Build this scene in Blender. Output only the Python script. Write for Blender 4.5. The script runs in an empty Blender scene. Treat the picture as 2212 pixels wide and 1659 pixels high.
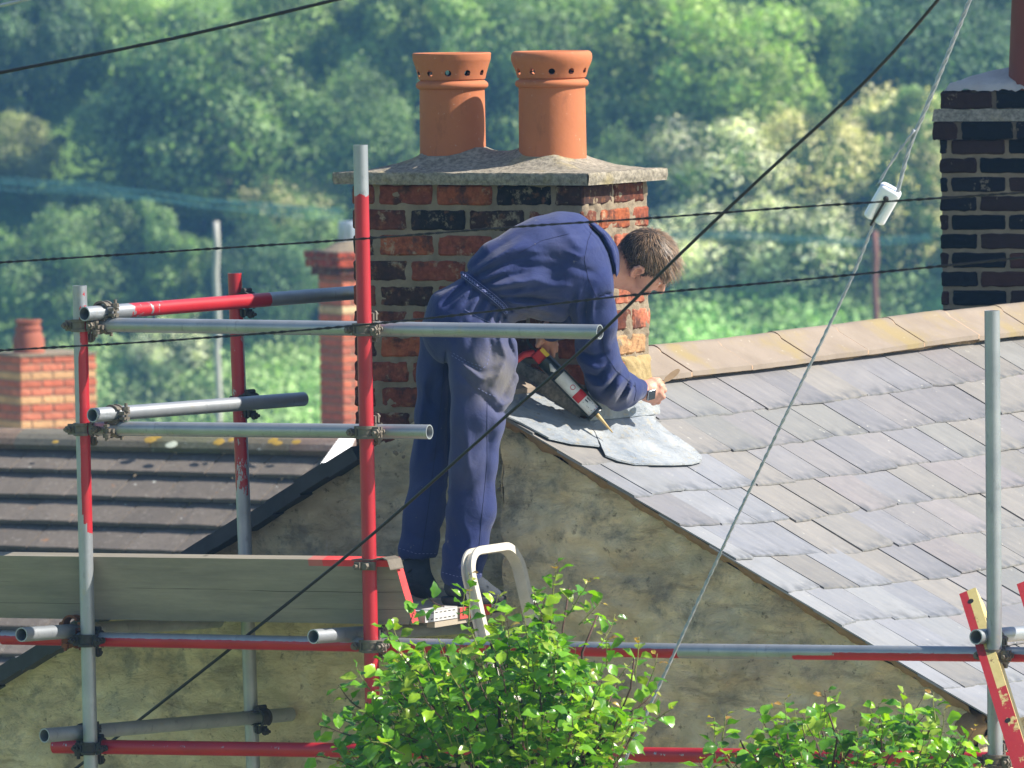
import bpy, bmesh, math, random
import numpy as np
from mathutils import Vector, Matrix, noise
rad = math.radians
rng = np.random.default_rng(7)
random.seed(11)
scene = bpy.context.scene
col = scene.collection

# ---------------------------------------------------------------- camera
F = 19274.0                       # focal length in units of a 2212 px wide picture
PITCH, ROLL = rad(3.15), 0.013
fw = np.array([0, math.cos(PITCH), -math.sin(PITCH)])
up0 = np.array([0, math.sin(PITCH), math.cos(PITCH)])
rt0 = np.array([1.0, 0, 0])
rt = math.cos(ROLL) * rt0 - math.sin(ROLL) * up0
up = math.sin(ROLL) * rt0 + math.cos(ROLL) * up0
CAM = -30.0 * (fw + rt * (1265 - 1106) / F - up * (930 - 829.5) / F)
cd = bpy.data.cameras.new('camera')
cam = bpy.data.objects.new('camera', cd); col.objects.link(cam)
cam.matrix_world = Matrix(((rt[0], up[0], -fw[0], CAM[0]), (rt[1], up[1], -fw[1], CAM[1]),
                           (rt[2], up[2], -fw[2], CAM[2]), (0, 0, 0, 1)))
cd.sensor_width = 36; cd.lens = 36 * F / 2212
cd.clip_start = 0.5; cd.clip_end = 3000
cd.dof.use_dof = True; cd.dof.focus_distance = 29.6; cd.dof.aperture_fstop = 13
scene.camera = cam

# ---------------------------------------------------------------- light
SUN_EL, SUN_AZ = rad(42), 84      # azimuth measured to the right of the direction back to the camera
sun_dir = np.array([math.cos(SUN_EL) * math.sin(rad(SUN_AZ)), -math.cos(SUN_EL) * math.cos(rad(SUN_AZ)), math.sin(SUN_EL)])
sl = bpy.data.lights.new('sun', 'SUN'); sl.energy = 5.0; sl.angle = rad(0.53); sl.color = (1.0, 0.93, 0.82)
so = bpy.data.objects.new('sun', sl); col.objects.link(so)
so.rotation_euler = Vector(sun_dir).to_track_quat('Z', 'Y').to_euler()
W = bpy.data.worlds.new('World'); scene.world = W; W.use_nodes = True
nt = W.node_tree; nt.nodes.clear()
sky = nt.nodes.new('ShaderNodeTexSky'); sky.sky_type = 'NISHITA'; sky.sun_disc = False
sky.sun_elevation = SUN_EL; sky.sun_rotation = math.atan2(sun_dir[0], sun_dir[1])
sky.altitude = 100; sky.air_density = 1.2; sky.dust_density = 0.6; sky.ozone_density = 1.6
bg = nt.nodes.new('ShaderNodeBackground'); bg.inputs[1].default_value = 0.085
wo = nt.nodes.new('ShaderNodeOutputWorld')
nt.links.new(sky.outputs[0], bg.inputs[0]); nt.links.new(bg.outputs[0], wo.inputs[0])
scene.render.engine = 'CYCLES'
scene.view_settings.view_transform = 'Standard'; scene.view_settings.look = 'None'
scene.view_settings.exposure = 1.02; scene.view_settings.gamma = 1
scene.cycles.use_denoising = True
scene.cycles.max_bounces = 8; scene.cycles.volume_bounces = 1
scene.cycles.transparent_max_bounces = 8
scene.cycles.volume_step_rate = 1.0

# ---------------------------------------------------------------- geometry helpers
A = rad(29)
U = np.array([math.cos(A), -math.sin(A), 0.0])   # along the gable, to the right and towards the camera
V = np.array([math.sin(A), math.cos(A), 0.0])    # along the ridge, away from the camera
Z = np.array([0, 0, 1.0])
def H(u, v, z): return U * u + V * v + Z * z
def ray(x, y): return fw + rt * (x - 1106) / F - up * (y - 829.5) / F
def on(x, y, n, c):
    d = ray(x, y); return CAM + d * ((c - CAM @ n) / (d @ n))
def pv(x, y, v): return on(x, y, V, v)
def pu(x, y, u): return on(x, y, U, u)
def pz(x, y, z): return on(x, y, Z, z)
def pY(x, y, Y): return on(x, y, np.array([0, 1.0, 0]), Y)
def uv(p): return float(p @ U), float(p @ V), float(p[2])
def mpp(Y): return (Y + 30) / F

def nz(x, y, z, s=1.0, o=0.0): return noise.noise(Vector((x * s + o, y * s + o * .7, z * s - o)))

def obj(name, me, mat=None, parent=None, smooth=False):
    me.name = name
    o = bpy.data.objects.new(name, me); col.objects.link(o)
    if mat is not None:
        for m in (mat if isinstance(mat, (list, tuple)) else [mat]): me.materials.append(m)
    if parent is not None: o.parent = parent
    if smooth: me.polygons.foreach_set('use_smooth', [True] * len(me.polygons))
    return o
def tag(o, label=None, cat=None, group=None, kind=None):
    for k, v_ in (('label', label), ('category', cat), ('group', group), ('kind', kind)):
        if v_: o[k] = v_
    return o
def thing(name, label, cat, group=None):
    o = bpy.data.objects.new(name, None); col.objects.link(o); o.empty_display_size = .1
    return tag(o, label, cat, group)
def set_origin(o, p):
    """move the Empty or mesh origin to p, keeping geometry in place"""
    p = Vector([float(c) for c in p])
    if o.type == 'MESH':
        o.data.transform(Matrix.Translation(-p))
    for c in o.children: c.location = c.location - p
    o.location = p

class MB:
    """collects faces; builds one mesh"""
    def __init__(s): s.v = []; s.f = []; s.c = []; s.m = []; s.uv = []; s.cur = (1, 1, 1); s.mi = 0
    def add(s, vs, fs, c=None, uvs=None):
        b = len(s.v); s.v.extend([tuple(map(float, p)) for p in vs])
        for k, f in enumerate(fs):
            s.f.append(tuple(b + i for i in f)); s.c.append(c or s.cur); s.m.append(s.mi)
            s.uv.append(uvs[k] if uvs else None)
        return b
    def box(s, o, a, b, c, col_=None):
        """corner o and three edge vectors"""
        o, a, b, c = map(np.array, (o, a, b, c))
        vs = [o, o + a, o + a + b, o + b, o + c, o + a + c, o + a + b + c, o + b + c]
        fs = [(0, 3, 2, 1), (4, 5, 6, 7), (0, 1, 5, 4), (1, 2, 6, 5), (2, 3, 7, 6), (3, 0, 4, 7)]
        if np.dot(np.cross(a, b), c) < 0: fs = [f[::-1] for f in fs]
        s.add(vs, fs, col_)
    def cbox(s, ce, a, b, c, col_=None):
        ce, a, b, c = map(np.array, (ce, a, b, c)); s.box(ce - a / 2 - b / 2 - c / 2, a, b, c, col_)
    def tube(s, p, q, r, n=12, r2=None, cap=True, col_=None):
        p, q = np.array(p, float), np.array(q, float); d = (q - p); L = np.linalg.norm(d); d = d / L
        a = np.cross(d, [0, 0, 1.0]);
        if np.linalg.norm(a) < 1e-3: a = np.cross(d, [1.0, 0, 0])
        a /= np.linalg.norm(a); b = np.cross(d, a); r2 = r if r2 is None else r2
        vs = [p + (a * math.cos(t) + b * math.sin(t)) * r for t in [2 * math.pi * i / n for i in range(n)]]
        vs += [q + (a * math.cos(t) + b * math.sin(t)) * r2 for t in [2 * math.pi * i / n for i in range(n)]]
        fs = [(i, (i + 1) % n, n + (i + 1) % n, n + i) for i in range(n)]
        if cap: fs += [tuple(range(n - 1, -1, -1)), tuple(range(n, 2 * n))]
        s.add(vs, fs, col_)
    def path(s, pts, r, n=8, col_=None, rs=None):
        pts = [np.array(p, float) for p in pts]; vs = []; m = len(pts); a = None
        for i, p in enumerate(pts):
            d = pts[min(i + 1, m - 1)] - pts[max(i - 1, 0)]; d /= np.linalg.norm(d)
            if a is None:
                a = np.cross(d, [0.3, 0.2, 1.0])
            a = a - d * (a @ d); a /= np.linalg.norm(a); b = np.cross(d, a)
            rr = rs[i] if rs else r
            vs += [p + (a * math.cos(t) + b * math.sin(t)) * rr for t in [2 * math.pi * k / n for k in range(n)]]
        fs = []
        for i in range(m - 1):
            for k in range(n): fs.append((i * n + k, i * n + (k + 1) % n, (i + 1) * n + (k + 1) % n, (i + 1) * n + k))
        fs += [tuple(range(n - 1, -1, -1)), tuple(range((m - 1) * n, m * n))]
        s.add(vs, fs, col_)
    def lathe(s, prof, n=48, axis=None, o=(0, 0, 0), col_=None):
        o = np.array(o, float); vs = []
        for r, z in prof: vs += [o + np.array([r * math.cos(t), r * math.sin(t), z]) for t in [2 * math.pi * k / n for k in range(n)]]
        fs = []
        for i in range(len(prof) - 1):
            for k in range(n): fs.append((i * n + k, i * n + (k + 1) % n, (i + 1) * n + (k + 1) % n, (i + 1) * n + k))
        s.add(vs, fs, col_)
    def build(s, name, mat=None, parent=None, smooth=False):
        me = bpy.data.meshes.new(name); me.from_pydata(s.v, [], s.f)
        ca = me.color_attributes.new('Col', 'FLOAT_COLOR', 'CORNER')
        cols = np.ones((len(me.loops), 4), np.float32)
        tot = np.array([len(f) for f in s.f])
        cols[:, :3] = np.repeat(np.array(s.c, np.float32).reshape(-1, 3), tot, axis=0)
        ca.data.foreach_set('color', cols.ravel())
        if any(u is not None for u in s.uv):
            ul = me.uv_layers.new(name='UVMap'); arr = np.zeros((len(me.loops), 2), np.float32); i = 0
            for f, u in zip(s.f, s.uv):
                if u is not None: arr[i:i + len(f)] = u
                i += len(f)
            ul.data.foreach_set('uv', arr.ravel())
        if s.mi or len(set(s.m)) > 1: me.polygons.foreach_set('material_index', s.m)
        me.update()
        return obj(name, me, mat, parent, smooth)

def npmesh(name, verts, faces, mat=None, parent=None, smooth=False, attrs=None):
    me = bpy.data.meshes.new(name); k = faces.shape[1]
    me.vertices.add(len(verts)); me.vertices.foreach_set('co', np.ascontiguousarray(verts, np.float32).ravel())
    me.loops.add(faces.size); me.loops.foreach_set('vertex_index', np.ascontiguousarray(faces, np.int32).ravel())
    me.polygons.add(len(faces)); me.polygons.foreach_set('loop_start', np.arange(0, faces.size, k, dtype=np.int32))
    me.polygons.foreach_set('loop_total', np.full(len(faces), k, np.int32))
    me.update(calc_edges=True)
    for nme, (dom, arr) in (attrs or {}).items():
        if arr.ndim == 1:
            at = me.attributes.new(nme, 'FLOAT', dom); at.data.foreach_set('value', arr.astype(np.float32))
        else:
            at = me.attributes.new(nme, 'FLOAT_COLOR', dom)
            at.data.foreach_set('color', np.c_[arr, np.ones(len(arr))].astype(np.float32).ravel())
    return obj(name, me, mat, parent, smooth)

def auto_smooth(o, ang=40):
    me = o.data; me.polygons.foreach_set('use_smooth', [True] * len(me.polygons))
    bm = bmesh.new(); bm.from_mesh(me); lim = rad(ang)
    for e in bm.edges:
        if len(e.link_faces) == 2 and e.calc_face_angle(0) > lim: e.smooth = False
    bm.to_mesh(me); bm.free()
def bevel(o, w, seg=2):
    bm = bmesh.new(); bm.from_mesh(o.data)
    bmesh.ops.bevel(bm, geom=[e for e in bm.edges if len(e.link_faces) == 2 and e.calc_face_angle(0) > rad(30)], offset=w, segments=seg, affect='EDGES', profile=.5)
    bm.to_mesh(o.data); bm.free(); return o

# ---------------------------------------------------------------- materials
def srgb(r, g, b):
    f = lambda c: ((c / 255 + .055) / 1.055) ** 2.4 if c > 10 else c / 255 / 12.92
    return (f(r), f(g), f(b))
class M:
    def __init__(s, name, rough=.8, metal=0, spec=.3, sheen=0):
        s.m = bpy.data.materials.new(name); s.m.use_nodes = True; s.t = s.m.node_tree
        s.b = s.t.nodes['Principled BSDF']; s.b.inputs['Roughness'].default_value = rough
        s.b.inputs['Metallic'].default_value = metal; s.b.inputs['Specular IOR Level'].default_value = spec
        if sheen: s.b.inputs['Sheen Weight'].default_value = sheen
        s.out = s.t.nodes['Material Output']; s.co = None
    def n(s, t, **k):
        x = s.t.nodes.new('ShaderNode' + t)
        for a_, b_ in k.items(): setattr(x, a_, b_)
        return x
    def l(s, a, b): s.t.links.new(a, b)
    def obj(s):
        if s.co is None: s.co = s.n('TexCoord').outputs['Object']
        return s.co
    def uvc(s): return s.n('TexCoord').outputs['UV']
    def noise(s, scale=5, detail=4, rough=.55, vec=None, stretch=None, dist=0, off=None):
        x = s.n('TexNoise'); x.inputs['Scale'].default_value = scale; x.inputs['Detail'].default_value = detail
        x.inputs['Roughness'].default_value = rough; x.inputs['Distortion'].default_value = dist
        v_ = vec or s.obj()
        if stretch or off:
            mp = s.n('Mapping'); mp.inputs['Scale'].default_value = stretch or (1, 1, 1); mp.inputs['Location'].default_value = off or (0, 0, 0)
            s.l(v_, mp.inputs[0]); v_ = mp.outputs[0]
        s.l(v_, x.inputs[0]); return x.outputs[0]
    def voro(s, scale, feature='F1', vec=None, out=0, rnd=1):
        x = s.n('TexVoronoi'); x.feature = feature; x.inputs['Scale'].default_value = scale; x.inputs['Randomness'].default_value = rnd
        s.l(vec or s.obj(), x.inputs[0]); return x.outputs[out]
    def ramp(s, f, stops, interp='LINEAR'):
        x = s.n('ValToRGB'); x.color_ramp.interpolation = interp; e = x.color_ramp.elements
        while len(e) < len(stops): e.new(.5)
        for el, (p, c) in zip(e, stops):
            el.position = p; el.color = (*c, 1) if not np.isscalar(c) else (c, c, c, 1)
        s.l(f, x.inputs[0]); return x.outputs[0]
    def mix(s, fac, a, b, mode='MIX'):
        x = s.n('Mix', data_type='RGBA', blend_type=mode)
        for i, q in ((0, fac), (6, a), (7, b)):
            if hasattr(q, 'links'): s.l(q, x.inputs[i])
            elif np.isscalar(q): x.inputs[i].default_value = q if i == 0 else (q, q, q, 1)
            else: x.inputs[i].default_value = (*q, 1)
        return x.outputs[2]
    def math(s, op, a, b=None, clamp=False):
        x = s.n('Math', operation=op, use_clamp=clamp)
        for i, q in ((0, a), (1, b)):
            if q is None: continue
            if hasattr(q, 'links'): s.l(q, x.inputs[i])
            else: x.inputs[i].default_value = q
        return x.outputs[0]
    def attr(s, name, out=0): x = s.n('Attribute'); x.attribute_name = name; return x.outputs[out]
    def sep(s, vec, i): x = s.n('SeparateXYZ'); s.l(vec, x.inputs[0]); return x.outputs[i]
    def color(s, c):
        if hasattr(c, 'links'): s.l(c, s.b.inputs['Base Color'])
        else: s.b.inputs['Base Color'].default_value = (*c, 1)
        return s
    def rough(s, f): s.l(f, s.b.inputs['Roughness']); return s
    def bump(s, f, strength=.3, dist=.01, prev=None):
        x = s.n('Bump'); x.inputs['Strength'].default_value = strength; x.inputs['Distance'].default_value = dist
        s.l(f, x.inputs['Height'])
        if prev is not None: s.l(prev, x.inputs['Normal'])
        s.l(x.outputs[0], s.b.inputs['Normal']); return x.outputs[0]
def simple(name, c, rough=.6, metal=0, var=.25, scale=30, bump=.2, spec=.3, bd=.002):
    m = M(name, rough, metal, spec); n1 = m.noise(scale, 5)
    m.color(m.mix(n1, tuple(q * (1 - var) for q in c), tuple(min(1, q * (1 + var)) for q in c)))
    if bump: m.bump(m.noise(scale * 3, 4), bump, bd)
    return m.m
# ================================================================ materials of the house
m = M('chimney brick', .9, spec=.15)
bc = m.attr('Col'); n1 = m.noise(45, 6, .65); n2 = m.noise(9, 4)
c = m.mix(m.ramp(n1, [(.32, .0), (.62, 1.0)]), m.mix(.75, bc, (.35, .30, .32), 'MULTIPLY'), bc)
c = m.mix(m.ramp(m.noise(13, 6, .7, off=(6, 2, 1)), [(.50, 0.0), (.62, .8)]), c, (.035, .026, .026))
c = m.mix(m.ramp(m.noise(24, 5, .65, off=(2, 7, 1)), [(.56, 0.0), (.68, .45)]), c, (.34, .15, .07))
c = m.mix(.35, c, m.mix(n2, (.5, .4, .35), (1.3, 1.2, 1.1)), 'MULTIPLY')
ms = m.ramp(m.noise(16, 6, .7), [(.57, 0.0), (.66, .7)])           # mortar smeared across faces
c = m.mix(ms, c, (.36, .29, .19)); m.color(c)
m.bump(m.noise(70, 6, .7), .6, .003); MAT_BRICK = m.m
m = M('mortar', .95, spec=.1)
n1 = m.noise(22, 6, .6); m.color(m.mix(n1, (.13, .105, .078), (.34, .275, .195))); m.bump(m.noise(70, 6, .75), 1.0, .004); MAT_MORTAR = m.m
m = M('rough cement', .95, spec=.1)
n1 = m.noise(12, 6, .65); n2 = m.noise(60, 5, .7)
c = m.mix(n1, (.20, .18, .14), (.46, .41, .33)); c = m.mix(m.ramp(n2, [(.4, 0.0), (.62, .7)]), c, (.10, .09, .075))
c = m.mix(m.ramp(m.noise(5, 5, .6, off=(3, 1, 2)), [(.56, 0.0), (.66, .55)]), c, (.33, .27, .12))
m.color(c); m.bump(m.noise(55, 6, .75), .9, .006); MAT_CEMENT = m.m
m = M('old lime render', .95, spec=.08)
g1 = m.noise(2.9, 9, .72, dist=.25, stretch=(1, 1, 1.7)); g2 = m.noise(8, 9, .74, off=(4, 2, 9), dist=.25); g3 = m.noise(34, 6, .7)
c = m.ramp(g1, [(.30, (.42, .33, .21)), (.42, (.63, .525, .335)), (.56, (.75, .655, .45)), (.70, (.80, .75, .62))])
c = m.mix(m.ramp(g2, [(.52, 0.0), (.64, .65)]), c, (.20, .205, .19))
c = m.mix(m.ramp(m.noise(1.7, 5, .6, off=(8, 1, 3)), [(.52, 0.0), (.66, .6)]), c, (.43, .31, .20))
c = m.mix(m.ramp(m.noise(5.5, 7, .7, stretch=(.7, .7, 3.4), off=(3, 6, 2), dist=.2), [(.56, 0.0), (.64, .45)]), c, (.24, .19, .13))
c = m.mix(m.ramp(m.noise(2.0, 7, .7, stretch=(1, 1, 2.2), off=(13, 6, 2), dist=.3), [(.54, 0.0), (.62, .4)]), c, (.25, .235, .20))
c = m.mix(m.ramp(g3, [(.60, 0.0), (.68, .6)]), c, (.07, .062, .05))
c = m.mix(m.ramp(m.noise(4.5, 6, .7, off=(1, 9, 3), dist=1.2), [(.60, 0.0), (.69, .5)]), c, (.62, .56, .44))
m.color(c)
b0 = m.bump(m.noise(12, 8, .75, dist=.8, stretch=(1, 1, 1.6)), 1.0, .03); m.bump(m.noise(80, 4, .6), .4, .003, b0); MAT_RENDER = m.m
m = M('brown mortar fillet', .95, spec=.1)
m.color(m.mix(m.noise(18, 6, .7), (.13, .085, .045), (.34, .24, .14))); m.bump(m.noise(40, 6, .7), .8, .006); MAT_FILLET = m.m
m = M('terracotta', .75, spec=.25)
n1 = m.noise(6, 5, .6); n2 = m.noise(80, 4, .6)
c = m.mix(n1, (.36, .115, .050), (.47, .165, .075)); c = m.mix(m.ramp(n2, [(.66, 0.0), (.72, .5)]), c, (.55, .36, .26))
c = m.mix(m.ramp(m.noise(9, 6, .7, off=(5, 5, 5)), [(.6, 0.0), (.75, .35)]), c, (.22, .07, .04))
c = m.mix(m.ramp(m.noise(11, 6, .75, off=(1, 3, 7), stretch=(1, 1, .4)), [(.58, 0.0), (.72, .45)]), c, (.14, .06, .04)); c = m.mix(m.ramp(m.noise(34, 5, .7, off=(8, 3, 7)), [(.66, 0.0), (.72, .55)]), c, (.50, .40, .32))
m.color(c); m.bump(m.noise(50, 5, .6), .25, .004); MAT_POT = m.m
m = M('slate', .48, spec=.42)
bc = m.attr('Col'); uvv = m.uvc()
st = m.noise(3.0, 6, .6, vec=uvv, stretch=(3.2, .45, 1), dist=.4); st2 = m.noise(9, 5, .65, vec=uvv, stretch=(2.5, .5, 1))
c = m.mix(1.0, bc, m.mix(st, (.74, .74, .77), (1.24, 1.21, 1.17)), 'MULTIPLY')
c = m.mix(m.ramp(st2, [(.56, 0.0), (.72, .35)]), c, (.38, .35, .31))
c = m.mix(m.ramp(m.noise(14, 6, .7, vec=uvv, stretch=(4, .3, 1), off=(3, 3, 0)), [(.66, 0.0), (.70, .75)]), c, (.60, .54, .46))
ed = m.math('MULTIPLY', m.ramp(m.sep(uvv, 1), [(.0, 1.0), (.0, 1.0), (.22, 0.0)]), m.ramp(m.noise(5, 5, .6, vec=uvv, off=(7, 0, 0)), [(.42, 0.0), (.6, .8)]))
c = m.mix(ed, c, (.085, .09, .10))
c = m.mix(m.ramp(m.noise(2.2, 6, .7, off=(4, 4, 4)), [(.48, 0.0), (.66, .38)]), c, (.16, .158, .155))
c = m.mix(m.ramp(m.noise(55, 5, .7), [(.60, 0.0), (.70, .45)]), c, (.12, .115, .11))
c = m.mix(m.ramp(m.noise(31, 5, .7, off=(2, 2, 2)), [(.67, 0.0), (.70, .7)]), c, (.58, .56, .48))
m.color(c); m.rough(m.ramp(m.noise(12, 4), [(.3, .40), (.7, .62)]))
m.bump(m.noise(30, 6, .7, vec=uvv, stretch=(2.5, .5, 1)), .16, .003); MAT_SLATE = m.m
m = M('ridge tile clay', .85, spec=.2)
n1 = m.noise(6, 6, .65); c = m.mix(n1, (.17, .135, .105), (.30, .25, .205))
c = m.mix(m.ramp(m.noise(3.2, 6, .6, off=(2, 7, 1)), [(.50, 0.0), (.64, .65)]), c, (.26, .20, .08))
c = m.mix(m.ramp(m.noise(50, 5, .6), [(.66, 0.0), (.72, .7)]), c, (.45, .42, .36))
m.color(c); m.bump(m.noise(40, 6, .7), .35, .004); MAT_RIDGE = m.m
m = M('seam mortar', .95, spec=.1); m.color(m.mix(m.noise(30, 5), (.36, .22, .13), (.55, .40, .28))); m.bump(m.noise(90, 4), .6, .003); MAT_SEAM = m.m
m = M('sheet lead', .42, spec=.5)
n1 = m.noise(6, 7, .65, dist=.6); n2 = m.noise(25, 6, .7, stretch=(1, 1, 3))
c = m.mix(m.ramp(n1, [(.3, 0.0), (.7, 1.0)]), (.15, .18, .22), (.37, .385, .39)); c = m.mix(m.ramp(n2, [(.55, 0.0), (.66, .6)]), c, (.36, .30, .18))
c = m.mix(m.ramp(m.noise(14, 6, .7, off=(4, 4, 1)), [(.62, 0.0), (.67, .8)]), c, (.16, .15, .13))
m.color(c); m.rough(m.ramp(m.noise(16, 4), [(.3, .38), (.7, .65)])); m.bump(m.noise(8, 8, .7, dist=.8), 1.0, .02); MAT_LEAD = m.m

# ================================================================ near house, chimney, slate roof
VW, UE = -0.36, 1.62                       # plane of the gable wall, its right end
GROUND = -7.2
tanR, tanL = 0.53, 0.56
pA = pv(974, 821, VW); UA, _, ZA = uv(pA)   # apex of the gable
def warp(u, v):                             # an old sagging roof: the ridge climbs towards the far end
    t = min(1.0, max(0.0, (v - VW) / .85)); k = min(1.0, max(0.0, (u - UA) / 1.1)); return -.030 * k * t * t * (3 - 2 * t) + .006 * t - .010 * math.sin(max(0, min(1, (v - VW) / 3.6)) * math.pi)
def roof_z(u, v=VW): return ZA - tanR * (u - UA) + warp(u, v)
def left_z(u): return ZA + 0.058 - tanL * (UA - u)

house = thing('stone_house', 'rendered gable house with sagging slate roof and twin pot chimney', 'house')

def grid(mb, P, nu, nv, c=None, flip=False):
    """P(i/nu, j/nv) -> point"""
    vs = [P(i / nu, j / nv) for j in range(nv + 1) for i in range(nu + 1)]
    fs = []
    for j in range(nv):
        for i in range(nu):
            a = j * (nu + 1) + i; f = (a, a + 1, a + nu + 2, a + nu + 1); fs.append(f[::-1] if flip else f)
    mb.add(vs, fs, c)
def wall_grid(mb, u0, u1, v, zt, zb, nu, nv, amp=.012, ragged=0):
    def P(s, t):
        u = u0 + (u1 - u0) * s; top = zt(u); z = zb + (top - zb) * t
        d = nz(u, v, z * 1.6, 3.2) * amp * 1.5 + nz(u, v, z * 1.5, 10, 5) * amp * .8 + nz(u, v, z, 26, 2) * amp * .3
        if ragged and s < 1e-6: u += (nz(0, 0, z, 9) * .02 + nz(1, 0, z, 30) * .008)
        return H(u, v - d - .004, z)
    grid(mb, P, nu, nv)
mb = MB()
# forward gable wall (right of the man) and its right hand return under the eaves
zt = lambda u: roof_z(u) - .035
UL = uv(pv(1087, 1100, VW))[0]
wall_grid(mb, UL, UE, VW, zt, -2.2, 150, 170, .016, 1)
mb.box(H(UL, VW + .02, GROUND), U * (UE - UL), V * .3, Z * (-2.19 - GROUND))
grid(mb, lambda s, t: H(UL - .0 + nz(0, 0, t * 8, 2) * .01, VW + .37 * s, -2.2 + (zt(UL) + 2.2) * t), 6, 60, flip=True)
def ret(s, t):
    v = VW + 4.6 * s; z = GROUND + (roof_z(UE, v) - .024 - GROUND) * t
    return H(UE + .01 + nz(s * 4.6, 0, z, 6) * .012 + nz(s * 4.6, 0, z, 22, 3) * .008, v, z)
grid(mb, ret, 120, 150)
o = mb.build('gable_wall', MAT_RENDER, house, True)
# recessed wall below the chimney, running down the left slope
mb = MB()
ztl = lambda u: min(left_z(u), roof_z(u)) - .03
wall_grid(mb, -3.6, .3, 0.0, lambda u: min(ztl(u), .10), -2.6, 150, 90, .012)
mb.box(H(-3.6, .03, GROUND), U * 3.9, V * .3, Z * (-2.59 - GROUND))
mb.build('recessed_wall', MAT_RENDER, house, True)
mb = MB()
mb.box(H(-3.6, 4.2, GROUND), U * 5.2, V * .2, Z * (ZA - GROUND - 1.9))
mb.build('rear_wall', MAT_RENDER, house)
# brown fillet under the verge
mb = MB(); N = 70
def fil(s, t):
    u = UL - .03 + (UE - UL + .03) * s; z = roof_z(u) - .002 - .034 * t - .016 * nz(u, 0, 0, 14) * t - .012 * nz(u, 3, 0, 40) * t
    return H(u, VW - .046 + .036 * t ** 2 + .006 * nz(u, 1, z, 30), z)
grid(mb, fil, 160, 6, flip=True)
grid(mb, lambda s, t: H(UL - .03 + (UE - UL + .03) * s, VW - .046 + .07 * t, roof_z(UL - .03 + (UE - UL + .03) * s) - .002), 60, 1)
mb.build('verge_fillet', MAT_FILLET, house, True)
mb = MB()
def lumpe(s, t):
    a_ = 2 * math.pi * s; r_ = .055 * math.sin(math.pi * (t * .96 + .02)) * (1 + .3 * nz(s * 6, t * 5, 0, .9))
    return H(UE - .012 + r_ * math.cos(a_) * 1.0, VW + .015 + r_ * math.sin(a_) * 1.1, roof_z(UE) - .135 + .125 * t)
grid(mb, lumpe, 30, 16); mb.build('eaves_lump', MAT_FILLET, house, True)
# black verge of the left slope
m = M('bitumen edge', .55, spec=.4); m.color(m.mix(m.noise(20, 5), (.012, .014, .018), (.045, .05, .06))); m.bump(m.noise(40, 5), .3, .004); MAT_BITUMEN = m.m
mb = MB(); d = (U * -1 + Z * -tanL); d = d / np.linalg.norm(d); nrm = np.cross(V, d); nrm /= np.linalg.norm(nrm)
if nrm[2] < 0: nrm = -nrm
L0 = H(-.86, -.09, left_z(-.86)); segs = 26
for k in range(segs):
    off = .006 * math.sin(k * 1.7)
    mb.box(L0 + d * (k * .13) - nrm * .052 + nrm * off, d * .131, V * .16, nrm * .050)
mb.build('verge_strip', MAT_BITUMEN, house)
mb = MB(); mb.box(L0 + V * .16 - nrm * .01, d * 3.4, V * 4.2, nrm * .008); mb.build('left_slope', MAT_BITUMEN, house)
m = simple('white painted flashing', (.82, .82, .80), .5, 0, .08, 12)
mb = MB(); a0, a1 = H(-1.12, .075, left_z(-1.12) + .004), H(-.905, .075, left_z(-.905) + .010)
b0_, b1_ = a0 + V * .09 + Z * .012, a1 + V * .12 + Z * .050
mb.add([a0, a1, b1_, b0_, a0 - Z * .02, a1 - Z * .02, b1_ - Z * .03, b0_ - Z * .02], [(0, 1, 2, 3), (7, 6, 5, 4), (0, 4, 5, 1), (1, 5, 6, 2), (2, 6, 7, 3), (3, 7, 4, 0)]); mb.build('white_flashing', m, house)

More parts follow.
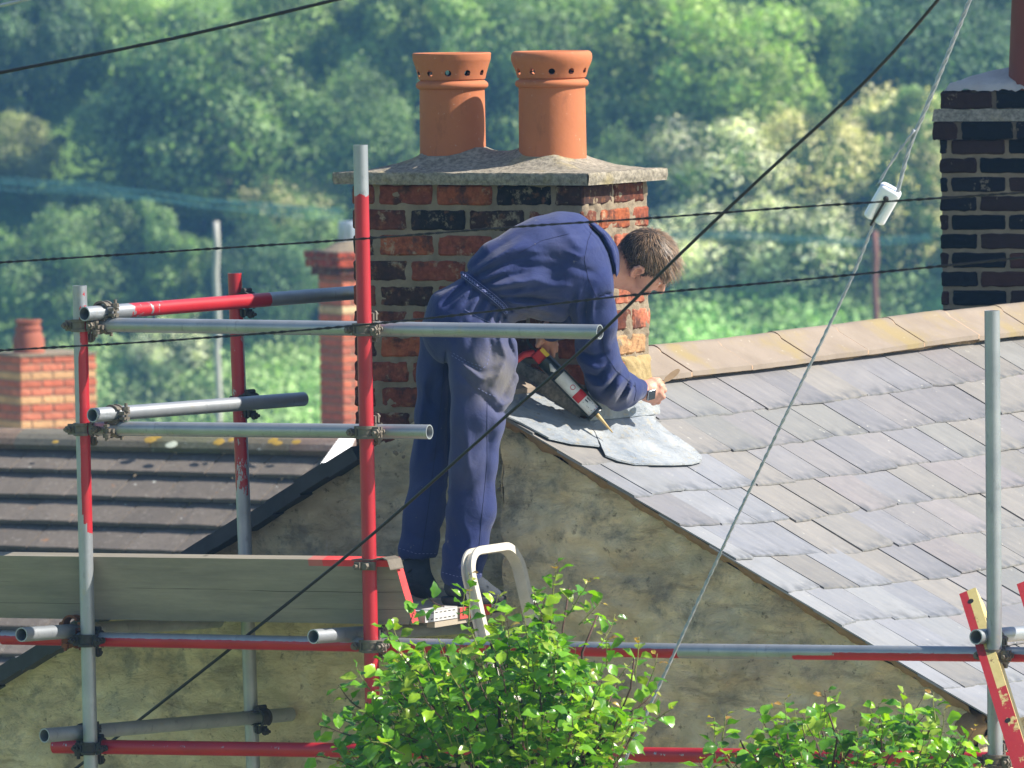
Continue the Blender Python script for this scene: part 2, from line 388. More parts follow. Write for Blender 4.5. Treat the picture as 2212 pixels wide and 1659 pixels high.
# slates
mb = MB(); R = np.random.default_rng(3)
gauge_u = .2142 * math.cos(math.atan(tanR)); wv = .262
pal = [srgb(122, 121, 123), srgb(125, 123, 124), srgb(126, 122, 123), srgb(123, 123, 121), srgb(119, 119, 123), srgb(127, 124, 120), srgb(124, 122, 119), srgb(114, 113, 116)]
bl = [srgb(129, 131, 136), srgb(133, 135, 138), srgb(125, 127, 133)]  # lighter bluish set for verge slates, with their glare put into the colour
row = 0; ub = UA + .15
rows = []
u0 = ub
while u0 < UE + .02:
    rows.append(u0); u0 += gauge_u
for ri, us in enumerate(rows):
    ue = us + gauge_u + .0
    vpos = VW - .055 + (0 if ri % 2 else -wv * .5) ; col_i = 0
    while vpos < 4.3:
        w = wv * (1 + R.uniform(-.04, .04)); v0 = max(vpos, VW - .05 + R.uniform(-.004, .004)); v1 = vpos + w - .004 - R.uniform(0, .003)
        vpos += w
        if v1 - v0 < .05: continue
        base = pal[R.integers(len(pal))]
        near = (v0 - VW) < .42 + .25 * R.random() and us > .1
        cc = bl[R.integers(3)] if near and R.random() < .9 else base
        k = R.uniform(.90, 1.07); cc = tuple(min(1, q * k * 1.0) for q in cc)
        ut = us - .10; dz = R.uniform(0, .0035); sk = R.uniform(-.006, .006); tilt = R.uniform(-.003, .003)
        nseg = 8; ue2 = ue + R.uniform(-.006, .006); uo = R.uniform(0, 50); vo = R.uniform(0, 50)
        if ri == len(rows) - 1: ue2 = ue
        T, B = [], []; uvt, uvb = [], []
        for s_ in range(nseg + 1):
            f = s_ / nseg; vv = v0 + (v1 - v0) * f
            j = R.normal(0, .0013) - (.010 * R.random() if s_ in (0, nseg) and R.random() < .3 else 0)
            uu = ue2 + sk * (f - .5) * 2 + j
            T.append((vv, ut, .0015 + tilt * f)); B.append((vv, uu, .0095 + dz + tilt * f))
            uvt.append((f + uo, 1.0 + vo)); uvb.append((f + uo, 0 + vo))
        lift = lambda q: H(q[1], q[0], roof_z(q[1], q[0]) + q[2])
        th = .0055
        vs = [lift(q) for q in T] + [lift(q) for q in B] + [lift((q[0], q[1], q[2] - th)) for q in B] + [lift((q[0], q[1], q[2] - th)) for q in T]
        n = nseg + 1; fs = []; us_ = []
        def uvq(*ids): return [(uvt + uvb + uvb + uvt)[i_] for i_ in ids]
        for s_ in range(nseg):
            f = (s_, n + s_, n + s_ + 1, s_ + 1); fs.append(f[::-1] if False else f); us_.append([(x_[0] , x_[1] - vo) for x_ in uvq(*f)])
            f = (n + s_, 2 * n + s_, 2 * n + s_ + 1, n + s_ + 1); fs.append(f); us_.append([(x_[0], x_[1] - vo) for x_ in uvq(*f)])
        for a_, b_ in ((0, 1), (nseg, -1)):
            f = (a_, 3 * n + a_, 2 * n + a_, n + a_); fs.append(f if b_ == 1 else f[::-1]); us_.append([(x_[0], x_[1] - vo) for x_ in uvq(*f)])
        mb.add(vs, fs, cc, us_)
roof = mb.build('slate_roof', MAT_SLATE, house)
bm = bmesh.new(); bm.from_mesh(roof.data); bmesh.ops.recalc_face_normals(bm, faces=bm.faces); bm.to_mesh(roof.data); bm.free()
# boarding under the slates, so no light comes through
mb = MB()
grid(mb, lambda s, t: H(UA + (UE - UA + .03) * s, VW - .02 + 4.6 * t, roof_z(UA + (UE - UA + .03) * s, VW - .02 + 4.6 * t) - .013), 30, 30)
mb.build('roof_boarding', MAT_BITUMEN, house)

# ridge tiles
mb = MB(); mseam = MB(); vr = -.30
R = np.random.default_rng(5)
while vr < 4.6:
    L = .455; g = .006; prof = []
    wing, rr = .150, .045
    # right wing from ridge top downwards, rounded crown
    for k in range(9):
        t = -60 + 120 * k / 8
        prof.append((rr * math.sin(rad(t)), rr * math.cos(rad(t)) - rr))
    rx, rz = prof[-1]; s30 = .56
    prof.append((rx + wing * .8, rz - wing * .8 * s30)); prof.insert(0, (-rx - wing * .8, rz - wing * .8 * s30))
    dz = R.uniform(-.004, .004); rot = R.uniform(-.004, .004)
    def pt(v, q, t): return H(UA + q[0], v, roof_z(UA, v) + .050 + dz + rot * (v - vr) + q[1] + t)
    for (va, vb, mm, th, grow) in ((vr + g / 2, vr + L - g / 2, mb, .017, 0), (vr + L - g / 2 - .003, vr + L + g / 2 + .003, mseam, .014, -.0025)):
        if mm is mseam:
            pp = [(x_, z_ - .0015) for x_, z_ in prof]
        else: pp = prof
        n = len(pp); st = 7 if mm is mb else 1; vs = []
        for i in range(st + 1):
            v_ = va + (vb - va) * i / st
            jj = nz(v_, 0, 0, 20) * .0015
            vs += [pt(v_, q, jj) for q in pp] + [pt(v_, q, jj - th) for q in pp]
        fs = []
        for i in range(st):
            b0, b1 = i * 2 * n, (i + 1) * 2 * n
            for k in range(n - 1):
                fs.append((b0 + k, b0 + k + 1, b1 + k + 1, b1 + k)); fs.append((b0 + n + k, b1 + n + k, b1 + n + k + 1, b0 + n + k + 1))
            fs.append((b0 + n - 1, b0 + 2 * n - 1, b1 + 2 * n - 1, b1 + n - 1)); fs.append((b0, b1, b1 + n, b0 + n))
        for k in range(n - 1):
            fs.append((k, n + k, n + k + 1, k + 1)); e = st * 2 * n; fs.append((e + k, e + k + 1, e + n + k + 1, e + n + k))
        mm.add(vs, fs)
    vr += L
rt_ = mb.build('ridge_tiles', MAT_RIDGE, house); auto_smooth(rt_, 50)
mseam.build('ridge_seams', MAT_SEAM, house)
mb = MB()   # bedding mortar under the ridge wings
def bed(s, t):
    v = -.28 + 4.8 * s; ku = .118 + .012 * nz(v, 0, 0, 5) + .005 * nz(v, 4, 0, 40)
    gone = 1 if nz(v, 0, 0, 2.3) > -.18 else .25
    return H(UA + ku * gone + .012 * (1 - t), v, roof_z(UA + .125, v) - .012 + .034 * t)
grid(mb, bed, 700, 3)
mb.build('ridge_bedding', MAT_SEAM, house)

# ---------------------------------------------------------------- chimney stack
BR = {'r': srgb(138, 78, 60), 'o': srgb(160, 92, 62), 'd': srgb(106, 64, 52), 'k': srgb(40, 37, 38), 'b': srgb(72, 52, 46), 'p': srgb(176, 108, 84), 'y': srgb(186, 150, 110)}
def brick(mb, o, a, b, c, colr, seed, jit=.0025, rowdisp=0):
    bm = bmesh.new(); bmesh.ops.create_cube(bm, size=1)
    bmesh.ops.bevel(bm, geom=bm.edges[:], offset=.055, segments=1, affect='EDGES')
    bmesh.ops.subdivide_edges(bm, edges=[e for e in bm.edges if e.calc_length() > .5], cuts=5, use_grid_fill=True)
    o, a, b, c = map(np.array, (o, a, b, c)); la, lb, lc = (np.linalg.norm(q) for q in (a, b, c)); vs = []
    ch = .055
    for v_ in bm.verts:
        q = []
        for co_, ln in zip(v_.co, (la, lb, lc)):   # keep the chamfer the same width on every edge
            t = co_ + .5
            if abs(t - ch) < 1e-3: t = .006 / ln
            elif abs(t - 1 + ch) < 1e-3: t = 1 - .006 / ln
            q.append(t)
        p = o + a * q[0] + b * q[1] + c * q[2]
        p = p + np.array([noise.noise(Vector((p[0] * 38 + seed * 3.1, p[1] * 38 + k * 17, p[2] * 38))) for k in range(3)]) * jit * 1.6
        vs.append(p)
    bm.verts.index_update(); mb.add(vs, [tuple(v_.index for v_ in f.verts) for f in bm.faces], colr); bm.free()
def brick_stack(mbb, mbm, corner, du, dv, W_, D_, z0, z1, ch, sl, joint, colf, mort=None, phase=0, jit=.0025, mrt_amp=.006):
    """corner: world xyz of the edge nearest the camera; W_ runs along -du (left), D_ along dv (right, away)"""
    rows_ = int(round((z1 - z0) / ch))
    for r in range(rows_):
        zt_ = z1 - r * ch; zb_ = zt_ - ch + joint; hh = np.array([0, 0, zt_ - zb_ - .0])
        odd = (r + phase) % 2
        # left face bricks
        x = 0.0; i = 0; hd = .105
        while x < W_ - .01:
            w = hd if (i == 0 and not odd) else sl - joint
            w = min(w, W_ - x)
            if w > .03:
                depth = (hd if odd else .0) or hd
                c_ = colf('L', r, i); R_ = random.Random(r * 31 + i)
                pr = R_.uniform(-.001, .003)
                # a corner brick runs back along dv as a header or stretcher
                dep = hd if (i > 0 or odd) else (sl - joint)
                o_ = corner - du * (x + w) + Z * zb_ - dv * pr
                brick(mbb, o_, du * (w + (pr if i == 0 else 0)), dv * (dep + pr), hh, c_, r * 7 + i, jit)
            x += w + joint; i += 1
        # right face bricks after the corner brick
        y = (hd if odd else sl - joint) + joint; i = 1
        while y < D_ - .01:
            w = min(sl - joint, D_ - y)
            if w > .03:
                pr = random.Random(r * 77 + i).uniform(-.001, .003)
                o_ = corner - du * hd + dv * y + Z * zb_
                brick(mbb, o_, du * (hd + pr), dv * w, hh, colf('R', r, i), r * 13 + i + 500, jit)
            y += w + joint; i += 1
        # hidden faces: plain bricks
        mbb.box(corner - du * W_ + dv * (hd + .01) + Z * zb_, du * .1, dv * (D_ - hd - .01), hh, colf('L', r, 9))
        mbb.box(corner - du * (W_ - .1) + dv * (D_ - .1) + Z * zb_, du * (W_ - .21), dv * .1, hh, colf('L', r, 8))
    # mortar core with an uneven skin
    ins = .0065
    def skin(base, ea, eb, nrm, na, nb):
        def P(s, t):
            p = base + ea * s + eb * t
            zz = (p[2] - z0) / (z1 - z0)
            k = mrt_amp * (1 + (mort(zz) if mort else 0)) * (max(0, nz(p[0], p[1], p[2], 17)) * 1.7 + .5 * nz(p[0], p[1], p[2], 60))
            edge = min(1, 12 * min(s, 1 - s) * np.linalg.norm(ea) / .1)
            return p + nrm * (k * edge - ins)
        grid(mbm, P, na, nb)
    hz = np.array([0, 0, z1 - z0])
    skin(corner - du * (W_ - .008) + Z * z0, du * (W_ - .014), hz, -dv, int(W_ / .007), int((z1 - z0) / .007))
    mrt_amp *= 1.7
    skin(corner + dv * .006 + Z * z0, dv * (D_ - .012), hz, du, int(D_ / .007), int((z1 - z0) / .007))
    mbm.box(corner - du * (W_ - .012) + dv * .02 + Z * z0, du * (W_ - .032), dv * (D_ - .03), hz)

CW, CD_, CTOP = .895, .475, uv(pv(1265, 401, 0))[2]
LC = {0: 'brokdb', 1: 'dbkdrd', 2: 'dorrkd', 3: 'brbrdo', 4: 'rrdbrd', 5: 'dbrdrr', 6: 'rdbodr', 7: 'odrrbd', 8: 'rodrdr', 9: 'drrdod', 10: 'rdrddr', 11: 'drrdrd'}
LC[0] = 'bkorrd'; LC[1] = 'dbkddr'; LC[2] = 'rdrokd'; LC[3] = 'ddrbrd'; LC[4] = 'rdrbrd'
RC = {0: 'bdb', 1: 'por', 2: 'opr', 3: 'rop', 4: 'opd', 5: 'ydp', 6: 'pyd', 7: 'ypo', 8: 'oyp', 9: 'ypo', 10: 'pyo', 11: 'yyp'}
def colf(side, r, i):
    s = (LC if side == 'L' else RC).get(r, 'drdrdr'); k = BR[s[min(i, len(s) - 1)]]
    rr = random.Random(r * 101 + i * 7 + (side == 'R')).uniform(.85, 1.15)
    return tuple(min(1, q * rr) for q in k)
mbb, mbm = MB(), MB()
brick_stack(mbb, mbm, np.zeros(3), U, V, CW, CD_, CTOP - 12 * .0862, CTOP, .0862, .2285, .0185, colf, mort=lambda z: max(0, .62 - z) * 2.6)
chim = mbb.build('chimney', MAT_BRICK, house)
mort = mbm.build('mortar', MAT_MORTAR, chim, True)
# capping slab with haunching
zc = CTOP; TH = .043; ov = .045
mb = MB()
PU = [-.638, -.254]; PVc = .232
PU = [uv(pv(978, 300, PVc))[0], uv(pv(1193.6, 300, PVc))[0]]
def hmound(u, v):
    du_ = min(u + CW + ov, ov - u); dv_ = min(v + ov, CD_ + ov - v); e = min(du_ * .8, dv_)
    t_ = min(1, max(0, (e - .02) / .23)); h = .064 * t_ * t_ * (2.2 - 1.2 * t_)
    d0 = min(math.hypot(u - p, v - PVc) for p in PU)
    h += .014 * math.exp(-max(0, d0 - .115) / .03)
    return h + .003 * nz(u, v, 0, 18) + .0015 * nz(u, v, 0, 60)
nu_, nv_ = 110, 64
def topP(s, t):
    u = -CW - ov + (CW + 2 * ov) * s; v = -ov + (CD_ + 2 * ov) * t
    ju = nz(u, v, 1, 25) * .006 if s in (0, 1) else 0; jv = nz(u, v, 2, 25) * .006 if t in (0, 1) else 0
    return H(u + ju, v + jv, zc + TH + hmound(u, v))
grid(mb, topP, nu_, nv_)
def side(fn, n):
    def P(s, t):
        p = np.array(fn(s)); z = zc + .002 + (TH + hmound(*uv(p)[:2]) - .002) * t
        k = (nz(p[0], p[1], z, 40) * .004 + nz(p[0], p[1], z, 110) * .003) * (1 if 0 < t < 1 else .3) + (.004 if .3 < t < .9 else 0)
        nrm = fn(None); return np.array([p[0], p[1], z]) + nrm * k
    grid(mb, P, n, 6, flip=True)
def fn1(s): return -V if s is None else H(ov - (CW + 2 * ov) * s, -ov, 0)
def fn2(s): return U if s is None else H(ov, CD_ + ov - (CD_ + 2 * ov) * s, 0)
def fn3(s): return -U if s is None else H(-CW - ov, -ov + (CD_ + 2 * ov) * s, 0)
def fn4(s): return V if s is None else H(-CW - ov + (CW + 2 * ov) * s, CD_ + ov, 0)
side(fn1, 160); side(fn2, 90); side(fn3, 60); side(fn4, 60)
mb.add([H(-CW - ov, -ov, zc + .002), H(ov, -ov, zc + .002), H(ov, CD_ + ov, zc + .002), H(-CW - ov, CD_ + ov, zc + .002)], [(3, 2, 1, 0)])
cap = mb.build('cement_cap', MAT_CEMENT, chim); auto_smooth(cap, 55)

MAT_POTIN = simple('dark pot lining', (.012, .010, .010), .95, 0, .3, 20, .3)  # near black for the inner faces, seen through the crown holes
def pot(name, u, kind, parent, s=1.0):
    zb = zc + TH + .038; prof = []
    Hh = uv(pv(978 if kind else 1193, 114 if kind else 110, PVc))[2] - zb
    k = Hh
    if kind:   # sharply flared crown with a thin lip
        prof = [(.113, 0), (.1115, k * .5), (.111, k * .655), (.120, k * .668), (.1235, k * .683), (.1235, k * .705), (.120, k * .72), (.113, k * .735), (.109, k * .742),
                (.1095, k * .748), (.114, k * .752), (.118, k * .80), (.125, k * .87), (.1315, k * .925), (.133, k * .935), (.1345, k * .99), (.132, k * 1.0),
                (.112, k * 1.0), (.107, k * .99), (.098, k * .82), (.094, k * .7), (.094, 0)]
    else:      # rounded, fatter crown
        prof = [(.115, 0), (.1135, k * .5), (.113, k * .665), (.121, k * .675), (.1245, k * .69), (.1245, k * .712), (.121, k * .727), (.113, k * .738), (.1105, k * .745),
                (.111, k * .75), (.116, k * .756), (.119, k * .78), (.124, k * .83), (.132, k * .875), (.1365, k * .91), (.138, k * .94), (.137, k * .97), (.132, k * .992), (.126, k * 1.0),
                (.112, k * 1.0), (.107, k * .99), (.099, k * .82), (.095, k * .7), (.095, 0)]
    # resample the profile more finely on the crown so the holes cut cleanly
    mb = MB(); mb.lathe(prof, 88); n = 88
    mb.add([(prof[0][0] * math.cos(2 * math.pi * i / n), prof[0][0] * math.sin(2 * math.pi * i / n), 0) for i in range(n)] +
           [(prof[-1][0] * math.cos(2 * math.pi * i / n), prof[-1][0] * math.sin(2 * math.pi * i / n), 0) for i in range(n)],
           [((i + 1) % n, i, n + i, n + (i + 1) % n) for i in range(n)])
    o = mb.build(name, MAT_POT, None)
    bm = bmesh.new(); bm.from_mesh(o.data); bmesh.ops.remove_doubles(bm, verts=bm.verts, dist=1e-5); bmesh.ops.recalc_face_normals(bm, faces=bm.faces); bm.to_mesh(o.data); bm.free()
    cut = MB()
    for i in range(11):
        t = 2 * math.pi * (i + (.18 if kind else .36)) / 11 + A; zz = k * (.812 if kind else .818)
        dd = np.array([math.cos(t), math.sin(t), -.12]); cut.tube(dd * .07 + [0, 0, zz + .014], dd * .16 + [0, 0, zz + .014], .0112, 16)
    co_ = cut.build('cutter', None, None)
    md = o.modifiers.new('b', 'BOOLEAN'); md.object = co_; md.operation = 'DIFFERENCE'; md.solver = 'EXACT'
    dg = bpy.context.evaluated_depsgraph_get(); me2 = bpy.data.meshes.new_from_object(o.evaluated_get(dg)); o.modifiers.clear(); o.data = me2
    cm = co_.data; bpy.data.objects.remove(co_); bpy.data.meshes.remove(cm)
    o.data.materials.append(MAT_POTIN)
    for f in o.data.polygons:
        r_ = math.hypot(f.center[0], f.center[1])
        if r_ < .1085 and (f.normal[0] * f.center[0] + f.normal[1] * f.center[1]) < 0: f.material_index = 1
    auto_smooth(o, 38)
    o.parent = parent; o.location = H(u, PVc, zb)
    return o
tag(pot('chimney_pot', PU[0], 1, chim), 'terracotta pot with a sharply flared holed crown'); tag(pot('chimney_pot', PU[1], 0, chim), 'terracotta pot with a fat rounded holed crown')
# cement fillet and stained base of the left face, lead soakers and apron
mb = MB()
def base_skirt(s, t):
    u = -.60 + .60 * s; top = uv(pv(1265 - (1 - s) * 95, 868 + 20 * (1 - s), -.02))[2]
    z0_ = roof_z(u, -.03) - .03; top = z0_ + .11 + .018 * nz(u, 0, 0, 12) + .02 * s
    z = z0_ + (top - z0_) * t
    return H(u + .0 * t, -.052 + .030 * t + .005 * nz(u, 0, z, 25), z)
grid(mb, base_skirt, 60, 14)
grid(mb, lambda s, t: base_skirt(s, 1) + V * .04 * t, 60, 3)
mb.build('base_fillet', MAT_CEMENT, chim, True)

mb = MB()
def lump(s, t):
    v = .27 + .20 * s; z = CTOP - .86 + .10 * 0 + .13 * t + .14; e_ = min(s, 1 - s, t, 1 - t)
    return H(-.006 + .026 * min(1, e_ * 5 + .25 * nz(0, v, z, 22)) ** .6 * (1 if 0 < s < 1 and 0 < t < 1 else 0) + .004 * nz(0, v, z, 50), v, z)
grid(mb, lump, 34, 26)
m = M('ochre mortar', .95, spec=.1); m.color(m.mix(m.noise(20, 6, .7), (.20, .14, .05), (.46, .36, .20))); m.bump(m.noise(60, 6, .7), .9, .005)
mb.build('mortar_lump', m.m, chim, True)
def roofpt(u, v, h=0.0): return H(u, v, roof_z(u, v) + h)
mb = MB()
# apron over the verge and slates: (u,v) outline drawn on the roof plane
def on_roof(x, y, h=.03):
    lo, hi = 25.0, 36.0; d = ray(x, y); best = None
    for k in range(60):
        mid = (lo + hi) / 2; p = CAM + d * mid; u, v, z = uv(p)
        if z > (roof_z(u, max(v, VW)) if u > UA else left_z(u)) + h: lo = mid
        else: hi = mid
    return uv(CAM + d * lo)[:2]
outline = [(1050, 884), (1085, 893), (1130, 915), (1185, 945), (1235, 957), (1290, 962), (1318, 968), (1308, 982), (1335, 994), (1372, 1001), (1415, 1004), (1455, 1003), (1495, 1001), (1515, 996), (1516, 985), (1500, 970), (1470, 953), (1440, 940), (1425, 934)]
ol = [on_roof(x, y, .02) for x, y in outline]
inner = [(-.30, -.30), (-.28, -.20), (-.24, -.07), (-.14, -.035), (-.06, -.03), (.0, -.025), (.005, -.02), (.006, 0), (.008, .04), (.008, .10), (.008, .16), (.008, .22), (.008, .28), (.008, .33), (.008, .37), (.008, .41), (.008, .44), (.008, .46), (.008, .48)]
nO = len(ol); K = 16; vs = []
for i, (a_, b_) in enumerate(zip(ol, inner)):
    for k in range(K + 1):
        t = k / K; u = a_[0] * (1 - t) + b_[0] * t; v = a_[1] * (1 - t) + b_[1] * t
        h = .021 + .004 * nz(u, v, 0, 14) + .011 * (1 - min(1, abs(nz(u, v, 0, 6.5)) * 5)) * math.sin(math.pi * t) + .006 * (1 - min(1, abs(nz(u, v, 4, 15)) * 4)) * math.sin(math.pi * t) + (.004 if k == 0 else .0) * nz(u, v, 0, 60) + .055 * max(0, t - .70) ** 1.5
        zz = max(roof_z(u, max(v, VW)) if u > UA + .0 else ZA - .05 * (UA - u), -9) + h
        vs.append(H(u, v, zz))
fs = [(i * (K + 1) + k, i * (K + 1) + k + 1, (i + 1) * (K + 1) + k + 1, (i + 1) * (K + 1) + k) for i in range(nO - 1) for k in range(K)]
n0 = len(vs); th = .006
vs += [p - Z * th for p in vs]
fs2 = [tuple(n0 + i for i in f[::-1]) for f in fs]
fs3 = [(i * (K + 1), (i + 1) * (K + 1), n0 + (i + 1) * (K + 1), n0 + i * (K + 1)) for i in range(nO - 1)] + [(k + 1, k, n0 + k, n0 + k + 1) for k in range(K)]
mb.add(vs, fs + fs2 + fs3)
lead = mb.build('lead_apron', MAT_LEAD, house)
bm = bmesh.new(); bm.from_mesh(lead.data); bmesh.ops.recalc_face_normals(bm, faces=bm.faces)
bm.to_mesh(lead.data); bm.free(); auto_smooth(lead, 50)
# upstand against the lit face
mb = MB()
def ups(s, t):
    v = -.01 + .505 * s; zb_ = roof_z(0, v) + .02; zt_ = zb_ + .150 - .035 * s + .004 * nz(v, 0, 0, 12)
    z = zb_ + (zt_ - zb_) * t
    return H(.012 + .010 * (1 - t) + .003 * nz(0, v, z, 18) + .0016 * nz(0, v, z, 60), v, z)
grid(mb, ups, 60, 18)
grid(mb, lambda s, t: ups(s, 1) - U * .014 * t, 60, 1)
grid(mb, lambda s, t: ups(1, s) - U * .03 * t, 12, 1)
def upl(s, t):
    u = -.34 + .36 * s; zb_ = roof_z(u, -.05) + .015; zt_ = zb_ + .085 + .03 * s
    return H(u, -.060 + .012 * t + .003 * nz(u, 5, t, 20), zb_ + (zt_ - zb_) * t)
mb.build('lead_upstand', MAT_LEAD, house, True)

# ================================================================ scaffold
m = M('galvanised tube with red paint', .42, 0, .5)
n1 = m.noise(9, 5, .6); n2 = m.noise(60, 5, .6, stretch=(1, 1, .3))
g = m.mix(n1, (.20, .225, .255), (.43, .45, .47)); g = m.mix(m.ramp(n2, [(.6, 0.0), (.72, .5)]), g, (.16, .17, .18))
g = m.mix(m.ramp(m.noise(13, 5, .6, off=(9, 2, 2)), [(.62, 0.0), (.7, .4)]), g, (.38, .33, .22))
r_ = m.mix(m.noise(7, 5), (.24, .009, .015), (.47, .024, .036)); r_ = m.mix(m.ramp(m.noise(25, 5, .7), [(.6, 0.0), (.7, .35)]), r_, (.22, .01, .015))
pa = m.attr('paint', 2)
msk = m.math('ADD', pa, m.math('MULTIPLY', m.math('SUBTRACT', m.noise(38, 6, .74, stretch=(1, 1, .35)), .5), 1.5))
msk = m.ramp(msk, [(.49, 0.0), (.52, 1.0)])
m.color(m.mix(msk, g, r_)); mm_ = m.math('MULTIPLY', m.math('SUBTRACT', 1.0, msk), .55); m.l(mm_, m.b.inputs['Metallic'])
m.rough(m.mix(msk, .42, .38)); m.bump(m.noise(90, 4, .6), .12, .002); MAT_TUBE = m.m
m = M('weathered coupler steel', .6, .35, .5)
m.color(m.mix(m.noise(30, 6, .65), (.055, .048, .040), (.22, .19, .15))); m.bump(m.noise(70, 5), .4, .003); MAT_CPL = m.m
m = M('rusty coupler steel', .85, 0, .3)
m.color(m.mix(m.noise(30, 6, .65), (.05, .022, .012), (.30, .11, .04))); m.bump(m.noise(70, 5), .5, .003); MAT_RUST = m.m
m = M('dark coupler steel', .7, .3, .4); m.color(m.mix(m.noise(30, 6, .65), (.02, .02, .022), (.07, .062, .055))); m.bump(m.noise(70, 5), .4, .003); MAT_CPLD = m.m

TR = .02415
def stube(name, p, q, label, paint=None, cat='scaffold tube', group=None, n=28, bow=0.0):
    p, q = np.array(p, float), np.array(q, float); d = q - p; L = np.linalg.norm(d); d /= L
    a = np.cross(d, Z); a = a / np.linalg.norm(a) if np.linalg.norm(a) > .05 else U.copy()
    a -= d * (a @ d); a /= np.linalg.norm(a); b = np.cross(d, a)
    m_ = max(2, int(L / .03)); vs = []; pt = []
    rings = [(i / m_, TR) for i in range(m_ + 1)]
    for s, r in [(0, .0203)] + [(0, TR)] + rings[1:-1] + [(1, TR), (1, .0203)]:
        for k in range(n):
            t = 2 * math.pi * k / n; nr = a * math.cos(t) + b * math.sin(t)
            bw = -up * bow * math.sin(math.pi * s)
            vs.append(p + d * L * s + nr * r + bw); pt.append(paint(s * L, nr) if paint else 0.0)
    nr_ = m_ + 3
    # inner wall
    for s in [i / m_ for i in range(m_, -1, -1)]:
        for k in range(n):
            t = 2 * math.pi * k / n; nr = a * math.cos(t) + b * math.sin(t)
            vs.append(p + d * L * s + nr * .0203 - up * bow * math.sin(math.pi * s)); pt.append(0)
    nr_ += m_ + 1
    idx = np.arange(n); fs = []
    for i in range(nr_ - 1):
        fs.append(np.c_[i * n + idx, i * n + (idx + 1) % n, (i + 1) * n + (idx + 1) % n, (i + 1) * n + idx])
    vs = np.array(vs); c0 = (p + q) / 2
    o = npmesh(name, vs - c0, np.concatenate(fs), MAT_TUBE, None, True, {'paint': ('POINT', np.array(pt))})
    auto_smooth(o, 45); o.location = c0
    return tag(o, label, cat, group)

VF = -1.05; VLg = VF + .0490            # standards of the front row, ledgers just behind them
G1, G2, G3 = 'upright scaffold tubes', 'lengthways scaffold tubes', 'cross scaffold tubes'
def ext(p, q, e0=0, e1=0):
    d = (q - p); d = d / np.linalg.norm(d); return p - d * e0, q + d * e1
toR = lambda nr: nr @ rt
# standards
S1 = ext(pv(172, 617, VF), pv(196.5, 1659, VF), 0, 5.2)
def p1(s, nr):   # the right side carries red paint down to 0.75 m
    side = nr @ (rt * .8 - fw * .6)
    if s < .09: return .35 if side > .5 and s > .03 else .1
    e = .15 + (.0 if s > .14 else .2)
    if s < .10 + .12: return .62 if side > .55 else .05
    return (1.0 if side > .28 else 0.0) if s < .72 + .12 * (side) else 0
stube('scaffold_standard', *S1, 'leftmost upright tube, galvanised with red paint down its right side', p1, group=G1)
VB = -.20
S2 = ext(pv(507, 590, VB), pv(547, 1659, VB), 0, 5.2)
def p2(s, nr):
    if s < .62: return .70
    if s < .78: return .66 - (s - .62) * 2.2
    return .12
stube('scaffold_standard', *S2, 'upright tube behind the left bay, flaking red top and grey foot', lambda s, nr: p2(s, nr) * (1 if nr @ rt < .75 or s < .2 else .35), group=G1)
S3 = ext(pv(778.6, 313, VF), pv(802, 1425, VF), 0, 5.6)
stube('scaffold_standard', *S3, 'solid red upright tube with bare grey top in front of the chimney', lambda s, nr: 1.02 if s > .17 else .0, group=G1)
S4 = ext(pv(2143, 671, VF), pv(2150, 1659, VF), 0, 5.2)
stube('scaffold_standard', *S4, 'plain galvanised upright tube in front of the slates at the right', None, group=G1)
def atx(T, x, plane_v=None):
    """point on the line of tube T that projects to picture column x"""
    lo, hi = -8.0, 8.0; p, q = T
    f = lambda t: (lambda P: 1106 + F * ((P - CAM) @ rt) / ((P - CAM) @ fw))(p + (q - p) * t) - x
    if f(lo) > f(hi): lo, hi = hi, lo
    for _ in range(60):
        mid = (lo + hi) / 2
        if f(mid) < 0: lo = mid
        else: hi = mid
    return p + (q - p) * mid
def aty(T, y):
    lo, hi = -2.0, 3.0; p, q = T
    f = lambda t: (lambda P: 829.5 - F * ((P - CAM) @ up) / ((P - CAM) @ fw))(p + (q - p) * t) - y
    if f(lo) > f(hi): lo, hi = hi, lo
    for _ in range(60):
        mid = (lo + hi) / 2
        if f(mid) < 0: lo = mid
        else: hi = mid
    return p + (q - p) * mid
# ledgers
L1 = (pv(166, 701, VLg), pv(1296, 717, VLg))
stube('scaffold_ledger', *L1, 'grey tube crossing in front of the man, open end at his elbow', lambda s, nr: .08, group=G2)
L2 = (pv(170, 925, VLg), pv(928, 933, VLg))
stube('scaffold_ledger', *L2, 'grey tube behind the red upright, open end beside his thigh', lambda s, nr: .05, group=G2)
L3 = (pv(6, 1377, VLg), pv(1469, 1406, VLg)); L3b = (L3[1], pv(2300, 1415, VLg))
upm = lambda nr: nr[2]
stube('scaffold_ledger', *L3, 'tube under the boards, red below and bare grey on top', lambda s, nr: .85 if (upm(nr) < .25) else .12, group=G2)
def p3b(s, nr): return .9 if (s > .55 and upm(nr) < .05) or (s > .42 and upm(nr) < -.35) else .06
stube('scaffold_ledger', L3[1] + (L3[1] - L3[0]) / np.linalg.norm(L3[1] - L3[0]) * .0, L3b[1], 'grey and red tube running right from the tree to the plain upright', p3b, group=G2)
L4 = (pv(117, 1612, VLg), pv(1434, 1630.5, VLg)); L4b = (L4[1], pv(2300, 1643, VLg))
stube('scaffold_ledger', *L4, 'lowest red tube, from the bottom left corner to the tree', lambda s, nr: .82 if abs(nr[2] - .25) > .2 else .68, group=G2)
stube('scaffold_ledger', *L4b, 'lowest red tube, passing behind the small tree at the right', lambda s, nr: .9 if abs(nr[2] - .2) > .2 else .66, group=G2)
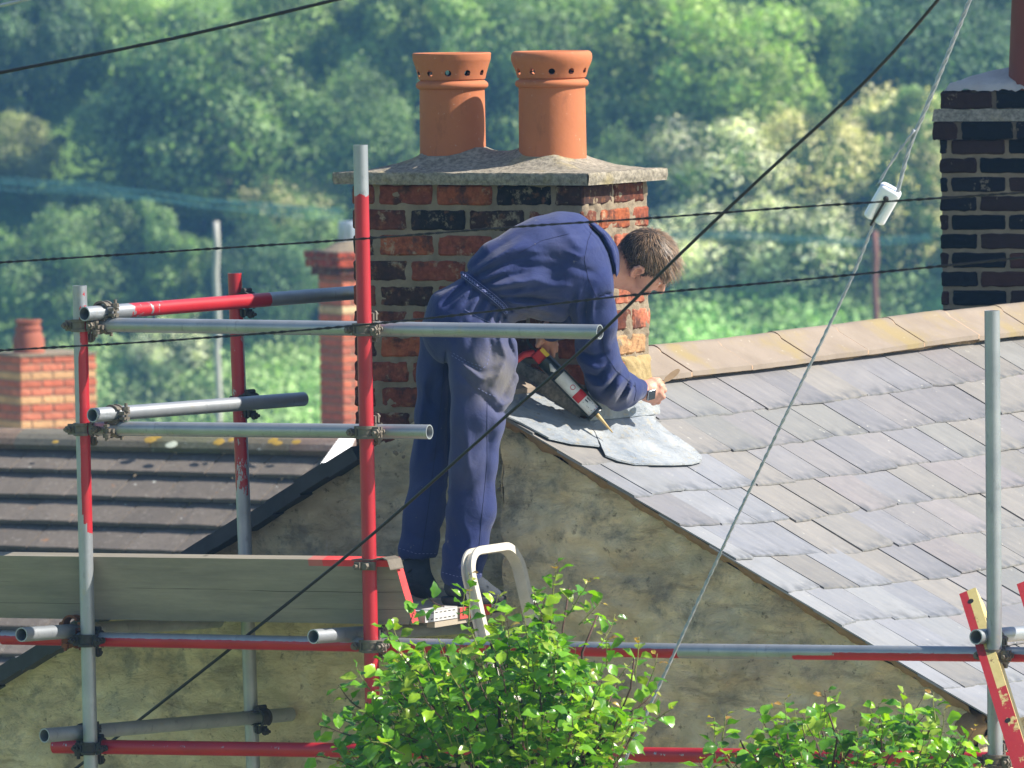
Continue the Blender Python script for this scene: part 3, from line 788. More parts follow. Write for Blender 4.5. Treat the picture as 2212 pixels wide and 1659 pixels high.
# transoms
def trans(a, b, v0, v1, label, paint=None, e=0):
    T = (pv(*a, v0), pv(*b, v1)); T = ext(*T, 0, e)
    stube('scaffold_transom', *T, label, paint, group=G3); return T
T1 = trans((182, 678), (770, 632), VF - .05, .36, 'topmost cross tube, red and white, ending behind the red upright',
           lambda s, nr: 0.1 if s < .24 else (.62 if s < .42 else (1.0 if s < .98 else .1)))
T2 = trans((199.5, 897), (655, 862), VF - .06, -.02, 'pale cross tube with open front end under the topmost pair')
T3 = trans((46, 1371), (471, 1341), VF - .26, -.10, 'cross tube under the grey boards, bright open end at far left')
T4 = trans((95.6, 1589), (628, 1543), VF - .14, -.03, 'lowest cross tube, open end bottom left and dark inner end')
T5 = trans((676.6, 1375), (1030, 1352), VF - .16, -.30, 'short bright cross tube poking out left of the red upright')
T6 = trans((2108, 1376), (2290, 1362), VF - .05, -.6, 'cross tube at the right edge behind the plain upright')

# couplers
def coupler_mesh():
    mb = MB(); r0, r1, h = .0252, .0325, .021
    def band(axis, cy, a0, a1, n=18):
        """curved band around one tube"""
        vs = []
        for i in range(n + 1):
            t = rad(a0 + (a1 - a0) * i / n)
            for r, z in ((r0, -h), (r1, -h), (r1, -h * .55), (r1 - .0035, -h * .5), (r1 - .0035, h * .5), (r1, h * .55), (r1, h), (r0, h)):
                c, s_ = math.cos(t) * r, math.sin(t) * r
                vs.append((c, s_, z) if axis == 'z' else (z, cy + s_, c))
        fs = []
        for i in range(n):
            for k in range(8): fs.append((i * 8 + k, i * 8 + (k + 1) % 8, (i + 1) * 8 + (k + 1) % 8, (i + 1) * 8 + k))
        fs += [tuple(range(8)), tuple(n * 8 + k for k in range(7, -1, -1))]
        mb.add(vs, fs)
    band('z', 0, -150, 150) ; band('x', .0483, -150 + 180, 150 + 180)
    mb.cbox((0, .024, 0), (.046, 0, 0), (0, .012, 0), (0, 0, .05))
    # lugs and hinge of the vertical band, opening to +x
    mb.cbox((.040, -.008, 0), (.024, 0, 0), (0, .010, 0), (0, 0, .036)); mb.cbox((.040, .012, 0), (.022, 0, 0), (0, .010, 0), (0, 0, .034))
    mb.tube((-.034, -.006, -.02), (-.034, -.006, .02), .0085, 10); mb.cbox((-.043, -.004, 0), (.022, 0, 0), (0, .012, 0), (0, 0, .022))
    # ledger band lugs, opening upwards
    mb.cbox((0, .052, .040), (.036, 0, 0), (0, .010, 0), (0, 0, .022)); mb.cbox((0, .034, .040), (.034, 0, 0), (0, .009, 0), (0, 0, .022)); mb.tube((-.02, .0483, -.035), (.02, .0483, -.035), .009, 10)
    body = mb
    bts = []
    def bolt(p, d, L):
        bt = MB(); bts.append(bt)
        p, d = np.array(p, float), np.array(d, float)
        bt.tube(p, p + d * L, .0058, 10); q = p + d * (L * .58); bt.tube(q, q + d * .011, .0125, 6); bt.tube(p - d * .004, p + d * .004, .0105, 8)
        bt.tube(q - d * .003, q, .014, 12)
    bolt((.047, .022, 0), (0, -1, 0), .062); bolt((0, .030, .047), (0, 1, 0), .055)
    bolt((-.050, .012, .0), (0, -1, .0), .050)
    return body, bts
_cb, _cbt = coupler_mesh()
cp0 = thing('scaffold_coupler', 'steel coupler', 'coupler'); body0 = _cb.build('clamp_body', MAT_CPL, cp0); auto_smooth(body0, 35); bolt0 = [b_.build('bolt', MAT_CPL, cp0) for b_ in _cbt]
for b_ in bolt0: auto_smooth(b_, 35)
used_cp = [False]
def coupler(S, T, at, label, mat=None, flip=1, xflip=1):
    """clamp tube T to tube S (both (p,q) pairs) near picture row/col"""
    (p1_, q1), (p2_, q2) = S, T
    d1 = (q1 - p1_) / np.linalg.norm(q1 - p1_); d2 = (q2 - p2_) / np.linalg.norm(q2 - p2_); w = p1_ - p2_
    b = d1 @ d2; dd, e_ = d1 @ w, d2 @ w; den = 1 - b * b
    s = (b * e_ - dd) / den; t = (e_ - b * dd) / den
    a_, c_ = p1_ + d1 * s, p2_ + d2 * t
    z = -d1 if d1[2] < 0 else d1
    y = (c_ - a_); y -= z * (y @ z)
    if np.linalg.norm(y) < 1e-4: y = V.copy()
    y /= np.linalg.norm(y); x = np.cross(y, z)
    if x @ rt * xflip < 0: x, z = -x, -z
    g = cp0
    if used_cp[0]:
        g = cp0.copy(); col.objects.link(g)
        for ch in [body0] + bolt0:
            k = ch.copy(); col.objects.link(k); k.parent = g
            if mat: k.material_slots[0].link = 'OBJECT'; k.material_slots[0].material = mat
            else: k.material_slots[0].link = 'DATA'
    used_cp[0] = True
    g.matrix_world = Matrix(((x[0], y[0], z[0], a_[0]), (x[1], y[1], z[1], a_[1]), (x[2], y[2], z[2], a_[2]), (0, 0, 0, 1)))
    g['label'] = label; g['category'] = 'coupler'; g['group'] = 'couplers joining the scaffold tubes'
coupler(S3, L1, 0, 'coupler on the red upright level with the tube across his back')
coupler(S3, L2, 0, 'coupler on the red upright level with his thigh')
coupler(S3, L3, 0, 'coupler on the red upright just below the board end')
coupler(S1, L1, 0, 'upper coupler on the leftmost upright, dark bolt end pointing left', xflip=-1)
coupler(S1, L2, 0, 'coupler on the leftmost upright below the pale open tube end', xflip=-1)
coupler(S1, L3, 0, 'coupler on the leftmost upright under the grey board', MAT_CPLD, xflip=-1)
coupler(S1, L4, 0, 'lowest coupler on the leftmost upright', MAT_CPLD, xflip=-1)
coupler(S2, T1, 0, 'black coupler holding the topmost cross tube to the flaking red upright', MAT_CPLD)
coupler(S2, T2, 0, 'dark coupler near the rounded end of the second cross tube', MAT_CPLD)
coupler(S2, T4, 0, 'black coupler at the inner end of the lowest cross tube', MAT_CPLD)
coupler(S4, L3b, 0, 'coupler on the plain upright where the grey and red tube crosses')
coupler(S4, L4b, 0, 'lowest coupler on the plain upright at the bottom right', xflip=1)
coupler(L1, T1, 0, 'coupler clamping the topmost cross tube at its dark open end')
coupler(L2, T2, 0, 'cream coloured coupler clamping the pale open cross tube')
coupler(L3, T3, 0, 'orange rusty coupler under the grey board', MAT_RUST)
coupler(L4, T4, 0, 'rusty dark coupler beside the bottom left tube end', MAT_CPLD)
coupler(L3b, T6, 0, 'coupler with a hollow ring left of the plain upright', MAT_CPL, xflip=-1)
# board retaining clip on the red upright
clipP = aty(S3, 1221)
mb = MB(); c0 = clipP
mb.cbox(c0 + U * .0 - V * .028, U * .075, V * .012, Z * .028); mb.tube(c0 - U * .02 - V * .03, c0 - U * .02 - V * .065, .006, 8); mb.tube(c0 + U * .012 - V * .03, c0 + U * .012 - V * .055, .011, 6)
mb.cbox(c0 - U * .020 - V * .045, U * .02, V * .008, Z * .024)
pts = [c0 - U * .05 + Z * .016, c0 + U * .03 + Z * .018, c0 + U * .065 + Z * .026, c0 + U * .085 + Z * .018, c0 + U * .095 - Z * .012]
for a_, b_ in zip(pts, pts[1:]): mb.box(a_ - V * .03, b_ - a_, V * .09, Z * .004)
mb.build('board_clip', MAT_CPL); o = bpy.data.objects['board_clip']; tag(o, 'bent steel clip on the red upright gripping the grey board', 'clip'); set_origin(o, c0)

# ---------------------------------------------------------------- boards
m = M('grey weathered board', .9, spec=.15)
w1 = m.noise(5, 7, .65, stretch=(1, 1, 9), dist=.6); uvb = m.uvc()
w1 = m.noise(4, 7, .65, vec=uvb, stretch=(.5, 9, 1), dist=.5); w2 = m.noise(10, 6, .7, vec=uvb, stretch=(.35, 12, 1))
c = m.mix(w1, (.17, .152, .12), (.32, .29, .235)); c = m.mix(m.ramp(w2, [(.62, 0.0), (.70, .6)]), c, (.06, .055, .045))
yy = m.math('ADD', m.sep(uvb, 1), m.math('MULTIPLY', m.noise(1.2, 3, .5, vec=uvb, stretch=(1, .2, 1)), .03))
for y_, w_, o_ in ((.128, .0016, 0), (.068, .0010, 5)):
    brk = m.ramp(m.noise(1.1, 3, .6, vec=uvb, stretch=(1, .1, 1), off=(o_, 0, 0)), [(.46, 0.0), (.54, .8)])
    c = m.mix(m.math('MULTIPLY', brk, m.ramp(m.math('DIVIDE', m.math('ABSOLUTE', m.math('SUBTRACT', yy, y_)), w_), [(.5, 1.0), (1.0, 0.0)])), c, (.03, .027, .022))
c = m.mix(m.ramp(m.noise(2.5, 6, .7, vec=uvb, stretch=(.8, 3, 1), off=(3, 3, 0)), [(.45, 0.0), (.7, .5)]), c, (.12, .11, .10))
vk = m.voro(3.2, vec=uvb); c = m.mix(m.ramp(vk, [(.02, .8), (.05, 0.0)]), c, (.045, .038, .03))
c = m.mix(m.attr('paint', 2), c, m.mix(m.noise(20, 5), (.52, .03, .04), (.68, .10, .09))); m.color(c)
m.bump(w1, .35, .006); MAT_BOARD = m.m
def board(name, p, du, L, dn, th, dh, hh, label, nL=60, ends_red=True, skew=0.0, steps=10):
    """p corner; du length dir; dn thickness dir; dh height dir; returns mesh with a painted right end"""
    vs, fs, pt, uvs = [], [], [], []
    def Pn(s, a, b):
        sk = skew * (1 - b) + (nz(0, 0, b * 3, 2) * .006 if s == 1 and skew else 0)
        return p + du * (L * s + (sk if s == 1 else sk * s ** 8)) + dn * th * a + dh * hh * b + dn * .0015 * nz(s * L, a, b * hh, 9)
    ring = [(0, j / steps) for j in range(steps)] + [(0, 1), (1, 1)] + [(1, 1 - j / steps) for j in range(1, steps + 1)]
    nr = len(ring)
    for i in range(nL + 1):
        for a_, b_ in ring: vs.append(Pn(i / nL, a_, b_))
    arcs = [0]; 
    for k in range(1, nr + 1): arcs.append(arcs[-1] + np.linalg.norm((np.array(ring[k % nr]) - np.array(ring[k - 1])) * [th, hh]))
    for i in range(nL):
        for k in range(nr):
            fs.append((i * nr + k, (i + 1) * nr + k, (i + 1) * nr + (k + 1) % nr, i * nr + (k + 1) % nr))
            uvs.append([(i / nL * L, arcs[k]), ((i + 1) / nL * L, arcs[k]), ((i + 1) / nL * L, arcs[k + 1]), (i / nL * L, arcs[k + 1])])
    e = nL * nr
    half = steps + 1
    for j in range(steps):
        f = (e + j, e + nr - 1 - j, e + nr - 2 - j, e + j + 1); fs.append(f); uvs.append([(0, 0), (.03, 0), (.03, .02), (0, .02)])
        f = (j, j + 1, nr - 2 - j, nr - 1 - j); fs.append(f); uvs.append([(0, 0), (.03, 0), (.03, .02), (0, .02)])
    mb = MB(); mb.add(vs, fs, None, uvs); o = mb.build(name, MAT_BOARD)
    # paint: end face, and the top edge close to the end
    me = o.data; vals = []
    for f in me.polygons:
        c_ = np.array(f.center); s_ = (c_ - p) @ du / L; hfr = (c_ - p) @ dh / hh; red = 0.0
        if ends_red and abs(np.array(f.normal) @ du) > .6 and s_ > .5: red = 1.0
        if ends_red and hfr > .97 and L - (c_ - p) @ du < .27: red = 1.0
        if ends_red and hfr > .97 and .27 < L - (c_ - p) @ du < .33: red = .5
        vals.append(red)
    at = me.attributes.new('paint', 'FLOAT', 'FACE'); at.data.foreach_set('value', vals)
    bm = bmesh.new(); bm.from_mesh(me); bmesh.ops.recalc_face_normals(bm, faces=bm.faces); bm.to_mesh(me); bm.free()
    return tag(o, label, 'board')
pb = pv(-40, 1334, VF + .085); pe = pv(872, 1349, VF + .085)
dU = (pe - pb); Lb = np.linalg.norm(dU); dU /= Lb
tilt = rad(15); dH = Z * math.cos(tilt) - V * math.sin(tilt); dN = V * math.cos(tilt) + Z * math.sin(tilt)
o = board('toe_board', pb, dU, Lb, dN, .038, dH, .222, 'long grey toe board on edge with red painted slanting end', 90, True, .035)
set_origin(o, pe)
# platform boards lying flat, ends facing right
m = M('scaffold plank', .9, spec=.15); w = m.noise(6, 6, .6, vec=m.uvc(), stretch=(.5, 10, 1))
m.color(m.mix(w, (.22, .18, .13), (.46, .41, .34))); m.bump(w, .3, .004); MAT_PLANK = m.m
m = M('band steel', .5, .3, .4); c = m.mix(m.noise(30, 5), (.45, .45, .46), (.75, .74, .72)); m.color(c); MAT_BAND = m.m
MAT_REDP = simple('chipped red paint', (.55, .07, .06), .6, 0, .35, 30)
MAT_DARK = simple('dark slot', (.02, .02, .02), .8, 0, .1, 20, 0)
endU = uv(pv(1092, 1320, -.37))[0]; zP = uv(pv(1000, 1306, -.62))[2]
va = VF + .13; wv_ = [.225, .218, .222, .20]
labs = ['front platform plank nearest the red board end, white banded end', 'platform plank with a red painted end under his left foot', 'platform plank with grey banded end beside the wall', 'innermost platform plank running along the recessed wall']
for i, w in enumerate(wv_):
    t = thing('platform_board', labs[i], 'board', 'planks of the working platform')
    zz = zP - .038 + (0, -.004, .006, .002)[i]; uo = (0, .006, -.004, -.01)[i]
    mb = MB(); L = 2.0
    mb.box(H(endU + uo - L, va + .003, zz), U * L, V * (w - .006), Z * .038)
    o = mb.build('plank', MAT_PLANK, t); me = o.data; ul = me.uv_layers.new(name='UVMap')
    for l_ in me.loops:
        q = uv(np.array(me.vertices[l_.vertex_index].co)); ul.data[l_.index].uv = (q[0], q[1] + q[2])
    bevel(o, .003, 1)
    if i != 1:
        b_ = MB(); b_.box(H(endU + uo, va + .004, zz + .001), U * .0022, V * (w - .01), Z * .036)
        b_.box(H(endU + uo - .05, va + .004, zz + .038), U * .052, V * (w - .01), Z * .0018)
        b_.build('end_band', MAT_BAND, t)
        b_ = MB()
        for r in (.008, .028):
            for k in range(7): b_.box(H(endU + uo + .0022, va + .012 + k * .029, zz + r), U * .0006, V * .016, Z * .0028)
        b_.build('band_slots', MAT_DARK, t)
    else:
        b_ = MB(); b_.box(H(endU + uo, va + .003, zz), U * .002, V * (w - .006), Z * .038); b_.build('painted_end', MAT_REDP, t)
    va += w
    set_origin(t, H(endU, va, zz))
mb = MB(); mb.box(H(endU - .03, VF + .2, zP - .058), -U * .0 + U * .03, V * .55, Z * .018); o = mb.build('packing_batten', MAT_PLANK); tag(o, 'thin wooden batten lying under the plank ends', 'batten'); set_origin(o, H(endU, VF + .2, zP - .058))

# ---------------------------------------------------------------- ladder
m = M('dull aluminium', .45, .25, .5); m.color(m.mix(m.noise(20, 5, .6), (.42, .38, .30), (.72, .69, .62))); m.bump(m.noise(40, 5), .25, .002); MAT_ALU = m.m
lad = thing('aluminium_ladder', 'aluminium ladder with rounded hoop top standing in the leafy tree', 'ladder')
uL = endU + .10
pl, pr_ = pu(1003, 1290, uL), pu(1112, 1262, uL)
vL, vR = uv(pl)[1], uv(pr_)[1]; lean = .25; ztop = uv(pu(1060, 1186, uL))[2]
dl = (-U * lean + Z) / math.hypot(lean, 1)
def LP(v, s):  # s metres below the top along the ladder
    return H(uL - lean * 0, v, ztop) - dl * s + dl * 0
r_c = .085; path = []
for s in np.linspace(4.2, r_c, 30): path.append((vL, s))
for k in range(1, 9): t = rad(90 * k / 8); path.append((vL + r_c * (1 - math.cos(t)), r_c * (1 - math.sin(t))))
for k in range(0, 9): t = rad(90 * (1 - k / 8)); path.append((vR - r_c * (1 - math.cos(t)), r_c * (1 - math.sin(t))))
for s in np.linspace(r_c, 4.2, 30)[1:]: path.append((vR, s))
P = [LP(v, s) for v, s in path]; hd_ = np.cross(dl, V); hd_ /= np.linalg.norm(hd_)
if hd_ @ U < 0: hd_ = -hd_
vs, fs = [], []; sec = [(-.5, -.5), (.5, -.5), (.5, -.32), (-.0, -.32), (-.0, .32), (.5, .32), (.5, .5), (-.5, .5)]
n = len(sec)
for i, p in enumerate(P):
    tg = P[min(i + 1, len(P) - 1)] - P[max(0, i - 1)]; tg /= np.linalg.norm(tg); side_ = np.cross(hd_, tg)
    for a_, b_ in sec: vs.append(p + side_ * a_ * .026 + hd_ * b_ * .040)
for i in range(len(P) - 1):
    for k in range(n): fs.append((i * n + k, i * n + (k + 1) % n, (i + 1) * n + (k + 1) % n, (i + 1) * n + k))
mb = MB(); mb.add(vs, fs); o = mb.build('stile_hoop', MAT_ALU, lad); auto_smooth(o, 40)
s = .50
while s < 4.1:
    mb = MB(); mb.tube(LP(vL, s), LP(vR, s), .014, 12); mb.build('rung', MAT_ALU, lad, True); s += .26
set_origin(lad, LP((vL + vR) / 2, 4.2))

# ---------------------------------------------------------------- red and yellow timbers at the right
m = M('red and yellow chipped steel', .55, .1, .4)
nx = m.sep(m.obj(), 0)
c1 = m.mix(m.noise(14, 6, .7), (.40, .02, .03), (.52, .05, .05)); c2 = m.mix(m.noise(20, 6, .7), (.55, .42, .13), (.78, .64, .30))
k_ = m.math('ADD', m.attr('paint', 2), m.math('MULTIPLY', m.math('SUBTRACT', m.noise(14, 6, .7), .5), .8))
c = m.mix(m.ramp(k_, [(.48, 0.0), (.52, 1.0)]), c2, c1); c = m.mix(m.ramp(m.noise(26, 6, .7), [(.62, 0.0), (.68, .8)]), c, (.14, .05, .025))
m.color(c); m.bump(m.noise(40, 5), .3, .003); MAT_RY = m.m
def beam(a, b, vpl, label):
    p, q = pv(*a, vpl), pv(*b, vpl - .35); q = p + (q - p) * 6 ; d = (q - p) / np.linalg.norm(q - p)
    e1 = U - d * (U @ d); e1 /= np.linalg.norm(e1); e2 = np.cross(d, e1); e2 = e2 if e2 @ V > 0 else -e2
    L = 3.4; mb = MB(); t = thing('steel_prop', label, 'prop', 'red and yellow props at the right')
    nn = 60; prof = [(0, 0), (.026, 0), (.056, 0), (.056, .088), (.053, .088), (.053, .004), (.003, .004), (.003, .088), (0, .088)]
    vs = []; fs = []
    for i in range(nn + 1):
        for a_, b_ in prof: vs.append(p + d * L * i / nn + e1 * a_ + e2 * b_)
    k8 = len(prof)
    for i in range(nn):
        for k in range(k8): fs.append((i * k8 + k, (i + 1) * k8 + k, (i + 1) * k8 + (k + 1) % k8, i * k8 + (k + 1) % k8))
    fs += [tuple(range(k8)), tuple(nn * k8 + k for k in range(k8 - 1, -1, -1))]
    mb.add(vs, fs); o = mb.build('channel', MAT_RY, t); me = o.data
    bm = bmesh.new(); bm.from_mesh(me); bmesh.ops.recalc_face_normals(bm, faces=bm.faces); bm.to_mesh(me); bm.free()
    vals = []
    for f in me.polygons:
        c_ = np.array(f.center) - p; x = c_ @ e1 / .056; s_ = c_ @ d; nn_ = np.array(f.normal)
        if nn_ @ e1 > .7: vals.append(.02)
        elif nn_ @ e2 < -.5: vals.append(.95 if x < .45 else (.55 if s_ > .45 else .35))
        else: vals.append(.6)
    at = me.attributes.new('paint', 'FLOAT', 'FACE'); at.data.foreach_set('value', vals)
    mb = MB()
    for s_ in (.05, .60, 1.15, 1.7): mb = MB(); mb.tube(p + d * s_ + e1 * .028 - e2 * .0006, p + d * s_ + e1 * .028 + e2 * .003, .010, 14); mb.build('bolt_hole', MAT_DARK, t)
    set_origin(t, p + d * L); return t
beam((2072, 1283), (2158, 1560), -.92, 'red and yellow steel prop leaning behind the plain upright')
beam((2196, 1262), (2282, 1540), -.92, 'red and yellow steel prop cut off by the right edge')

# ---------------------------------------------------------------- cables
MAT_CABLE = simple('black cable', (.018, .016, .018), .55, 0, .3, 60, .3)
m = M('galvanised strand', .4, .5, .5); m.color(m.mix(m.noise(60, 3), (.22, .25, .30), (.45, .48, .52))); MAT_WIRE = m.m
def wire(name, pts, r, label, cat, mat, twist=0, strands=1, group=None, e=(6, 6)):
    P = [np.array(q, float) for q in pts]
    d0 = P[0] - P[1]; d0 /= np.linalg.norm(d0); d1 = P[-1] - P[-2]; d1 /= np.linalg.norm(d1)
    if e[0]: P = [P[0] + d0 * e[0]] + P
    if e[1]: P = P + [P[-1] + d1 * e[1]]
    # resample (catmull-rom)
    out = []
    for i in range(len(P) - 1):
        a_, b_, c_, d_ = P[max(i - 1, 0)], P[i], P[i + 1], P[min(i + 2, len(P) - 1)]
        Ls = np.linalg.norm(c_ - b_); k = max(2, int(Ls / (.03 if twist else .15)))
        ca, cb = (c_ - a_) / max(1e-6, np.linalg.norm(c_ - a_)) * Ls, (d_ - b_) / max(1e-6, np.linalg.norm(d_ - b_)) * Ls
        for j in range(k):
            t = j / k; out.append((2 * t**3 - 3 * t**2 + 1) * b_ + (t**3 - 2 * t**2 + t) * ca + (-2 * t**3 + 3 * t**2) * c_ + (t**3 - t**2) * cb)
    out.append(P[-1]); mb = MB()
    if not twist: mb.path(out, r, 8)
    else:
        s = 0
        for k in range(strands):
            q = []; s = 0
            for i, p in enumerate(out):
                if i: s += np.linalg.norm(out[i] - out[i - 1])
                tg = out[min(i + 1, len(out) - 1)] - out[max(0, i - 1)]; tg /= np.linalg.norm(tg)
                a_ = np.cross(tg, fw); a_ /= np.linalg.norm(a_); b_ = np.cross(tg, a_); ph = 2 * math.pi * (s / twist + k / strands)
                q.append(p + (a_ * math.cos(ph) + b_ * math.sin(ph)) * r * .95)
            mb.path(q, r, 6)
    o = mb.build(name, mat, None, True); tag(o, label, cat, group); set_origin(o, out[len(out) // 2]); return o
va_ = lambda x: -.55 - (x - 300) * .00175
wire('overhead_cable', [pv(x, y, va_(x)) for x, y in [(170, 1655), (300, 1556), (560, 1352), (800, 1158), (1100, 893), (1290, 726), (1470, 548), (1650, 378), (1830, 214), (1930, 112), (2030, -5)]], .0052, 'thick black cable slanting across the whole picture in front of the man', 'cable', MAT_CABLE, e=(.35, 8))
wire('overhead_cable', [pv(x, y, -5) for x, y in [(-20, 162), (0, 157), (370, 84), (735, -3)]], .0052, 'black cable crossing the trees at the top left', 'cable', MAT_CABLE)
wire('overhead_cable', [pv(x, y, -6) for x, y in [(-30, 18), (0, 12), (52, 0)]], .0048, 'grey cable clipping the very top left corner', 'cable', MAT_WIRE)
wire('telephone_wire', [pv(x, y, -4) for x, y in [(0, 567), (370, 543), (765, 517), (1130, 489), (1420, 470), (1700, 449), (2030, 428), (2212, 416)]], .0024, 'thin twisted wire passing over the bent back and the insulator', 'wire', MAT_CABLE, .075, 2)
wire('telephone_wire', [pv(x, y, -4) for x, y in [(0, 757), (370, 735), (770, 703), (1100, 668), (1330, 641), (1700, 607), (2030, 575), (2212, 556)]], .0024, 'thin twisted wire passing under the face and across the waist', 'wire', MAT_CABLE, .075, 2)
gy = -1.9
INS = pv(1907, 440, gy)
wire('guy_wire', [pv(x, y, gy) for x, y in [(1889, 478), (1840, 600), (1720, 850), (1600, 1100), (1500, 1316), (1425, 1480), (1370, 1600)]], .0032, 'grey stranded guy wire running down from the white insulator', 'wire', MAT_WIRE, .09, 3, e=(0, 5))
wire('guy_wire', [pv(x, y, gy) for x, y in [(1936, 428), (1948, 380), (1965, 318), (2010, 210), (2098, -8)]], .0040, 'doubled grey guy wire rising from the insulator to the top edge', 'wire', MAT_WIRE, .12, 3, e=(0, 6))
wire('guy_wire', [pv(x, y, gy - .01) for x, y in [(1896, 402), (1906, 382), (1935, 336), (1962, 300), (1975, 280)]], .0030, 'short loop of wire tied back above the insulator', 'wire', MAT_WIRE, .06, 2, e=(0, 0))
m = M('white glazed porcelain', .12, 0, .6); m.color(m.mix(m.noise(8, 3), (.72, .75, .82), (.82, .84, .88))); MAT_PORC = m.m
# insulator: an egg-strain block, grooved
mb = MB(); ax = (pv(1930, 400, gy) - pv(1884, 480, gy)); ax /= np.linalg.norm(ax); sd = np.cross(ax, fw); sd /= np.linalg.norm(sd); dp = np.cross(sd, ax)
if sd @ rt < 0: sd = -sd
nn, kk = 28, 40; vs = []
for i in range(nn + 1):
    s_ = -1 + 2 * i / nn; e_ = max(0.0, abs(s_) - .88) / .12; sc = 1 - .16 * e_ ** 2
    for k in range(kk):
        t = 2 * math.pi * k / kk; c_, s2 = math.cos(t), math.sin(t)
        rx = abs(c_) ** .55 * np.sign(c_) * .036 * sc; rz = abs(s2) ** .55 * np.sign(s2) * .030 * sc
        g_ = 0
        if s2 < 0 and abs(rx) < .014: rz *= (1 - .55 * math.cos(rx / .014 * math.pi / 2) * min(1, max(0, (.45 - s_) * 3)))
        vs.append(INS + ax * s_ * .058 + sd * rx - dp * rz * (-1 if dp @ fw > 0 else 1))
fs = [(i * kk + k, i * kk + (k + 1) % kk, (i + 1) * kk + (k + 1) % kk, (i + 1) * kk + k) for i in range(nn) for k in range(kk)]
fs += [tuple(range(kk - 1, -1, -1)), tuple(nn * kk + k for k in range(kk))]
mb.add(vs, fs); ins = thing('strain_insulator', 'white glazed block insulator strung in the guy wire', 'insulator')
o = mb.build('block', MAT_PORC, ins)
bm = bmesh.new(); bm.from_mesh(o.data); bmesh.ops.recalc_face_normals(bm, faces=bm.faces); bm.to_mesh(o.data); bm.free(); auto_smooth(o, 40)
fr = -dp if dp @ fw > 0 else dp
mb = MB(); mb.path([INS + ax * .026 + fr * .020 + sd * .003, INS + ax * .020 + fr * .029, INS - ax * .02 + fr * .026, INS - ax * .075 + fr * .012], .0038, 8); mb.tube(INS + ax * .027 + fr * .0, INS + ax * .027 + fr * .0325, .0085, 14)
mb.build('tie_wire', MAT_CPLD, ins, True); set_origin(ins, INS)
# ================================================================ neighbouring roofs and chimneys
m = M('weathered concrete tile', .92, spec=.1)
bc = m.attr('Col'); n1 = m.noise(5, 6, .65); n2 = m.noise(40, 6, .7)
c = m.mix(1.0, bc, m.mix(n1, (.75, .75, .75), (1.25, 1.2, 1.15)), 'MULTIPLY')
c = m.mix(m.ramp(n2, [(.54, 0.0), (.64, .6)]), c, (.07, .058, .05)); c = m.mix(m.ramp(m.noise(26, 5, .7, off=(4, 4, 4)), [(.58, 0.0), (.66, .5)]), c, (.30, .27, .24))
c = m.mix(m.ramp(m.noise(17, 5, .6, off=(5, 1, 1)), [(.685, 0.0), (.70, .85)]), c, (.50, .50, .46))
c = m.mix(m.ramp(m.noise(7, 6, .65, off=(1, 8, 4)), [(.66, 0.0), (.72, .7)]), c, (.42, .17, .05))
m.color(c); m.bump(m.noise(60, 6, .7), .6, .006); MAT_CTILE = m.m
MAT_LICHY = simple('yellow lichen', (.36, .23, .04), .95, 0, .4, 30, .5)
MAT_LICHG = simple('pale lichen', (.42, .45, .36), .95, 0, .3, 30, .5)
th = thing('tiled_house', 'house with brown concrete tiled roof spotted with lichen at left', 'house')
YR = 20.5; R0 = pY(0, 948, YR); phi = rad(33)
dn = (-V * math.cos(phi) - Z * math.sin(phi)); nr = (-V * math.sin(phi) + Z * math.cos(phi))
g_ = .238; tw = .318; R = np.random.default_rng(21); mb = MB()
for r in range(16):
    x = -2.6 - (r % 2) * tw / 2
    while x < 4.2:
        w = tw; k = R.uniform(.88, 1.1); c_ = tuple(q * k for q in (.140, .124, .110))
        o_ = R0 + U * (x + .005) + dn * (.10 + r * g_ - .07) + nr * (.0 + R.uniform(-.002, .002))
        a_ = U * (w - .010); b_ = dn * (g_ + .07) + nr * .052
        # top sheet with a slight swell, thick front edge
        nseg = 6; vs = []
        for i in range(nseg + 1):
            f = i / nseg; sw = .0025 * math.sin(math.pi * f)
            vs += [o_ + a_ * f + nr * sw, o_ + a_ * f + b_ + nr * (sw + R.normal(0, .001)), o_ + a_ * f + b_ - nr * .026 + dn * .002, o_ + a_ * f + b_ * .72 - nr * .026]
        fs = []
        for i in range(nseg):
            q = i * 4; fs += [(q, q + 1, q + 5, q + 4), (q + 1, q + 2, q + 6, q + 5), (q + 2, q + 3, q + 7, q + 6)]
        fs += [(0, 3, 2, 1), (nseg * 4, nseg * 4 + 1, nseg * 4 + 2, nseg * 4 + 3)]
        mb.add(vs, fs, c_); x += w
rf = mb.build('tiled_roof', MAT_CTILE, th)
mb = MB(); x = -2.6 + .09
while x < 4.2:
    o_ = R0 + U * x + nr * .035; prof = []
    for k in range(9):
        t = rad(-75 + 150 * k / 8); prof.append((.15 * math.sin(t), .11 * math.cos(t) - .075))
    vs = []
    for i in (0, 1):
        for a_, b_ in prof: vs.append(o_ + U * (.004 + i * .446) - V * a_ * 1.0 + Z * b_ + Z * R.uniform(-.001, .001))
        for a_, b_ in prof: vs.append(o_ + U * (.004 + i * .446) - V * a_ * .8 + Z * (b_ - .03))
    fs = []
    for k in range(8): fs += [(k, k + 1, 18 + k + 1, 18 + k)]
    fs += [(8, 17, 35, 26), (0, 18, 27, 9)] + [(k, 9 + k, 9 + k + 1, k + 1) for k in range(8)] + [(18 + k, 18 + k + 1, 27 + k + 1, 27 + k) for k in range(8)]
    mb.add(vs, fs, tuple(q * R.uniform(.95, 1.2) for q in (.17, .138, .11))); x += .45
mb.build('ridge_tiles', MAT_CTILE, rf)
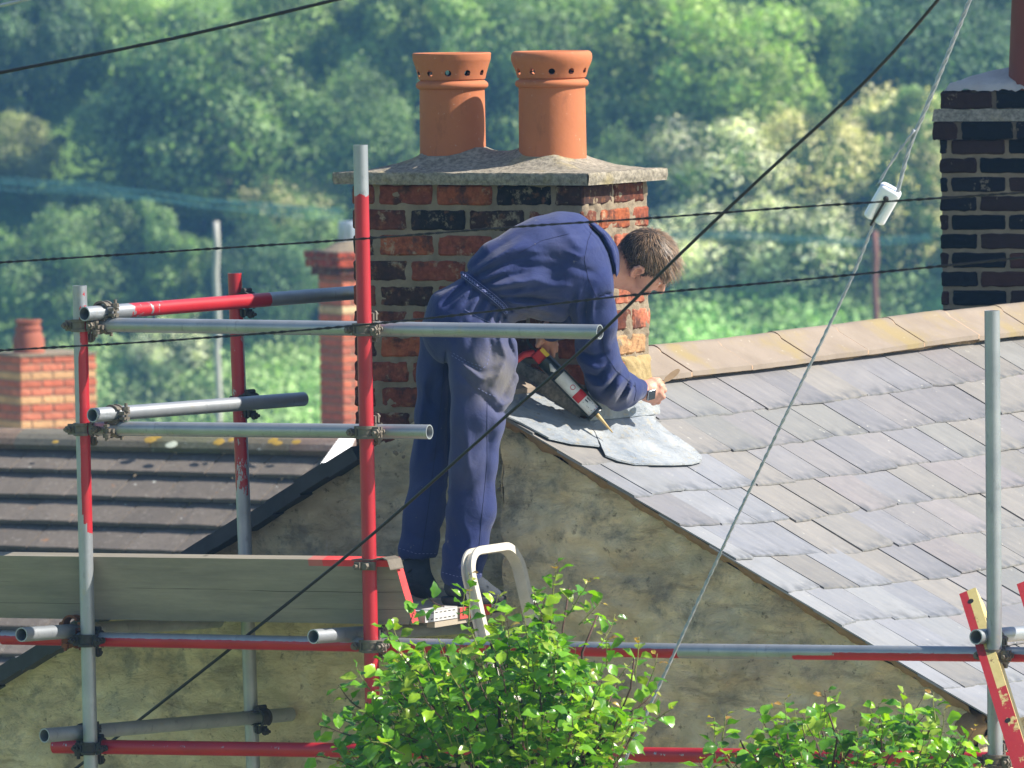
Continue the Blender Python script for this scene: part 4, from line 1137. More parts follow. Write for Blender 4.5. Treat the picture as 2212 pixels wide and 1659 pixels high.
def patch(x, y, rx, ry, mat, name):
    d = ray(x, y); q = R0 - nr * .0; t = ((R0 + nr * .115) - CAM) @ nr / (d @ nr); p = CAM + d * t; mb = MB(); n = 18
    vs = [p + nr * .006] + [p + U * rx * math.cos(2 * math.pi * k / n) * (1 + .35 * nz(k, x, 0, .9)) + dn * ry * math.sin(2 * math.pi * k / n) * (1 + .35 * nz(k, x, 3, .9)) + nr * .002 for k in range(n)]
    mb.add(vs, [(0, 1 + k, 1 + (k + 1) % n) for k in range(n)]); mb.build(name, mat, th, True)
for i, (x, y, rx, ry, mt) in enumerate([(371, 961, .038, .03, 1), (325, 950, .035, .03, 0), (473, 955, .035, .03, 0), (340, 944, .03, .02, 0), (590, 952, .03, .03, 0), (640, 955, .03, .02, 0), (600, 958, .03, .02, 0), (500, 950, .02, .02, 0), (120, 955, .02, .015, 0)]):
    patch(x, y, rx, ry, MAT_LICHG if mt else MAT_LICHY, 'lichen_patch')
mb = MB(); mb.box(R0 + U * -2.6 + dn * 3.9 - Z * 6, U * 6.8, V * .2, Z * 6.0); mb.box(R0 + U * -2.6 - Z * 8 + V * .02, U * 6.8, V * 3.5, Z * 7.8); mb.build('house_wall', MAT_RENDER, th)
set_origin(th, R0 - Z * 8)

m = M('old orange brick', .9, spec=.15); bc = m.attr('Col'); m.color(m.mix(1.0, m.mix(.25, bc, (.6, .3, .2)), m.mix(m.noise(14, 5, .65), (.75, .7, .7), (1.35, 1.3, 1.25)), 'MULTIPLY')); m.bump(m.noise(40, 5), .4, .004); MAT_FARB = m.m
def far_chimney(corner_px, Y, rows, ztop_px, W_l, D_r, ang, ch, sl, colf_, label, name='brick_house', joint=.013, jit=.003, extra=None, z_base=-9, matb=None):
    du = np.array([math.cos(ang), -math.sin(ang), 0]); dv = np.array([math.sin(ang), math.cos(ang), 0])
    c0 = pY(corner_px, ztop_px, Y); t = thing(name, label, 'house'); mbb, mbm = MB(), MB(); zt = c0[2]; c_ = np.array([c0[0], c0[1], 0])
    H_ = rows * ch
    for r in range(rows):
        zt_ = zt - r * ch; zb = zt_ - ch + joint
        for side_, o_, dd, L, n2 in ((0, c_, -du, W_l, dv), (1, c_, dv, D_r, -du)):
            x = 0; odd = (r + side_) % 2; i = 0
            while x < L - .01:
                w = (sl / 2 - joint) if (i == 0 and odd) else sl - joint; w = min(w, L - x)
                k = random.Random(r * 91 + i * 3 + side_).uniform(.8, 1.15); cc = tuple(q * k for q in colf_(side_, r, i))
                if w > .02:
                    p = o_ + dd * x + Z * zb; out = (-dv if side_ == 0 else du); pr = random.Random(r * 3 + i).uniform(0, .004)
                    brick(mbb, p + out * pr, dd * w, n2 * .09, Z * (ch - joint), cc, r * 5 + i + side_ * 400, jit)
                x += w + joint; i += 1
    mbm.box(c_ - du * (W_l - .006) + dv * .006 + Z * (zt - H_), du * (W_l - .012), dv * (D_r - .012), Z * (H_ - .003))
    st = mbb.build('chimney', matb or MAT_FARB, t); mbm.build('mortar', MAT_MORTAR, st)
    # the house under it
    mb = MB(); w2 = W_l / 2
    mb.box(c_ - du * (W_l + 2.2) - dv * 1.5 + Z * z_base, du * (W_l + 4.0), dv * 6, Z * (zt - H_ - .55 - z_base)); mb.build('house_wall', MAT_RENDER, t)
    mb = MB(); zr = zt - H_ - .02; q0 = c_ - du * (W_l + 2.4) + dv * (D_r / 2)
    for s_ in (-1, 1): mb.box(q0 + Z * zr, du * (W_l + 4.4), dv * s_ * 3.3 - Z * 1.9, Z * .12, (.15, .12, .1))
    mb.build('pitched_roof', MAT_CTILE, t)
    set_origin(t, np.array([c0[0], c0[1], z_base])); return t, st, c_, du, dv, zt
MAT_WH = simple('white painted verge', (.85, .86, .88), .5, 0, .05, 12)
q_ = [pY(692, 1004, 18.6), pY(776, 958, 19.4), pY(776, 930, 19.4), pY(738, 940, 19.0)]; mb = MB()
mb.add(q_ + [p - V * -.03 for p in q_], [(0, 1, 2, 3), (7, 6, 5, 4), (0, 4, 5, 1), (1, 5, 6, 2), (2, 6, 7, 3), (3, 7, 4, 0)])
mb.build('white_verge', MAT_WH, bpy.data.objects['tiled_house']); bpy.data.objects['white_verge'].location = [-float(c_) for c_ in bpy.data.objects['tiled_house'].location]
# stack A, far left
def colA(s, r, i):
    if r in (2, 5, 8): return srgb(196, 160, 112)
    return [srgb(176, 84, 58), srgb(160, 74, 56), srgb(186, 104, 78)][(r * 5 + i * 3) % 3]
mbp = M('far terracotta', .8, spec=.2); mbp.color(mbp.mix(mbp.noise(8, 4), (.24, .07, .045), (.36, .12, .07))); MAT_POTR = mbp.m
t, st, c_, du, dv, zt = far_chimney(44, 55, 11, 772, .80, .80, rad(-62 + 90 - 0) if False else rad(62), .0775, .23, colA, 'distant red brick chimney with cream brick bands and one short pot')
mb = MB(); mb.box(c_ - du * .81 - dv * .01 + Z * (zt + .0), du * .82, dv * .82, Z * .022); mb.build('mortar_top', MAT_MORTAR, st)
pp = pY(62, 760, 55.4)
mb = MB(); k = (762 - 690) * mpp(55)
mb.lathe([(.155, -.05), (.15, k * .42), (.125, k * .62), (.118, k * .66), (.13, k * .70), (.13, k * .76), (.112, k * .80), (.118, k * .93), (.128, k * .95), (.122, k), (.09, k), (.09, k * .3)], 32)
o = mb.build('chimney_pot', MAT_POTR, st, True); o.location = Vector((pp[0] - st.matrix_world.translation.x, 0, 0)); auto_smooth(o, 40)
o.location = Vector([float(q) for q in (pp[0], pp[1], zt + .02)]) - Vector([float(q) for q in t.location]) - st.location
# stack B, behind the red upright
def colB(s, r, i):
    if r == 5: return srgb(196, 178, 140)
    return [srgb(168, 74, 54), srgb(178, 88, 62), srgb(150, 70, 56)][(r * 5 + i * 3) % 3]
t, st, c_, du, dv, zt = far_chimney(738, 54, 22, 575, .42, .62, rad(57), .0775, .23, colB, 'distant slim brick chimney with a metal cowl behind the red upright', z_base=-9)
mb = MB()
for k_, (z0, z1, e_) in enumerate([(-.09, -.01, .05), (-.01, .075, .09), (.075, .14, .10)]):
    for side_ in (0, 1):
        L = (.42 if side_ == 0 else .62) + 2 * e_; x = 0
        o_ = c_ + du * e_ - dv * e_; dd, out, n2 = (-du, -dv, dv) if side_ == 0 else (dv, du, -du)
        while x < L - .02:
            w = min(.2, L - x); cc = BR['d'] if k_ == 0 else [srgb(168, 74, 54), srgb(120, 60, 48)][int(x * 10) % 2]; brick(mb, o_ + dd * x + Z * (zt + z0), dd * w, n2 * .1, Z * (z1 - z0 - .01), cc, int(x * 50) + k_, .005); x += w + .012
    mb.box(c_ - du * (.42 + e_) + Z * (zt + z0) - dv * (e_ - .006) , du * (.42 + 2 * e_ - .006), dv * (.62 + 2 * e_ - .01), Z * (z1 - z0), (.3, .25, .2))
mb.build('corbelled_top', MAT_BRICK, st)
mb = MB(); cx = c_ - du * .21 + dv * .3; vs = []
for i in range(9):
    f = i / 8; rr_ = .30 * (1 - f * .55)
    for k in range(20): a_ = 2 * math.pi * k / 20; vs.append(cx + du * rr_ * math.cos(a_) * .9 + dv * rr_ * 1.2 * math.sin(a_) + Z * (zt + .13 + .10 * math.sin(f * 1.3) + .012 * nz(i, k, 0, .8)))
mb.add(vs, [(i * 20 + k, i * 20 + (k + 1) % 20, (i + 1) * 20 + (k + 1) % 20, (i + 1) * 20 + k) for i in range(8) for k in range(20)] + [tuple(160 + k for k in range(20))]); mb.build('mortar_haunch', MAT_MORTAR, st, True)
MAT_COWL = simple('weathered zinc', (.42, .46, .56), .4, .5, .25, 10)
cw = pY(752, 505, 54.3); mb = MB(); hc = 52 * mpp(54)
mb.lathe([(.001, hc), (.088, hc), (.09, hc - .015), (.088, .03), (.07, .0), (.07, -.09)], 28); 
for k in range(10): a_ = 2 * math.pi * k / 10; mb.cbox((.089 * math.cos(a_), .089 * math.sin(a_), hc * .55), (.012, 0, 0), (0, .012, 0), (0, 0, hc * .7), (.1, .1, .1))
o = mb.build('cowl', MAT_COWL, st); auto_smooth(o, 40); o.location = Vector([float(q) for q in (cw[0], cw[1], pY(752, 530, 54.3)[2])]) - Vector([float(q) for q in t.location]) - st.location
# stack C, dark, right
m = M('very dark brick', .9, spec=.15)  # brick toned down to near black all over
bc = m.attr('Col'); c = m.mix(m.noise(30, 6, .7), m.mix(.75, bc, (.25, .22, .25), 'MULTIPLY'), bc); c = m.mix(m.ramp(m.noise(14, 6, .7, off=(3, 3, 3)), [(.63, 0.0), (.67, .8)]), c, (.20, .165, .12))
m.color(c); m.bump(m.noise(60, 6, .7), .6, .003); MAT_BLACKB = m.m
def colC(s, r, i): return [srgb(38, 36, 42), srgb(62, 46, 44), srgb(30, 32, 38), srgb(82, 54, 48)][(r * 7 + i * 5) % (4 if r > 4 else 3)]
t, st, c_, du, dv, zt = far_chimney(2420, 4.0, 16, 300, .72, .5, rad(20), .0725, .23, colC, 'near black brick chimney with corbelled course cut off by the right edge', joint=.016, z_base=-8, matb=MAT_BLACKB)
mb = MB()
for z0, z1, e_ in ((.0, .068, .022), (.115, .185, -.004)):
    o_ = c_ - du * (.72 + e_) - dv * e_ + Z * (zt + z0); x = 0; i = 0
    while x < .72 + 2 * e_ - .03:
        w = (.10 if i == 0 and e_ > 0 else .205); w = min(w, .72 + 2 * e_ - x); brick(mb, o_ + du * x, du * w, dv * .1, Z * (z1 - z0), colC(0, i, 2), i + int(z0 * 99), .004); x += w + .016; i += 1
    mb.box(o_ + du * .012 + dv * .006, du * (.70 + 2 * e_), dv * (.5 + 2 * e_ - .01), Z * (z1 - z0 - .002), (.16, .13, .1))
mb.build('corbel_course', MAT_BLACKB, st)
mb = MB()
def wash(s, t): 
    return c_ - du * (.742 - .764 * s) - dv * (.022 - .024 * t) + Z * (zt + .069 + .046 * t + .006 * nz(s * 9, t, 0, 1) * t)
grid(mb, wash, 50, 5); mb.add([wash(0, 0), wash(0, 1), wash(0, 1) + dv * .5, wash(0, 0) + dv * .5], [(0, 1, 2, 3)]); mb.build('mortar_wash', MAT_CEMENT, st, True)
m = M('pale haunching', .85, spec=.2); m.color(m.mix(m.noise(14, 6, .7), (.30, .27, .25), (.56, .52, .50))); m.bump(m.noise(30, 6, .7), .7, .006); MAT_PALE = m.m
mb = MB()
def dome(s, t):
    u_ = -.70 + .68 * s; v_ = .0 + .46 * t; e_ = min(u_ + .70, -.02 - u_, v_ + .0, .46 - v_)
    return c_ + du * u_ + dv * v_ + Z * (zt + .187 + .085 * (max(0, min(1, e_ / .2))) ** .55 + .006 * nz(u_, v_, 0, 14) + (.012 * nz(u_, v_, 0, 40) if e_ < .03 else 0))
grid(mb, dome, 50, 40); mb.build('haunching', MAT_PALE, st, True)
m = M('dark red pot', .7, spec=.25); m.color(m.mix(m.noise(7, 4), (.13, .035, .025), (.20, .055, .04))); MAT_POTD = m.m
pc = pY(2262, 176, 4.25); mb = MB(); mb.lathe([(.150, -.03), (.146, .06), (.128, .42), (.140, .44), (.140, .48), (.12, .5), (.10, .5), (.10, .1)], 40)
o = mb.build('chimney_pot', MAT_POTD, st, True); auto_smooth(o, 40); o.location = Vector([float(q) for q in (pc[0], pc[1], pc[2])]) - Vector([float(q) for q in t.location]) - st.location

# ================================================================ ground, hillside
m = M('meadow and scrub ground', .95, spec=.1)
n1 = m.noise(.35, 6, .6); n2 = m.noise(3, 6, .7)
c = m.mix(n1, (.09, .17, .045), (.20, .32, .08)); c = m.mix(m.ramp(n2, [(.45, 0.0), (.7, .5)]), c, (.06, .11, .03)); m.color(c); m.bump(n2, .8, .2); MAT_GROUND = m.m
def hill(X, Y):
    t = max(0.0, Y - 168)
    return -11.5 - .0 * Y + (t * .50 if t < 55 else 27.5 + (t - 55) * .004) + 1.1 * noise.noise(Vector((X * .05, Y * .06, 3))) + .4 * noise.noise(Vector((X * .2, Y * .2, 7)))
mb = MB()
def gp(s, t):
    Y = -60 + 1100 * t ** 1.7; X = (s - .5) * (300 + Y * 1.2)
    z = -12.2 + (-GROUND * 0)
    if Y < 150: z = -8.0 - 4.2 * max(0, min(1, (Y - 10) / 60))
    if Y > 168: z = hill(X, Y)
    elif Y > 120: z = -12.2 + .7 * (Y - 120) / 48 + noise.noise(Vector((X * .05, Y * .06, 3))) * 1.1 * (Y - 120) / 48
    return np.array([X, Y, z])
grid(mb, gp, 90, 170); o = mb.build('ground', MAT_GROUND, None, True); tag(o, kind='structure')
mb = MB(); mb.box((-1.5, -18, -8.0), (28, 0, 0), (0, 28, 0), (0, 0, .06)); o = mb.build('bounce_yard', simple('pale bounce yard', (.58, .52, .43), .95, 0, .2, 2, .3)); tag(o, kind='structure')  # unseen yard, size and paleness set to bounce warm light up the gable

m = bpy.data.materials.new('haze'); m.use_nodes = True; t_ = m.node_tree; t_.nodes.remove(t_.nodes['Principled BSDF'])
pvn = t_.nodes.new('ShaderNodeVolumePrincipled'); pvn.inputs['Density'].default_value = .00062; pvn.inputs['Color'].default_value = (.22, .50, 1.0, 1); pvn.inputs['Anisotropy'].default_value = .2
t_.links.new(pvn.outputs[0], t_.nodes['Material Output'].inputs['Volume'])
mb = MB(); mb.box((-900, -90, -16), (1800, 0, 0), (0, 1250, 0), (0, 0, 46)); o = mb.build('haze', m); tag(o, kind='stuff')

# ================================================================ trees on the hillside
def foliage_mat(name, trans=.35, rough=.6):
    m = M(name, rough, spec=.25); oi = m.n('ObjectInfo').outputs['Color']; nn_ = m.attr('Col')
    c = m.mix(1.0, oi, nn_, 'MULTIPLY'); m.color(c)
    tb = m.n('BsdfTranslucent'); m.l(m.mix(1.0, c, (1.1, 1.35, .6), 'MULTIPLY'), tb.inputs[0]); mx = m.n('MixShader'); mx.inputs[0].default_value = trans
    m.l(m.b.outputs[0], mx.inputs[1]); m.l(tb.outputs[0], mx.inputs[2]); m.l(mx.outputs[0], m.out.inputs[0]); return m.m
MAT_FOL = foliage_mat('far foliage'); MAT_BARK = simple('bark', (.07, .055, .04), .9, 0, .4, 8, .6)
def crown_np(seed, n, nl, size, spiky=.0, sq=.8, nverts=4, lob=(.17, .40)):
    """unit-radius crown: cards gathered on lobes; returns verts, faces, brightness"""
    R = np.random.default_rng(seed)
    cs = []
    while len(cs) < nl:
        q = R.normal(size=3); q /= np.linalg.norm(q); q *= R.uniform(.45, .92) ; q[2] *= sq
        if q[2] > -.7: cs.append(q)
    cs = np.array(cs); rs = R.uniform(*lob, nl) * (1.1 - .35 * np.linalg.norm(cs, axis=1))
    k = R.integers(0, nl, n); d = R.normal(size=(n, 3)); d /= np.linalg.norm(d, axis=1)[:, None]
    d[:, 2] = np.where(R.random(n) < .35, np.abs(d[:, 2]), d[:, 2])
    rad_ = rs[k] * R.uniform(.72, 1.06, n) * (1 + spiky * R.random(n) ** 4)
    P = cs[k] + d * rad_[:, None]
    # card orientation: roughly facing outwards, tilted
    nrm = d + R.normal(size=(n, 3)) * .55; nrm /= np.linalg.norm(nrm, axis=1)[:, None]
    t = np.cross(nrm, R.normal(size=(n, 3))); t /= np.linalg.norm(t, axis=1)[:, None]; b = np.cross(nrm, t)
    s = size * R.uniform(.5, 1.35, n)[:, None]
    shp = [(-.5, 0), (-.1, -.36), (.5, -.05), (.12, .38)]
    vs = np.stack([P + t * a * s + b * c_ * s + nrm * (abs(a) * -.12) * s for a, c_ in shp], 1).reshape(-1, 3)
    fc = np.arange(n * 4).reshape(n, 4)
    br = np.repeat(R.uniform(.5, 1.45, nl)[k] * R.uniform(.65, 1.35, n), 4)
    return vs, fc, br
def tint(br, seed, a=(.95, .95, .9), b=(1.1, 1.05, .7)):
    R = np.random.default_rng(seed); m_ = np.repeat(R.random(len(br) // 4), 4)[:, None]
    return br[:, None] * (np.array(a) * (1 - m_) + np.array(b) * m_)
def mk_crown(name, seed, n, nl, size, **kw):
    vs, fc, br = crown_np(seed, n, nl, size, **kw); c_ = np.repeat(tint(br[::1], seed), 1, axis=0)
    return npmesh(name, vs, fc, MAT_FOL, None, False, {'Col': ('POINT', c_)})
protos = [mk_crown('crown', 1, 30000, 75, .060, spiky=.5), mk_crown('crown', 2, 26000, 55, .065, spiky=.3), mk_crown('crown', 3, 28000, 100, .056, spiky=.7, lob=(.2, .42)), mk_crown('crown', 4, 18000, 45, .075, spiky=.8, sq=.7)]
blos = [mk_crown('blossom', 5, 16000, 60, .050, spiky=.4, lob=(.3, .5)), mk_crown('blossom', 6, 8000, 36, .055, spiky=.6)]
MAT_BLO = foliage_mat('hawthorn blossom', .25)
for b_ in blos: b_.data.materials[0] = MAT_BLO
mb = MB(); mb.path([(0, 0, -1.6), (.02, .01, -1.0), (-.01, .02, -.4), (.03, 0, .2)], .05, 10, rs=[.075, .06, .045, .02])
for k in range(7):
    a_ = k * 2.4; mb.path([(0, 0, -.7 + k * .1), (.25 * math.cos(a_), .25 * math.sin(a_), -.4 + k * .1), (.5 * math.cos(a_), .5 * math.sin(a_), -.05 + k * .08)], .02, 6, rs=[.03, .02, .008])
trunk0 = mb.build('trunk', MAT_BARK, None, True)
used = {}
def inst(o, parent, first=[0]):
    if o.name not in used: used[o.name] = 1; c_ = o
    else: c_ = o.copy(); col.objects.link(c_)
    c_.parent = parent; return c_
def tree(x, y, rx, ry, pi, color, label, cat='tree', blossom=None, bcol=None, name='tree', group='trees and bushes on the hillside', lift=.0, rot=None, dY=0):
    """crown centred at picture (x,y) with half sizes rx, ry in picture units; stands where its foot meets the hill"""
    Yb = 168
    for _ in range(200):
        c_ = pY(x, y, Yb); foot = c_[2] - ry * mpp(Yb) * (1 + lift * .5)
        if hill(c_[0], Yb) >= foot - .2: break
        Yb += .4
    Yb += dY
    c_ = pY(x, y, Yb); k = mpp(Yb); t = thing(name, label, cat, group); t.location = [float(q) for q in (c_[0], c_[1], hill(c_[0], Yb))]
    cz = c_[2] - t.location[2]; rz = R_.uniform(0, 6.28) if rot is None else rot
    cr = inst(protos[pi], t); cr.location = (0, 0, cz); cr.scale = (rx * k, (rx + ry) * .5 * k * .8, ry * k); cr.rotation_euler = (0, 0, rz); cr.color = (*color, 1)
    tr = inst(trunk0, t); sc = max(cz / 1.6, .4); tr.scale = (sc, sc, sc); tr.location = (0, 0, cz)
    if blossom is not None:
        b_ = inst(blos[blossom], t); b_.location = (0, -.05, cz); b_.scale = (rx * k * 1.04, (rx + ry) * .5 * k * .84, ry * k * 1.04); b_.rotation_euler = (0, 0, rz + .3); b_.color = (*bcol, 1)
    return t
R_ = np.random.default_rng(9)
dk, md, lg, yl, ol_ = (.11, .18, .11), (.20, .29, .15), (.29, .40, .19), (.35, .46, .20), (.36, .38, .23)
cream, white = (.85, .78, .52), (.92, .92, .80)
TREES = [
 (430, 250, 300, 260, 0, md, 'big dark green tree with bright top, left of the pots'),
 (250, 60, 190, 130, 2, lg, 'light green crown under the top left cable'),
 (60, 90, 150, 190, 1, dk, 'deep shaded tree in the top left corner'),
 (40, 330, 170, 95, 0, ol_, 'olive and tan bush at the left edge below the dark tree'),
 (640, 60, 210, 160, 0, lg, 'bright leafy crown where the top cable leaves the picture'),
 (760, 300, 150, 170, 2, md, 'mid green tree just left of the first chimney pot'),
 (900, 90, 200, 190, 1, lg, 'light green tree directly behind the left chimney pot'),
 (1120, 210, 210, 230, 0, md, 'tree seen through the gap between the two pots'),
 (1180, 20, 200, 120, 2, lg, 'crown above the right chimney pot at the top edge'),
 (1480, 170, 300, 240, 0, yl, 'large bright green tree right of the pots'),
 (1700, 60, 190, 170, 1, lg, 'sunlit crown touching the slanting cable at the top'),
 (2010, 130, 200, 200, 2, dk, 'dark tree between the two cables at the top right'),
 (2130, 30, 160, 150, 1, dk, 'shaded tree behind the dark red pot'),
 (1330, 400, 130, 130, 2, md, 'small green tree just right of the cement cap'),
 (120, 600, 190, 160, 0, md, 'round bush mass behind the leftmost upright'),
 (330, 560, 150, 150, 1, md, 'bush left of the pale pole'),
 (560, 620, 140, 160, 2, dk, 'shaded bush right of the pale pole'),
 (690, 560, 130, 120, 0, lg, 'green bush beside the slim distant chimney'),
 (200, 470, 180, 90, 3, md, 'low bush along the blue netting at left'),
 (960, 480, 200, 160, 1, md, 'tree hidden mostly behind the brick stack')]
for x, y, rx, ry, pi, c_, lb in TREES: tree(x, y, rx, ry, pi, c_, lb)
BL = [
 (1530, 400, 220, 150, 3, (.10, .16, .06), 0, white, 'white flowering hawthorn straight right of the chimney cap'),
 (1760, 380, 170, 150, 2, (.09, .15, .05), 0, cream, 'cream flowering hawthorn crossed by the slanting cable'),
 (1960, 300, 150, 130, 1, lg, 1, cream, 'yellow green bush left of the near black chimney'),
 (1500, 540, 170, 110, 3, (.09, .15, .06), 0, white, 'pale flowering bush beside the head'),
 (1700, 540, 170, 120, 2, (.08, .14, .05), 0, white, 'flowering bush left of the white insulator'),
 (1920, 480, 150, 140, 0, (.07, .13, .045), 1, cream, 'bush behind the white insulator'),
 (480, 410, 200, 75, 3, yl, 1, cream, 'tan and yellow flowering hedge below the big dark tree'),
 (620, 450, 140, 80, 2, lg, 1, cream, 'cream flecked bush left of the cement cap'),
 (370, 765, 90, 80, 3, (.09, .14, .06), 0, white, 'white blossoming bush between the two left uprights'),
 (1290, 500, 110, 120, 1, md, 1, cream, 'bush hidden behind the stack and the man')]
for x, y, rx, ry, pi, c_, b_, bc_, lb in BL: tree(x, y, rx, ry, pi, c_, lb, 'bush', b_, bc_, 'hawthorn_bush')
# the rest of the wooded slope to both sides and along its top: one mass
Rw = np.random.default_rng(55); wv, wf, wc_ = [], [], []; nw_ = 0; wood = [crown_np(90 + k, 3800, 40, .15, spiky=.5) for k in range(3)]
def wood_at(X, Y, r):
    global nw_
    vs_, fc_, br_ = wood[Rw.integers(3)]; a_ = Rw.uniform(0, 6.28); c_, s_ = math.cos(a_), math.sin(a_); q = np.c_[vs_[:, 0] * c_ - vs_[:, 1] * s_, vs_[:, 0] * s_ + vs_[:, 1] * c_, vs_[:, 2]] * [r, r, r * Rw.uniform(.8, 1.2)]
    wv.append(q + [X, Y, hill(X, Y) + r * .8]); wf.append(fc_ + nw_); nw_ += len(vs_); base = np.array([dk, md, lg, yl][Rw.integers(4)]); wc_.append(br_[:, None] * base)
for side_ in (-1, 1):
    for Y in np.arange(176, 224, 6.5):
        e_ = (Y + 30) * .0575
        for k in range(6): wood_at(side_ * (e_ + 3.0 + k * 5.2 + Rw.uniform(-1.2, 1.2)), Y + Rw.uniform(-2, 2), Rw.uniform(2.4, 3.8))
for X in np.arange(-36, 38, 5.5): wood_at(X + Rw.uniform(-1, 1), 226, 3.8)
o = npmesh('woodland', np.concatenate(wv), np.concatenate(wf), MAT_FOL, None, False, {'Col': ('POINT', np.concatenate(wc_))}); o.color = (1, 1, 1, 1); tag(o, 'mixed green woodland covering the far slope', 'woodland', kind='stuff')
# low scrub: uncountable
vs_all, fc_all, c_all = [], [], []; nb = 0; R = np.random.default_rng(77)
def scrub(x0, x1, y0, y1, n, colr, Y0=165, Y1=200):
    global nb
    xs = R.uniform(x0, x1, n); ys = R.uniform(y0, y1, n)
    P = []
    for x, y in zip(xs, ys):
        d = ray(x, y); lo = None; T = 190.0
        for _ in range(40):
            p = CAM + d * T; g = (hill(p[0], p[1]) if p[1] > 168 else -12.2 + .7 * max(0, min(1, (p[1] - 120) / 48)))
            h = p[2] - g - .3
            if abs(h) < .05: break
            T += h * 1.6
        P.append(p)
    P = np.array(P); P[:, 2] += R.uniform(-.25, .55, n); P[:, 1] += R.uniform(-.6, .6, n)
    nrm = R.normal(size=(n, 3)) * .6 + [0.2, -.5, .8]; nrm /= np.linalg.norm(nrm, axis=1)[:, None]
    t = np.cross(nrm, R.normal(size=(n, 3))); t /= np.linalg.norm(t, axis=1)[:, None]; b = np.cross(nrm, t); s = (R.uniform(.30, 1.0, n) ** 1.6 * .22)[:, None]
    shp = [(-.5, 0), (-.1, -.36), (.5, -.05), (.12, .38)]
    vs_all.append(np.stack([P + t * a * s + b * c_ * s for a, c_ in shp], 1).reshape(-1, 3)); fc_all.append(np.arange(n * 4).reshape(n, 4) + nb); nb += n * 4
    q_ = np.array([noise.noise(Vector((p[0] * .55, p[1] * .3, p[2] * .9))) for p in P]); k = (R.uniform(.7, 1.25, n) * (1 + .9 * q_))[:, None] * np.array(colr); c_all.append(np.repeat(k, 4, axis=0))
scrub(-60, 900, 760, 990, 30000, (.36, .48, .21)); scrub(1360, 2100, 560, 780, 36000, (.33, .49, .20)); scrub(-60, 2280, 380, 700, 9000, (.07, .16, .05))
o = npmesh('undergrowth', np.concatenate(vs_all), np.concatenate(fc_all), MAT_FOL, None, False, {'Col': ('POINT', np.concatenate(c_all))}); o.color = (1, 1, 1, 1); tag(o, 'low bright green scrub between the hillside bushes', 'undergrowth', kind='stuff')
# netting and poles
m = M('blue green netting', .7); m.color(m.mix(m.noise(6, 4), (.06, .20, .24), (.12, .30, .33))); MAT_NET = m.m
def netting(pts, label, w=.22):
    P = [pY(x, y, Y) for x, y, Y in pts]; mb = MB()
    for a_, b_ in zip(P, P[1:]):
        for k in range(5): mb.path([a_ + Z * (k - 2) * w / 4 * (1 + .4 * math.sin(k * 3)), (a_ + b_) / 2 + Z * ((k - 2) * w / 5 - .06 * math.sin(k * 2 + a_[0])), b_ + Z * (k - 2) * w / 4 * (1 + .4 * math.sin(k * 3))], .007, 4)
        n_ = int(np.linalg.norm(b_ - a_) / .15)
        for k in range(n_): q = a_ + (b_ - a_) * k / n_; mb.tube(q - Z * w / 2 * abs(math.sin(k)), q + Z * w / 2 * abs(math.cos(k * 1.3)), .004, 4)
    o = mb.build('netting', MAT_NET); tag(o, label, 'netting'); set_origin(o, P[0])
netting([(-40, 392, 150), (120, 402, 150), (260, 417, 150), (420, 436, 150), (560, 448, 150), (740, 462, 150)], 'blue green netting strung in front of the hillside bushes at left')
netting([(1400, 512, 150), (1560, 508, 150), (1700, 516, 150), (1850, 524, 150), (2010, 512, 150)], 'pale blue netting line behind the flowering bushes at right', .12)
MAT_POLE = simple('bleached wood', (.42, .40, .36), .9, 0, .2, 3); MAT_POLEB = simple('red brown wood', (.20, .09, .07), .9, 0, .2, 3)
def pole(x, y0, y1, Y, w, mat, label, arm=False):
    a_ = pY(x, y0, Y); b_ = pY(x + (7 if x < 1000 else 4), y1, Y); b_ = a_ + (b_ - a_) * 1.0; b_[2] = min(b_[2], -11.5); mb = MB(); q = [a_ + (b_ - a_) * k / 14 + rt * .02 * math.sin(k * 2.1) for k in range(15)]
    mb.path(q[::-1], w, 10, rs=[w * 1.15 - .15 * w * k / 14 for k in range(15)]); t = thing('wooden_pole', label, 'pole')
    mb.build('post', mat, t, True)
    if arm: mb = MB(); mb.tube(a_ - rt * .25 - Z * .15, a_ + rt * .25 + Z * .02, .03, 8); mb.build('crossarm', mat, t)
    set_origin(t, b_)
pole(466, 478, 915, 142, .062, MAT_POLE, 'tall bleached pole between the two left uprights')
pole(1889, 500, 700, 142, .065, MAT_POLEB, 'red brown post behind the slate ridge at right')

# ================================================================ leafy trees in front of the scaffold
m = M('fresh plum leaf', .30, spec=.45)
bc = m.attr('Col'); m.color(bc); tb = m.n('BsdfTranslucent'); m.l(m.mix(1.0, bc, (1.3, 1.4, .4), 'MULTIPLY'), tb.inputs[0]); mx = m.n('MixShader'); mx.inputs[0].default_value = .34
m.l(m.b.outputs[0], mx.inputs[1]); m.l(tb.outputs[0], mx.inputs[2]); m.l(mx.outputs[0], m.out.inputs[0]); m.bump(m.noise(60, 3), .25, .002); MAT_LEAF = m.m
MAT_TWIG = simple('red brown twig', (.085, .045, .035), .7, 0, .4, 40, .4); MAT_GTWIG = simple('green shoot', (.20, .22, .06), .6, 0, .3, 40, .2)
